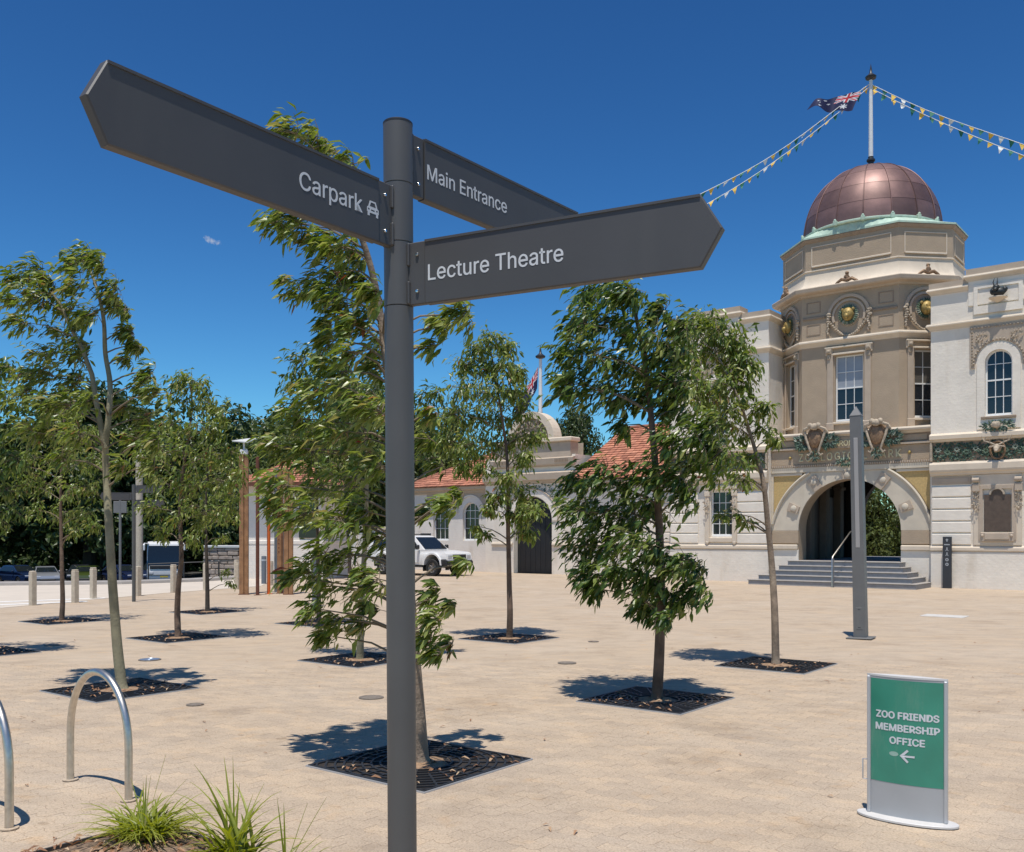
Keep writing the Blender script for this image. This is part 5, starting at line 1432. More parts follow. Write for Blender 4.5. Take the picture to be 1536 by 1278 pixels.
ra = thing('tiled_range', 'low cream range with steep terracotta roof between gatehouse and tower wing', 'building', tuple(W(-12, .5, 0)), A38)
def rpart(mb, name, m, smooth=False, o=(-12, .5), pr=None):
    for i, v in enumerate(mb.v): mb.v[i] = (v[0] - o[0], v[1] - o[1], v[2])
    return mb.build(name, m, pr or ra, smooth)
RW0, RW1 = -14.59, -9.55
mb = MB(); mb.prism(rect(RW0, RW1, -.02, 4.0), .5, .75, holes=(rect(-14.0, -13.2, 1.7, 3.3), rect(-12.2, -11.4, 1.7, 3.3),)); rpart(mb, 'wall', 'white wall')
mb = MB(); mb.sweep([(RW0, .5), (RW1, .5)], [(0, 1.2), (.06, 1.22), (.08, 1.3), (.05, 1.38), (0, 1.4)]); rpart(mb, 'plinth_band', 'cream trim')
window(ra, (-2.0, 0), (-1.2, 0), 0, .8, 1.7, 3.3, 3, 4); window(ra, (-.2, 0), (.6, 0), 0, .8, 1.7, 3.3, 3, 4)
for i in range(5):
    mb = MB(); mb.bevbox(-11.1, RW1 - .02, .45, .4999, 1.45 + i * .385, 1.45 + i * .385 + .35, .02); rpart(mb, 'course_block', 'white wall')
mb = MB(); mb.bevbox(RW0, RW1, .2, .8, 3.85, 4.02, .03); rpart(mb, 'eaves', 'tan trim')
mb = MB(); tiled_slope(mb, (RW0 + .1, .15, 4.03), (RW1, .15, 4.03), (RW0 + .5, 3.9, 6.5), (RW1, 3.9, 6.5), 22)
mb.add([(RW0 + .1, .15, 3.99), (RW1, .15, 3.99), (RW1, 3.9, 6.46), (RW0 + .5, 3.9, 6.46), (RW0 + .5, 7, 4), (RW1, 7, 4)], [(0, 1, 2, 3), (3, 2, 5, 4), (0, 3, 4)])
rpart(mb, 'roof', 'roof tile')
mb = MB(); mb.tube([(RW0 + .4, 3.9, 6.52), (RW1, 3.9, 6.52)], .09, 8); rpart(mb, 'ridge', 'roof tile', True)

co = thing('tiled_cottage', 'low cream cottage with shallow terracotta roof and arched windows behind the white ute', 'building', tuple(W(-22, 1.2, 0)), A38)
CO = (-22, 1.2)
def cpart(mb, name, m, smooth=False): return rpart(mb, name, m, smooth, CO, co)
C0, C1 = -24.6, -19.61
wins = [-20.75, -22.65]
holes = [arched(c - .5, c + .5, 1.45, 2.75) for c in wins]
mb = MB(); mb.prism(rect(C0, C1, -.02, 4.0), 1.2, 1.5, holes=holes); mb.box(C0, C0 + .3, 1.501, 8, 0, 4); cpart(mb, 'wall', 'cottage wall')
for c in wins:
    window(co, (c - .5 - CO[0], 0), (c + .5 - CO[0], 0), 0, 1.0, 1.45, 3.25, 3, (0, .3, .58, .8, 1), arch=True, depth=.16)
    mb = MB(); mb.prism(arc(c, 2.75, .86, 0, 180, 20) + list(reversed(arc(c, 2.75, .8, 0, 180, 20))), 1.14, 1.199); cpart(mb, 'blind_arch', 'cottage wall')
    mb = MB(); mb.prism([(c - .9, 2.75)] + [(c + .8 * math.cos(math.pi * (1 - i / 16)), 2.75 + .8 * math.sin(math.pi * i / 16)) for i in range(17)] + [(c + .9, 2.75), (c + .9, 3.72), (c - .9, 3.72)], 1.17, 1.1995); cpart(mb, 'arch_spandrel', 'tan trim')
mb = MB(); mb.sweep([(C0, 1.2), (C1, 1.2)], [(0, 3.7), (.1, 3.72), (.12, 3.82), (.3, 3.86), (.34, 4.0), (0, 4.02)]); cpart(mb, 'eaves', 'tan trim')
mb = MB(); e0, e1 = (C0 - .4, .8, 4.03), (C1 + .1, .8, 4.03); r0, r1 = (C0 + 3.0, 4.6, 6.0), (C1 + .1, 4.6, 6.0)
tiled_slope(mb, e0, e1, r0, r1, 18); tiled_slope(mb, (C0 - .4, 8.4, 4.03), e0, r0, r0, 18)
mb.add([(e0[0], e0[1], 4.0), (e1[0], e1[1], 4.0), (r1[0], r1[1], 5.97), (r0[0], r0[1], 5.97), (C0 - .4, 8.4, 4.0), (C1, 8.4, 4.0)], [(0, 1, 2, 3), (4, 0, 3), (3, 2, 5, 4)]); cpart(mb, 'roof', 'roof tile')
mb = MB(); mb.tube([e0, r0, (r1[0], r1[1], 6.04)], .08, 7); cpart(mb, 'ridge', 'roof tile', True)

# low white boundary wall with gate piers left of the cottage
bw = thing('boundary_wall', 'low white boundary wall with square piers seen through the leaves left of the signpost', 'wall', tuple(W(-26.5, 1.6, 0)), A38)
mb = MB(); mb.box(-2.4, 1.7, 0, .3, -.02, 2.0); mb.box(-7.2, -3.7, 0, .3, -.02, 1.15); mb.build('wall', 'cottage wall', bw)
mb = MB(); mb.bevbox(-2.45, 1.7, -.06, .36, 2.0, 2.14, .02); mb.bevbox(-7.25, -3.7, -.06, .36, 1.15, 1.27, .02); mb.build('coping', 'cream trim', bw)
for x in (-2.7, -3.7):
    mb = MB(); mb.bevbox(x - .28, x + .28, -.1, .42, -.02, 2.3, .02); mb.bevbox(x - .34, x + .34, -.16, .48, 2.3, 2.42, .02); mb.build('pier', 'cottage wall', bw)
mb = MB(); mb.box(-3.42, -2.98, .1, .14, .05, 1.95); mb.build('gate', 'door black', bw)

# ================================================================== VEHICLES
def wheel(parent, x, y, r, w, side):
    mb = MB(); M = Matrix.Translation((x, y, r)) @ Matrix.Rotation(R(90) * side, 4, 'X')
    mb.lathe([(r * .58, -w / 2), (r * .92, -w / 2), (r, -w * .32), (r, w * .32), (r * .92, w / 2), (r * .62, w / 2), (r * .6, w * .3)], 22, M=M)
    o = mb.build('wheel', 'tyre', parent, True)
    mb = MB(); mb.lathe([(r * .62, w * .32), (r * .58, w * .4), (r * .5, w * .2), (r * .2, w * .26), (r * .14, w * .38), (0, w * .4)], 20, M=M)
    for k in range(5):
        M2 = M @ Matrix.Rotation(2 * math.pi * k / 5, 4, 'Z'); mb.bevbox(r * .12, r * .6, -r * .08, r * .08, w * .2, w * .4, .008, 0, M2)
    mb.build('rim', 'rim', o, True)
    return o
def shell(mb, side, half, mi=0):
    "body from a side outline (x, z) with half width given by height"
    n = len(side); vs = [(x, -half(x, z), z) for x, z in side] + [(x, half(x, z), z) for x, z in side]
    tris = tessellate_polygon([[Vector((x, z, 0)) for x, z in side]])
    fs = [tuple(t) for t in tris] + [tuple(i + n for i in reversed(t)) for t in tris] + [(i, (i + 1) % n, n + (i + 1) % n, n + i) for i in range(n)]
    mb.add(vs, fs, mi)
def arch_pts(xc, r, z0, n=10): return [(xc + r * math.cos(math.pi * i / n), z0 + r * math.sin(math.pi * i / n)) for i in range(n + 1)]
def glass_quad(parent, name, pts, m='car glass', out=(0, 0, 0)):
    mb = MB(); nrm = (Vector(pts[1]) - Vector(pts[0])).cross(Vector(pts[2]) - Vector(pts[0])).normalized()
    n = len(pts); mb.add([tuple(p) for p in pts] + [tuple(Vector(p) - nrm * .02) for p in pts], [tuple(range(n)), tuple(reversed(range(n, 2 * n)))] + [(i, (i + 1) % n, n + (i + 1) % n, n + i) for i in range(n)])
    return mb.build(name, m, parent)

# white four-wheel-drive ute; x forward
ute = thing('ute', 'white four wheel drive ute with dark bumper and blue logo parked at the cottage', 'ute', (-3.95, 40.9, 0), R(-37))
fr_x, rr_x, wr = 1.42, -1.45, .355
side = [(-2.4, .62), (-2.42, 1.02), (-2.36, 1.08), (.55, 1.10), (.75, 1.08), (1.3, 1.06), (2.02, 1.00), (2.16, .94), (2.2, .8), (2.2, .56)] + [(p[0], p[1]) for p in arch_pts(fr_x, .46, .48) if True][0:] + [(.9, .46), (-.95, .46)] + arch_pts(rr_x, .46, .48) + [(-1.95, .5)]
hw_b = lambda x, z: .83 - .05 * max(0, (z - .9)) / .2 - .07 * max(0, x - 1.5) ** 1.0 * .6 - (.03 if z < .55 else 0)
mb = MB(); shell(mb, side, hw_b); body = mb.build('body', 'car white', ute, True, angle=28)
cab = [(-.62, 1.09), (-.60, 1.55), (-.5, 1.66), (-.3, 1.70), (.02, 1.695), (.22, 1.64), (.92, 1.09)]
hw_c = lambda x, z: .79 - .16 * (z - 1.09) / .6
mb = MB(); shell(mb, cab, hw_c); mb.build('cab', 'car white', ute, True, angle=28)
mb = MB(); shell(mb, [(-2.36, 1.09), (-2.3, 1.56), (-2.2, 1.62), (-.75, 1.64), (-.68, 1.6), (-.68, 1.09)], hw_c); mb.build('canopy', 'car white', ute, True, angle=28)
def cab_pt(x, z, s, o=.006): return (x, s * (hw_c(x, z) + o), z)
for s in (-1, 1):
    glass_quad(ute, 'side_window', [cab_pt(-.5, 1.14, s), cab_pt(.62, 1.14, s), cab_pt(.6, 1.2, s), cab_pt(.18, 1.56, s), cab_pt(-.46, 1.58, s)][::s])
    glass_quad(ute, 'canopy_window', [cab_pt(-2.15, 1.18, s), cab_pt(-.85, 1.18, s), cab_pt(-.85, 1.53, s), cab_pt(-2.1, 1.5, s)][::s])
mb = MB(); mb.add([(.885, -.70, 1.13), (.885, .70, 1.13), (.27, .60, 1.615), (.27, -.60, 1.615), (.91, -.70, 1.135), (.91, .70, 1.135), (.295, .60, 1.625), (.295, -.60, 1.625)], [(0, 1, 2, 3), (7, 6, 5, 4), (0, 4, 5, 1), (2, 6, 7, 3), (1, 5, 6, 2), (3, 7, 4, 0)]); mb.build('windscreen', 'car glass', ute)
mb = MB(); mb.bevbox(2.02, 2.32, -.80, .80, .42, .66, .06); mb.bevbox(1.86, 2.2, -.85, -.70, .44, .72, .05); mb.bevbox(1.86, 2.2, .70, .85, .44, .72, .05); mb.build('bumper', 'black plastic', ute)
mb = MB(); mb.bevbox(2.14, 2.22, -.42, .42, .70, .90, .02); mb.build('grille', 'black plastic', ute)
for s in (-1, 1):
    mb = MB(); a, b = sorted((s * .46, s * .75)); mb.bevbox(2.08, 2.205, a, b, .72, .90, .03); mb.build('headlight', 'lamp lens', ute)
    mb = MB(); mb.bevbox(.62, .74, *sorted((s * .84, s * 1.02)), 1.12, 1.30, .03); mb.build('mirror', 'black plastic', ute)
    for xc in (fr_x, rr_x):
        mb = MB(); o = arch_pts(xc, .52, .46, 12); i_ = arch_pts(xc, .45, .46, 12); mb.prism(o + i_[::-1], *sorted((s * .80, s * .87))); mb.build('wheel_flare', 'car white' if xc > 0 else 'car white', ute)
        wheel(ute, xc, s * .74, wr, .25, -s if False else (1 if s < 0 else -1))
    mb = MB(); mb.bevbox(-.6, .68, *sorted((s * .82, s * .835)), .55, 1.06, .004); dd = mb.build('door', 'car white', ute)
    mb = MB(); mb.bevbox(-.52, -.36, *sorted((s * .834, s * .86)), .93, .96, .004); mb.build('handle', 'black plastic', dd)
    mb = MB(); M = Matrix.Translation((.1, s * .838, .80)); mb.blob((0, 0, 0), (.26, .006, .1), 16, 8, M=M); mb.blob((.22, 0, .05), (.12, .006, .05), 12, 6, M=M); mb.build('decal', 'decal blue', dd)
    mb = MB(); mb.bevbox(-.95, .85, *sorted((s * .70, s * .88)), .36, .41, .015); mb.build('side_step', 'black plastic', ute)
    mb = MB(); mb.bevbox(.88, .92, *sorted((s * .6, s * .84)), .2, .5, .01); mb.build('mud_flap', 'black plastic', ute)
mb = MB(); mb.box(-2.2, 2.0, -.6, .6, .35, .5); mb.build('chassis', 'black plastic', ute)
mb = MB()
for x in (-.35, -.05): mb.bevbox(x - .03, x + .03, -.6, .6, 1.72, 1.76, .01)
for s in (-.55, .55): mb.bevbox(-.5, .1, s - .02, s + .02, 1.70, 1.79, .01)
mb.build('roof_rack', 'black plastic', ute)
mb = MB(); mb.bevbox(2.315, 2.33, -.2, .2, .48, .58, .004); mb.build('number_plate', 'plate yellow', ute)

def car(label, loc, rz, m, kind=0):
    t = thing('parked_car', label, 'car', loc, rz, 'cars parked under the trees')
    h = (1.42, 1.5, 1.36)[kind]
    side = [(-2.15, .45), (-2.2, .8), (-2.1, .95), (-1.3, .98), (.75, .95), (1.6, .86), (2.1, .74), (2.18, .55), (2.1, .3)] + arch_pts(1.3, .38, .3, 8) + arch_pts(-1.3, .38, .3, 8) + [(-2.1, .3)]
    mb = MB(); shell(mb, side, lambda x, z: .84 - .12 * max(0, abs(x) - 1.6) - .1 * max(0, z - .7)); mb.build('body', m, t, True, angle=25)
    top = [(-1.75, .96), (-1.15, h - .04), (-.7, h), (.0, h - .01), (.25, h - .06), (1.05, .94)]
    hc = lambda x, z: .76 - .2 * (z - .95) / .5
    mb = MB(); shell(mb, top, hc); mb.build('cabin', m, t, True, angle=25)
    for s in (-1, 1):
        glass_quad(t, 'side_window', [(x, s * (hc(x, z) + .004), z) for x, z in ((-1.4, 1.0), (.82, 1.0), (.2, h - .11), (-1.05, h - .1))][::s])
        mb = MB(); mb.bevbox(2.0, 2.14, *sorted((s * .42, s * .74)), .58, .73, .03); mb.build('headlight', 'lamp lens', t)
        mb = MB(); mb.bevbox(.62, .76, *sorted((s * .8, s * .96)), .95, 1.08, .03); mb.build('mirror', m, t)
        for xc in (1.3, -1.3): wheel(t, xc, s * .72, .31, .2, 1 if s < 0 else -1)
    glass_quad(t, 'windscreen', [(1.0, -.7, .985), (1.0, .7, .985), (.30, .57, h - .07), (.30, -.57, h - .07)][::-1])
    mb = MB(); mb.bevbox(2.1, 2.2, -.5, .5, .36, .52, .03); mb.build('grille', 'black plastic', t)
    return t
CPZ = -1.92
for args in (('dark blue car at the left edge of the car park', (-36.4, 70.0, CPZ), R(-35), 'car blue', 0), ('silver white car parked second from the left edge', (-34.0, 69.0, CPZ), R(-60), 'car silver', 2), ('dark car with yellow green paint parked between two bollards', (-31.4, 70.0, CPZ), R(-75), 'car green', 2),
             ('navy blue car behind the yellow green barked trunk', (-29.2, 71.0, CPZ), R(-40), 'car navy', 0), ('black car nosing in at the far left edge', (-38.4, 68.5, CPZ), R(-65), 'car dark', 1), ('dark blue car just left of the white coach', (-27.6, 73.0, CPZ), R(-80), 'car navy', 1),
             ('black car between the silver car and the yellow green one', (-32.6, 71.5, CPZ), R(-70), 'car dark', 0)):
    car(*args)
# coach, facing the camera; x forward
bus = thing('coach', 'white coach with large dark windscreen parked before the stone wall', 'bus', (-25.9, 70.5, -1.92), R(-72))
mb = MB(); shell(mb, [(-9, .35), (-9, 3.0), (-8.8, 3.15), (-.5, 3.15), (-.12, 3.0), (.0, 2.6), (.22, 1.35), (.25, .5), (.2, .35)], lambda x, z: 1.25 - .10 * max(0, z - 2.3) - .12 * max(0, x + .3)); mb.build('body', 'car white', bus, True, angle=30)
mb = MB(); shell(mb, [(-.2, 1.40), (.236, 1.40), (.04, 2.62), (-.1, 2.9), (-.3, 2.95)], lambda x, z: 1.17 - .09 * max(0, z - 2.0)); mb.build('windscreen', 'car glass', bus, True, angle=30)
mb = MB(); mb.bevbox(.18, .275, -1.0, 1.0, 1.12, 1.40, .04); mb.build('front_trim', 'black plastic', bus)
for s in (-1, 1):
    mb = MB(); mb.box(-8.5, -.5, *sorted((s * 1.2, s * 1.262)), 1.7, 2.7); mb.build('side_window', 'car glass', bus)
    mb = MB(); mb.bevbox(.2, .29, *sorted((s * .75, s * 1.05)), .72, .92, .03); mb.build('headlight', 'lamp lens', bus)
    mb = MB(); mb.tube([(-.1, s * 1.1, 3.0), (.35, s * 1.35, 3.02), (.5, s * 1.42, 2.9)], .05, 6); mb.bevbox(.42, .58, *sorted((s * 1.3, s * 1.5)), 2.5, 2.95, .04); mb.build('mirror', 'car white', bus)
    for x in (-2.2, -6.3): wheel(bus, x, s * 1.1, .48, .3, 1 if s < 0 else -1)
mb = MB(); mb.box(.255, .27, -.28, .28, .5, .62); mb.build('number_plate', 'plate yellow', bus)
mb = MB(); mb.bevbox(.2, .285, -1.1, 1.1, .66, .70, .01); mb.build('bumper_line', 'black plastic', bus)

# ================================================================== BOLLARDS, POSTS, HUT, STONE WALL
bl = ['square stone bollard furthest left, at the end of the white road marking', 'square stone bollard beside the thin leftmost trunk', 'square stone bollard between the leftmost trunk and the forked tree',
      'square stone bollard partly hidden behind the distant signpost', 'square stone bollard in front of the coach', 'stone bollard beside the slim dark trunk near the timber posts', 'stone bollard close to the left timber post',
      'far stone bollard against the rubble wall', 'stone bollard in front of the hut wall, between red and orange poles']
bp = [(-11.64, 22.99), (-11.0, 23.67), (-11.24, 25.41), (-10.48, 26.53), (-10.04, 28.07), (-9.52, 29.44), (-8.63, 29.8), (-9.75, 33.5), (-8.2, 32.2)]
bp = [bp[0], (-11.03, 23.9), bp[2], bp[3], bp[4], bp[5], bp[6], bp[7], bp[8]]
mb = MB(); mb.bevbox(-.068, .068, -.068, .068, -.02, .80, .012); mb.bevbox(-.062, .062, -.062, .062, .8005, .835, .012); bm = mb.mesh('bollard', 'granite bollard')
for (x, y), l in zip(bp, bl):
    o = link('bollard', bm, None, (x, y, 0), R(-30)); tag(o, l, 'bollard', 'stone bollards along the driveway')
b2 = thing('dark_bollard', 'dark steel bollard beside the pale bollard at the hut', 'bollard', (-8.7, 33.2, 0))
mb = MB(); mb.lathe([(.09, 0), (.09, .93), (.085, .97), (0, .985)], 14); mb.build('post', 'blue grey paint', b2, True); mb = MB(); mb.lathe([(.093, .8), (.093, .86)], 14); mb.build('band', 'aluminium', b2, True)

def post(name, label, x, y, h, parts, rz=0.0, group='tall posts of the entry marker'):
    t = thing(name, label, 'post', (x, y, 0), rz, group)
    for nm, m, f in parts: mb = MB(); f(mb, h); mb.build(nm, m, t)
    return t
def timber(mb, h): mb.bevbox(-.125, .0, -.11, .10, -.02, h, .012)
def timber2(mb, h): mb.bevbox(.004, .125, -.08, .13, -.02, h - .03, .012)
def footp(mb, h): mb.bevbox(-.15, .15, -.13, .15, 0, .02, .004)
tp = post('timber_post', 'tall square timber post with a pale light fitting on top, left of the red pole', -7.7, 27.2, 4.02, (('beam', 'timber', timber), ('beam', 'timber', timber2), ('foot_plate', 'corten', footp)), .2)
mb = MB(); mb.bevbox(-.11, .11, -.11, .11, 4.02, 4.16, .02); mb.build('cap', 'pole white', tp)
mb = MB(); mb.add([(-.32, -.1, 4.38), (.1, -.2, 4.34), (.42, .05, 4.5), (.1, .2, 4.48), (-.32, -.1, 4.41), (.1, -.2, 4.37), (.42, .05, 4.53), (.1, .2, 4.51)], [(0, 1, 2, 3), (4, 5, 6, 7), (0, 1, 5, 4), (1, 2, 6, 5), (2, 3, 7, 6), (3, 0, 4, 7)]); mb.tube([(0, 0, 4.15), (0, 0, 4.4)], .03, 6); mb.build('lamp_wing', 'zinc', tp)
tp2 = post('timber_post', 'rough timber post with drilled holes right of the grey steel column', -6.72, 27.7, 3.6, (('beam', 'timber', timber), ('foot_plate', 'corten', footp)), -.1)
for i in range(9):
    mb = MB(); mb.box(-.08, -.05, -.114, -.1095, 1.2 + i * .12, 1.24 + i * .12); mb.build('hole', 'corten', tp2)
post('timber_post', 'plain timber post furthest right of the entry marker', -6.42, 27.2, 3.6, (('beam', 'timber', timber), ('beam', 'timber', timber2), ('foot_plate', 'corten', footp)), .15)
def rod(r): return lambda mb, h: mb.lathe([(r, 0), (r, h), (0, h + .01)], 12)
def flange(mb, h): mb.lathe([(.11, 0), (.11, .014), (.05, .016)], 14)
post('rust_pole', 'slim rust red steel pole between the timber post and the orange pole', -7.23, 26.9, 3.93, (('shaft', 'corten', rod(.052)), ('flange', 'corten', flange)))
post('orange_pole', 'slim bright orange steel pole in front of the hut', -7.05, 27.43, 3.0, (('shaft', 'orange paint', rod(.05)), ('flange', 'orange paint', flange)))
def isec(mb, h): mb.box(-.11, .0, -.09, .09, -.02, h)
def isec2(mb, h): mb.box(.0005, .15, -.06, .06, -.02, h * .72)
cc_ = post('steel_column', 'blue grey steel column right of the orange pole', -7.0, 28.4, 3.7, (('column', 'blue grey paint', isec), ('stub', 'blue grey paint', isec2)))
mb = MB(); mb.bevbox(.03, .12, -.12, -.0605, 1.32, 1.5, .01); mb.build('box', 'black plastic', cc_)
post('steel_column', 'lower blue grey steel column seen through the leaves left of the signpost', -4.7, 22.6, 1.3, (('column', 'blue grey paint', lambda mb, h: mb.bevbox(-.07, .07, -.07, .07, -.02, h, .01)), ('cap', 'blue grey paint', lambda mb, h: mb.bevbox(-.08, .08, -.08, .08, h, h + .03, .01))), .3)
# lamp posts in the car park
for x, y, h, l, g in ((-14.9, 36.0, 3.2, 'thin grey sign pole left of the distant signpost', 'c'), (-15.75, 40, 5.0, 'pale concrete pole behind the distant signpost', 'p')):
    t = thing('pole', l, 'pole', (x, y, -1.2)); mb = MB(); r = .05 if g == 'c' else .16
    mb.lathe([(r, 0), (r * .9, h + 1.2), (0, h + 1.22)], 12); mb.build('shaft', 'column grey' if g == 'c' else 'granite bollard', t, True)
    mb = MB(); mb.bevbox(-.25, .25, -.03, .03, h + .55, h + 1.0, .01) if g == 'c' else mb.lathe([(r * 1.1, h + 1.1), (r * 1.1, h + 1.25), (0, h + 1.3)], 12); mb.build('head' if g == 'p' else 'sign_board', 'column grey' if g == 'c' else 'granite bollard', t)
# railing in front of the stone wall
ra_ = thing('railing', 'thin black railing in front of the coach and stone wall', 'railing', (-12.6, 37.0, -.2))
mb = MB(); mb.tube([(-2.0, 1.0, .75), (4.4, 3.2, .95)], .025, 6); mb.build('rail', 'black plastic', ra_)
for i in range(6):
    q = i / 5; mb = MB(); mb.tube([(-2 + 6.4 * q, 1 + 2.2 * q, -.5), (-2 + 6.4 * q, 1 + 2.2 * q, .75 + .2 * q)], .03, 6); mb.build('baluster', 'black plastic', ra_)
# rubble wall
sw = thing('stone_wall', 'rubble stone wall with flat pale coping right of the coach', 'wall', (-14.2, 43.6, 0), math.atan2(-1.6, 5.6))
WL = 7.2
mb = MB(); mb.box(0, WL, .03, .5, -1.6, 1.12); mb.build('core', 'mortar', sw)
r_ = random.Random(4); z = -1.2
while z < 1.0:
    h = r_.uniform(.17, .26); x = r_.uniform(-.2, 0)
    while x < WL:
        L = r_.uniform(.28, .75); a, b = max(0, x + .012), min(WL, x + L - .012)
        if b - a > .1 and z > -.55:
            mb = MB(); mb.bevbox(a, b, -.04 - r_.uniform(0, .05), .04, z + .012, min(z + h - .012, 1.12), .03)
            mb.v = [(q[0] + r_.uniform(-.02, .02), q[1], q[2] + r_.uniform(-.015, .015)) for q in mb.v]; mb.build('stone', 'rubble stone', sw)
        x += L
    z += h
mb = MB(); mb.bevbox(-.05, WL + .05, -.12, .6, 1.125, 1.24, .02); mb.build('coping', 'zinc', sw)
# ticket hut
hut = thing('hut', 'small cream hut with low terracotta hipped roof behind the orange pole', 'hut', (-10.45, 37.0, 0), R(-8))
mb = MB(); mb.box(.1, 3.1, .1, 3.0, -.3, 3.75); mb.build('wall', 'cottage wall', hut)
mb = MB(); mb.bevbox(.02, 3.2, .02, 3.1, 1.35, 1.5, .02); mb.box(.04, 3.18, .04, 3.08, -.3, 1.35); mb.build('plinth', 'cottage wall', hut)
mb = MB(); tiled_slope(mb, (-.45, -.45, 3.72), (3.7, -.45, 3.72), (1.4, 1.6, 4.75), (1.8, 1.6, 4.75), 11); tiled_slope(mb, (-.45, 3.6, 3.72), (-.45, -.45, 3.72), (1.4, 1.6, 4.75), (1.4, 1.59, 4.75), 11)
mb.add([(-.45, -.45, 3.66), (3.7, -.45, 3.66), (3.7, 3.6, 3.66), (-.45, 3.6, 3.66), (1.6, 1.6, 4.7)], [(0, 1, 4), (1, 2, 4), (2, 3, 4), (3, 0, 4), (3, 2, 1, 0)]); mb.build('roof', 'roof tile', hut)
mb = MB(); mb.box(-.46, 3.71, -.47, -.45, 3.6, 3.74); mb.box(-.47, -.45, -.47, 3.6, 3.6, 3.74); mb.build('fascia', 'corten', hut)
mb = MB(); mb.bevbox(2.2, 2.9, .02, .06, 1.6, 3.0, .01); mb.build('window', 'pane dark', hut)

# ================================================================== PLAZA TREES
TRL = {}
leaf_protos = {}
def proto_leaf(m, k):
    if (m, k) not in leaf_protos:
        mb = MB(); mb.leaf(Vector((0, 0, 0)), Vector((1, 0, 0)), Vector((0, 0, 1)), 1.0, (.25, .3, .28)[k % 3], (.12, .22, .3)[k % 3], (.08, .25, .42, .58, .72, .88, .985)[k])
        leaf_protos[(m, k)] = mb.mesh('leaf', m)
    return leaf_protos[(m, k)]

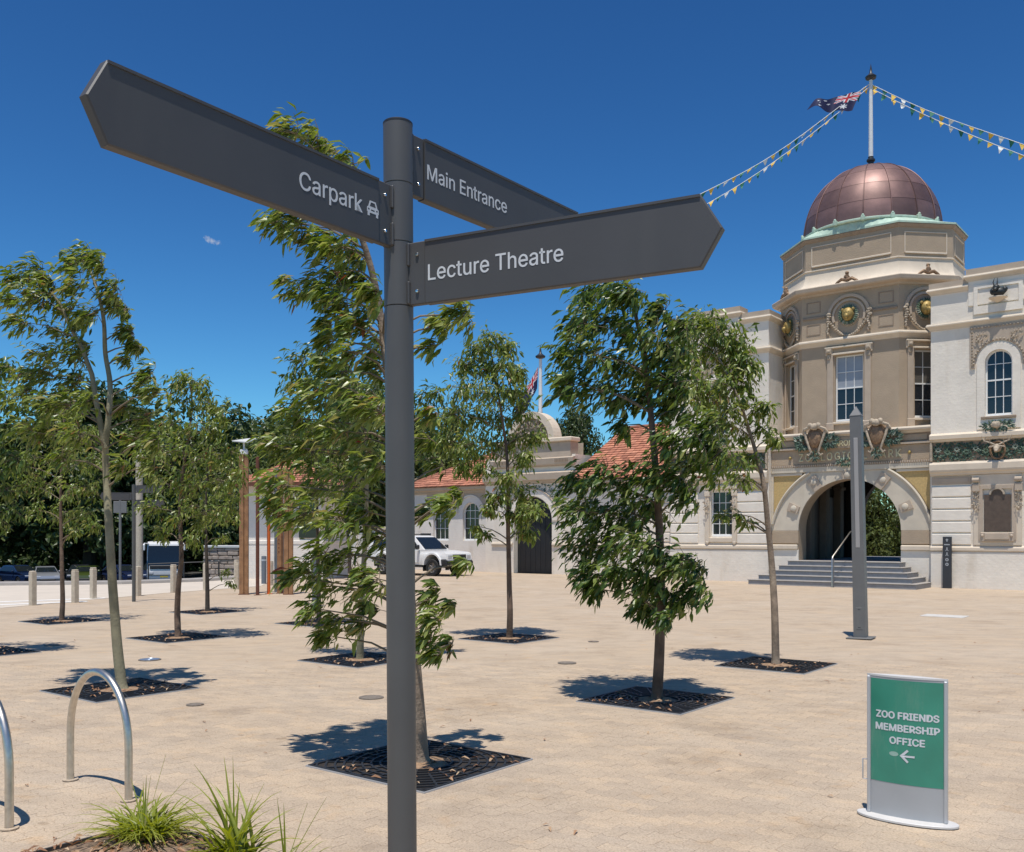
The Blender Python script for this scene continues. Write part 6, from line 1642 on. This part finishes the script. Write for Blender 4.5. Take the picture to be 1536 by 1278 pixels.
def gum_tree(key, label, trunk, clumps, leaf, per, bark, wind, seed, m='gum leaf', r0=.05, singles=0, spread=.75, extra=(), width=.30):
    "trunk and clumps are sketched in the plane of the tree as seen from the plaza, then spread in depth"
    r = random.Random(seed)
    bx, by = TREES[key]
    def at(px, py, dy=0.0):
        d = by + dy
        return Vector(((px - 768) / FOC * d - bx, dy, EYE - (py - 803) / FOC * d))
    t = thing('tree', label, 'tree', (bx, by, 0), 0, 'young trees in grates across the plaza')
    tp = []
    for i, (x, y) in enumerate(trunk): tp.append(at(x, y, .05 * math.sin(i * 1.7 + seed)))
    tp[0].y = 0; tp[0].z = -.01
    per = int(per * 2.2); leaf *= .88; clumps = [(c[0], c[1], c[2] * (1.1 if len(c) < 4 or c[3] > 1 else 1.0), *c[3:]) for c in clumps]
    # smooth the trunk
    pts = []
    for i in range(len(tp) - 1):
        p0, p1, p2, p3 = tp[max(0, i - 1)], tp[i], tp[i + 1], tp[min(len(tp) - 1, i + 2)]
        for k in range(5):
            s = k / 5; pts.append(.5 * ((2 * p1) + (p2 - p0) * s + (2 * p0 - 5 * p1 + 4 * p2 - p3) * s * s + (3 * p1 - p0 - 3 * p2 + p3) * s ** 3))
    pts.append(tp[-1])
    n = len(pts)
    rad = [r0 * (1.35 if i == 0 else 1.0) * (1 - .86 * (i / (n - 1)) ** .85) + .004 for i in range(n)]
    mb = MB(); mb.tube(pts, rad, 12); mb.build('trunk', bark, t, True, angle=80)
    spine = list(zip(pts, rad))
    for ex in extra:      # second leaders
        ep = [at(x, y, .12 * i / len(ex) * (1 if seed % 2 else -1)) for i, (x, y) in enumerate(ex)]
        ep = [ep[0].lerp(ep[1], k / 3) for k in range(3)] + sum([[ep[i].lerp(ep[i + 1], k / 3) for k in range(3)] for i in range(1, len(ep) - 1)], []) + [ep[-1]]
        er = [r0 * .55 * (1 - .8 * i / len(ep)) + .003 for i in range(len(ep))]
        mb = MB(); mb.tube(ep, er, 9); mb.build('limb', bark, t, True, angle=80); spine += list(zip(ep, er))
    bmb = MB(); leaves = []
    wv = Vector(wind)
    zlo = min(at(c[0], c[1]).z for c in clumps)
    for ci, c in enumerate(clumps):
        px, py, pr = c[:3]; dens = c[3] if len(c) > 3 else 1.0
        rm = pr / FOC * by
        xo = abs(at(px, py).x - min(spine, key=lambda q: abs(q[0].z - at(px, py).z))[0].x)
        dmax = spread * max(.18, .75 - .5 * xo)
        dy = r.uniform(-dmax, dmax)
        C = at(px, py, dy)
        C = C - wv * rm * .32
        # branch to the clump
        best = min(spine, key=lambda q: (q[0] - C).length + (2.0 if q[0].z > C.z - .25 * (Vector((q[0].x - C.x, q[0].y - C.y)).length) else 0))
        s0 = best[0]; mid = s0.lerp(C, .5) + Vector((r.uniform(-.04, .04), r.uniform(-.04, .04), .06 * (C - s0).length + .02))
        bl_ = [s0, s0.lerp(mid, .5) + Vector((0, 0, .01)), mid, mid.lerp(C, .55), C]
        br = max(.005, min(best[1] * .4, .012)) if (C - s0).length > .3 else .005
        bmb.tube(bl_, [br, br * .85, br * .65, br * .45, br * .3], 5)
        ntw = max(4, int(per * dens * .16)); nl = max(5, int(per * dens / ntw))
        for k in range(ntw):
            th, ph = r.uniform(0, 6.283), r.uniform(-.9, 1.1)
            dv = Vector((math.cos(th) * math.cos(ph), math.sin(th) * math.cos(ph), math.sin(ph)))
            st = C + dv * rm * r.uniform(0, .45)
            dv = (dv + wv * .8).normalized()
            tl = rm * r.uniform(.6, 1.0); en = st + dv * tl + Vector((0, 0, -.06 * tl))
            if k % 2 == 0: bmb.tube([C, st.lerp(en, .3), en], [.004, .003, .0012], 4, cap=False)
            for q in range(nl):
                s = (q + r.random()) / nl
                P = st.lerp(en, s) + Vector((r.gauss(0, 1), r.gauss(0, 1), r.gauss(0, 1))) * rm * .13
                ld = (dv * .5 + wv * r.uniform(.5, 1.3) + Vector((r.gauss(0, .38), r.gauss(0, .45), r.gauss(-.2, .36)))).normalized()
                up = Vector((r.gauss(0, .55), r.gauss(-.1, .55), 1)).normalized()
                leaves.append((P, ld, up, leaf * r.choice((.5, .7, .85, 1, 1.1, 1.25, 1.4)) * r.uniform(.9, 1.1), r.random() ** .9))
    stuff(bmb.build('branches', 'twig', t, True, angle=80))
    if singles:
        leaves.sort(key=lambda q: (q[0] + Vector((bx, by, -EYE))).length / q[3])
        for P, ld, up, L, tn in leaves[:singles]:
            o = link('leaf', proto_leaf(m, min(6, int(tn * 7))), t)
            s = ld.cross(up).normalized(); u = s.cross(ld)
            o.matrix_local = Matrix(((ld.x, -s.x, u.x, P.x), (ld.y, -s.y, u.y, P.y), (ld.z, -s.z, u.z, P.z), (0, 0, 0, 1))) @ Matrix.Scale(L, 4)
        leaves = leaves[singles:]
    mb = MB()
    for P, ld, up, L, tn in leaves: mb.leaf(P, ld, up, L, L * width, r.uniform(.08, .32), max(.01, tn))
    stuff(mb.build('crown', m, t))
    return t

gum_tree('T1', 'tall leaning gum tree directly behind the signpost with foliage above and below the left arm',
    [(633, 1146), (626, 1060), (618, 960), (611, 860), (604, 760), (594, 650), (582, 560), (570, 470), (556, 400), (535, 340), (500, 280), (465, 225)],
    [(435, 203, 26), (465, 208, 30), (495, 228, 28), (522, 248, 20), (412, 335, 26), (440, 338, 30), (478, 365, 28), (505, 375, 30), (535, 385, 24), (500, 408, 30), (440, 432, 26, .7), (470, 430, 26), (500, 445, 24), (540, 420, 26), (560, 440, 20), (545, 480, 24), (520, 490, 26), (490, 480, 22, .7), (560, 520, 26), (495, 512, 22, .7), (530, 530, 22, .7), (565, 555, 20, .7), (515, 460, 20, .8),
     (690, 472, 26), (660, 490, 22), (645, 520, 18, .6), (500, 560, 36), (530, 600, 36), (470, 590, 34), (440, 630, 34), (410, 672, 30), (455, 680, 38), (500, 650, 36), (540, 660, 36), (560, 620, 30), (560, 700, 32), (520, 720, 38), (470, 730, 38), (420, 730, 30), (410, 760, 24), (450, 770, 34), (500, 785, 36), (540, 770, 32), (562, 810, 28), (520, 835, 30, .8), (480, 830, 26, .8), (455, 860, 26, .8), (440, 868, 20, .7), (490, 880, 26, .65), (530, 885, 26, .65), (560, 870, 24, .8), (470, 915, 22, .7), (500, 930, 24, .7), (535, 935, 22, .6), (560, 915, 20, .7), (490, 955, 18, .8),
     (672, 757, 20, .8), (690, 740, 14, .6), (640, 772, 14, .6), (699, 845, 11, .6), (650, 885, 12, .5), (645, 900, 15, .6), (652, 932, 19, .7), (640, 960, 17, .7), (655, 980, 15, .6), (675, 965, 12, .6), (680, 910, 10, .5), (640, 660, 18, .6), (650, 620, 16, .5), (660, 700, 14, .5)],
    0.110, 54, 'bark', (-1.05, .05, -.2), 21, r0=.058, singles=300, spread=.7)
gum_tree('T2', 'bushy dark green tree right of centre below the Lecture Theatre arm',
    [(985, 1051), (989, 980), (991, 900), (990, 820), (986, 740), (979, 650), (972, 580), (965, 530), (955, 480), (942, 430), (930, 400)],
    [(880, 445, 34), (915, 440, 34), (938, 440, 22), (865, 490, 34), (900, 490, 40), (935, 495, 32), (970, 505, 34), (850, 535, 30), (885, 540, 40), (925, 550, 40), (960, 560, 36), (1000, 530, 34), (1020, 495, 30), (850, 580, 30), (880, 590, 38), (920, 595, 32), (960, 598, 26), (1000, 580, 36), (1010, 620, 30), (1000, 665, 26, .8), (935, 640, 22, .6), (1012, 565, 30), (1020, 535, 26), (990, 470, 22), (1015, 590, 26), 
     (1035, 660, 34), (1065, 640, 30), (1075, 680, 26), (1040, 700, 30), (860, 725, 28), (895, 720, 36), (935, 725, 38), (975, 715, 36), (1010, 720, 30), (860, 770, 32), (900, 770, 38), (940, 775, 38), (980, 765, 30), (1030, 745, 26, .8), (870, 820, 34), (910, 820, 36), (950, 820, 36), (985, 830, 28), (880, 865, 26), (915, 860, 28), (950, 870, 34), (985, 880, 32), (1015, 850, 28), (1040, 850, 22), (1045, 885, 24), (1020, 905, 26), (985, 915, 28), (960, 905, 24), (890, 885, 16, .7), (1000, 930, 14, .7)],
    .122, 82, 'bark brown', (-.85, .0, -.42), 22, m='dark leaf', r0=.056, singles=240, spread=.7, width=.34)
gum_tree('T3', 'thin tree with bare curved trunk and high windswept crown just left of the arch',
    [(1165, 999), (1162, 920), (1158, 850), (1152, 790), (1146, 730), (1137, 690), (1125, 650), (1112, 610), (1095, 570), (1075, 530)],
    [(1045, 500, 28, 1.5), (1075, 498, 30, 1.5), (1100, 512, 26, 1.5), (1030, 530, 28, 1.5), (1065, 535, 34, 1.5), (1100, 545, 30, 1.5), (1122, 545, 20, 1.5), (1045, 570, 32, 1.5), (1085, 580, 32, 1.5), (1115, 575, 22, 1.5), (1060, 610, 28, 1.3), (1095, 612, 26, 1.2), (1060, 480, 20, 1.3), (1020, 500, 22, 1.4), (1110, 530, 24, 1.5), (1040, 600, 26, 1.3), (1130, 615, 20), (1145, 645, 16, .8), (1110, 650, 22, .8), (1085, 640, 24, .8), (1095, 690, 26, .9), (1075, 712, 20, .8), (1110, 720, 22, .8), (1130, 690, 16, .7), (1160, 660, 12, .6), (1150, 612, 14, .7), (1085, 775, 10, .4), (1118, 782, 9, .4), (1108, 772, 7, .3)],
    .116, 68, 'bark', (-.2, .0, -.25), 23, r0=.05, spread=.55)
gum_tree('T4', 'tall tree at the left with a forked pale trunk rising behind the bike hoop',
    [(181, 1036), (177, 980), (172, 920), (167, 850), (163, 780), (160, 720), (158, 672), (163, 625), (165, 575), (158, 530), (156, 485), (150, 450), (138, 412), (125, 392)],
    [(28, 418, 24), (55, 412, 26), (18, 450, 20), (45, 450, 28), (30, 485, 22), (70, 445, 22), (72, 420, 14), (105, 398, 24), (128, 382, 20), (145, 395, 20), (112, 430, 26), (100, 465, 22), (120, 480, 20, .8), (165, 430, 18), (172, 460, 16), (183, 465, 12), (135, 470, 22), (85, 505, 28), (60, 530, 28), (100, 540, 30), (120, 520, 22), (70, 565, 28), (40, 560, 22), (110, 575, 28), (25, 590, 28), (60, 610, 30), (95, 610, 28), (130, 600, 20, .7), (195, 500, 14), (205, 520, 12), (190, 540, 14, .7), (222, 560, 18), (232, 590, 18), (212, 580, 14, .7), (185, 610, 20, .8), (215, 630, 24), (200, 660, 26, .8), (230, 660, 20), (70, 650, 26), (40, 650, 28), (110, 650, 24), (180, 700, 20, .6), (90, 690, 22, .7), (225, 700, 18, .6)],
    .112, 60, 'bark pale', (-1.0, .0, -.2), 24, r0=.056, spread=.7, extra=([(158, 672), (147, 618), (138, 562), (122, 520), (105, 490), (92, 458), (78, 440)],), singles=150)
gum_tree('T5', 'tree with a dark curved trunk in the left middle distance',
    [(267, 958), (266, 915), (268, 875), (272, 840), (271, 800), (270, 760), (274, 710), (282, 660), (288, 610), (285, 575)],
    [(265, 578, 18), (283, 572, 16), (300, 580, 18), (275, 605, 20), (310, 605, 20), (328, 618, 16), (255, 640, 24), (290, 640, 26), (325, 645, 22), (240, 680, 26), (275, 680, 28), (310, 685, 26), (345, 680, 20), (225, 720, 24), (260, 725, 28), (295, 730, 28), (330, 725, 26), (355, 715, 14), (230, 765, 22, .8), (270, 775, 22, .8), (305, 775, 24), (340, 765, 20), (245, 800, 16, .7), (285, 810, 16, .7), (215, 690, 18)],
    .116, 75, 'bark brown', (-.35, .0, -.4), 25, r0=.052, spread=.8)
gum_tree('T6', 'slim small tree beside the timber posts, behind the curved trunk',
    [(312, 919), (311, 880), (310, 840), (309, 800), (309, 760), (310, 720), (312, 690)],
    [(300, 690, 18), (325, 690, 18), (345, 705, 16), (290, 715, 18), (330, 725, 18), (310, 745, 22), (345, 745, 18), (290, 760, 16), (325, 775, 20), (345, 780, 14), (330, 808, 12, .7), (300, 795, 14), (345, 875, 7, .5), (338, 860, 6, .4)],
    .12, 50, 'bark dark', (-.2, .0, -.4), 26, r0=.05, spread=.8)
gum_tree('T7', 'straight young tree near the bollards, leftmost whole trunk',
    [(94, 933), (94, 900), (93, 860), (92, 810), (91, 760), (92, 710), (95, 660), (96, 620)],
    [(85, 625, 22), (110, 630, 20), (65, 650, 22), (95, 655, 24), (125, 660, 22), (150, 650, 16), (50, 690, 26), (85, 690, 26), (120, 695, 24), (145, 690, 18), (35, 730, 24), (70, 730, 26), (105, 735, 24), (135, 735, 20), (55, 768, 20, .8), (95, 770, 20), (125, 775, 18), (140, 790, 10, .7), (110, 800, 10, .7), (20, 700, 18)],
    .116, 73, 'bark brown', (-.25, .0, -.4), 27, r0=.05, spread=.8)
gum_tree('T8', 'tree standing close behind the signpost pole, its grate half hidden',
    [(540, 991), (541, 950), (543, 900), (546, 840), (549, 780), (550, 720), (548, 660), (540, 600), (525, 550)],
    [(450, 545, 24), (480, 535, 26), (510, 545, 26), (440, 575, 24), (470, 575, 28), (500, 585, 28), (530, 575, 26), (555, 590, 24), (450, 610, 28), (490, 620, 30), (530, 625, 30), (565, 640, 24), (630, 600, 20, .7), (655, 590, 18, .7), (640, 640, 20, .7), (480, 660, 26), (520, 680, 28), (555, 690, 24), (640, 690, 16, .6), (500, 720, 26), (540, 740, 26), (520, 780, 22, .8)],
    .12, 60, 'bark pale', (-.35, .0, -.35), 28, m='dark leaf', r0=.05, spread=.7)
gum_tree('T9', 'upright tree right of the signpost in front of the dark arched door',
    [(764, 959), (765, 920), (764, 880), (763, 830), (762, 780), (762, 730), (760, 680), (752, 620), (742, 560), (735, 520)],
    [(715, 525, 18), (738, 512, 18), (760, 522, 16), (700, 550, 20), (728, 550, 22), (755, 550, 22), (775, 560, 14), (690, 585, 22), (720, 590, 26), (752, 585, 24), (778, 590, 14), (680, 625, 24), (715, 630, 26), (748, 625, 26), (780, 620, 20), (670, 665, 22), (700, 670, 24), (735, 670, 26), (770, 665, 24), (800, 655, 18), (692, 700, 18, .8), (725, 705, 18, .7), (785, 690, 18, .9), (760, 722, 20), (745, 748, 16, .8), (785, 745, 22), (800, 770, 18), (775, 775, 18), (790, 798, 16, .9), (735, 765, 10, .6), (715, 790, 9, .4), (725, 805, 8, .4)],
    .116, 118, 'bark brown', (-.15, .0, -.4), 29, r0=.052, spread=.8)
gum_tree('T10', 'tree cut off by the left edge, only its crown reaching into view',
    [(-30, 981), (-30, 930), (-32, 860), (-32, 790), (-30, 720), (-25, 650), (-15, 590), (0, 550)],
    [(-10, 560, 28), (12, 552, 22), (-30, 600, 30), (5, 600, 28), (-55, 640, 30), (-15, 645, 32), (18, 640, 26), (-40, 690, 32), (0, 690, 32), (25, 690, 20), (-30, 740, 30), (10, 740, 26), (-5, 780, 22, .8), (20, 770, 16, .7)],
    .13, 60, 'bark', (-.3, .0, -.35), 30, m='dark leaf', r0=.05, spread=.7)
gum_tree('T11', 'slender tree glimpsed behind the leaves left of the signpost',
    [(478, 936), (478, 890), (477, 840), (476, 790), (475, 740), (474, 690), (472, 640)],
    [(470, 640, 22), (450, 665, 22), (490, 665, 22), (435, 700, 22), (470, 700, 26), (505, 700, 22), (450, 740, 24), (490, 740, 24), (470, 775, 20), (500, 790, 14)],
    .13, 56, 'bark dark', (-.2, .0, -.4), 31, r0=.05, spread=.8)

# ================================================================== BACKGROUND TREES
def big_crown(seed, n, leaf, lobes, m):
    r = random.Random(seed); mb = MB()
    L = []
    for i in range(lobes):
        a = r.uniform(0, 6.283); q = math.sqrt(r.random()) * .72; h = r.uniform(-.55, .8)
        L.append((Vector((math.cos(a) * q * math.sqrt(max(.1, 1 - h * h * .8)), math.sin(a) * q * math.sqrt(max(.1, 1 - h * h * .8)), h)), r.uniform(.2, .36)))
    for i in range(n):
        c, s = L[i % lobes]; d = Vector((r.gauss(0, 1), r.gauss(0, 1), r.gauss(.25, 1))).normalized()
        P = c + d * s * (r.uniform(.55, 1.08) if r.random() < .8 else r.uniform(.1, .6))
        ld = (d * .4 + Vector((r.gauss(-.3, .7), r.gauss(0, .7), r.gauss(-.3, .6)))).normalized()
        mb.leaf(P, ld, (d + Vector((r.gauss(0, .5), r.gauss(0, .5), .6))).normalized(), leaf * r.uniform(.6, 1.3), leaf * .5, .2, max(.01, min(1, r.random() * .8 + .12 * (i % lobes) / lobes)))
    return mb.mesh('crown', m)
def big_trunk(seed):
    r = random.Random(seed); mb = MB()
    mb.tube([(0, 0, -1.9), (.02, .01, -1.2), (-.03, 0, -.6), (0, .02, 0)], [.11, .075, .065, .05], 9)
    for i in range(6):
        a = i * 1.05 + r.random(); q = r.uniform(.35, .6)
        mb.tube([(0, 0, -.8 + .1 * i), (math.cos(a) * q * .4, math.sin(a) * q * .4, -.35 + .08 * i), (math.cos(a) * q, math.sin(a) * q, r.uniform(.0, .5))], [.04, .028, .008], 6)
    return mb.mesh('trunk', 'bark dark')
FIG = [big_crown(50 + i, 8500, .092, 34, 'fig leaf') for i in range(3)]
GUM = [big_crown(60 + i, 6500, .078, 28, 'far leaf') for i in range(3)]
TRK = [big_trunk(70 + i) for i in range(3)]
BIGS = [
 # x, y, centre z, half width, half height, kind, label
 (-46, 80, 5.2, 9.0, 7.2, 'f', 'huge dark fig tree at the left edge behind the parked cars'),
 (-36.5, 82, 6.2, 8.0, 7.6, 'f', 'huge dark fig tree second from the left, shading the car park'),
 (-30.5, 78, 4.8, 6.0, 6.6, 'f', 'dark fig tree directly behind the leftmost bollards'),
 (-24.5, 84, 6.2, 8.0, 7.8, 'f', 'dark spreading tree behind the white coach'),
 (-13.6, 58, 5.0, 5.0, 5.0, 'g', 'green tree rising over the stone wall left of the timber posts'),
 (-11.0, 66, 6.2, 4.6, 6.2, 'g', 'tall green tree behind the hut roof'),
 (-7.0, 60, 5.5, 4.8, 5.2, 'g', 'green tree behind the boundary wall left of the signpost'),
 (-4.6, 62, 6.4, 2.9, 5.6, 'g', 'grey green tree showing above the cottage roof right of the signpost'),
 (3.9, 58, 6.2, 1.9, 3.4, 'f', 'dark tree just right of the gatehouse flagpole'),
 (-40, 94, 8.0, 10.0, 9.0, 'f', 'tall shadowy tree at the back of the car park'),
 (-21.0, 92, 7.5, 8.0, 8.2, 'g', 'tall tree in the second row behind the coach'),
 (-56, 84, 5.5, 9.0, 7.5, 'f', 'broad fig tree just beyond the left edge'),
 (-14.8, 54, 1.6, 3.4, 3.6, 'f', 'low dark shrubby tree behind the rubble wall'),
 (20.5, 53, 2.6, 3.2, 3.9, 'g', 'sunlit tree seen through the arched passage, left one'),
 (24.6, 54, 2.0, 2.4, 3.0, 'g', 'lower bushy tree seen through the arched passage, right one'),
 (17.0, 58, 3.0, 3.6, 4.2, 'f', 'dark tree deep behind the arched passage'),
]
for i, (x, y, z, w, h, k, lab) in enumerate(BIGS):
    t = thing('fig_tree' if k == 'f' else 'broadleaf_tree', lab, 'tree', (x, y, -2.2), 0, 'large trees behind the plaza')
    a = (i * 2.4) % 6.28
    o = link('crown', (FIG if k == 'f' else GUM)[i % 3], t, (0, 0, z + 2.2), a); o.scale = (w, w, h); stuff(o)
    hz = (z + 2.2) / 1.9
    o = link('trunk', TRK[i % 3], t, (0, 0, z + 2.2), a); o.scale = (max(3.0, w * .8), max(3.0, w * .8), hz)
# dark understorey at the back of the car park
mb = MB(); r_ = random.Random(99)
for _ in range(26000):
    x = r_.uniform(-80, 0); z = r_.uniform(-2.3, 8.5 if x < -12 else 5.0) * (.75 + .25 * math.sin(x * .55 + 1) ** 2)
    a = r_.uniform(0, 6.28)
    mb.leaf(Vector((x, 97 + r_.uniform(-2.5, 2.5), z)), Vector((math.cos(a), -.4, math.sin(a))), Vector((r_.uniform(-.5, .5), -1, .5)), r_.uniform(.55, 1.0), .45, .2, max(.01, r_.random() * .7))
tag(stuff(mb.build('hedge', 'fig leaf')), 'dark mass of shrubs behind the parked cars', 'hedge')

mb = MB(); r_ = random.Random(98)
for _ in range(5000):
    x = r_.uniform(10, 34); z = r_.uniform(-.2, 4.2 if x < 25 else 3.0); a = r_.uniform(0, 6.28)
    mb.leaf(Vector((x, 66 + r_.uniform(-1, 1), z)), Vector((math.cos(a), -.4, math.sin(a))), Vector((r_.uniform(-.5, .5), -1, .5)), r_.uniform(.4, .8), .35, .2, max(.01, r_.random() * .8))
tag(stuff(mb.build('hedge', 'fig leaf')), 'dark shrubs seen far through the arched passage', 'hedge')

# a few wind-blown leaves on the paving
mb = MB(); r_ = random.Random(17)
for _ in range(70):
    y = r_.uniform(5.2, 16); x = r_.uniform(-.54, .54) * y; a = r_.uniform(0, 6.28)
    mb.leaf(Vector((x, y, .013)), Vector((math.cos(a), math.sin(a), .05)), Vector((r_.uniform(-.3, .3), r_.uniform(-.3, .3), 1)), r_.uniform(.03, .075), .018, .2, r_.uniform(.02, 1))
tag(stuff(mb.build('scattered_leaves', 'dry leaf')), 'few dry leaves scattered on the beige paving', 'leaves')
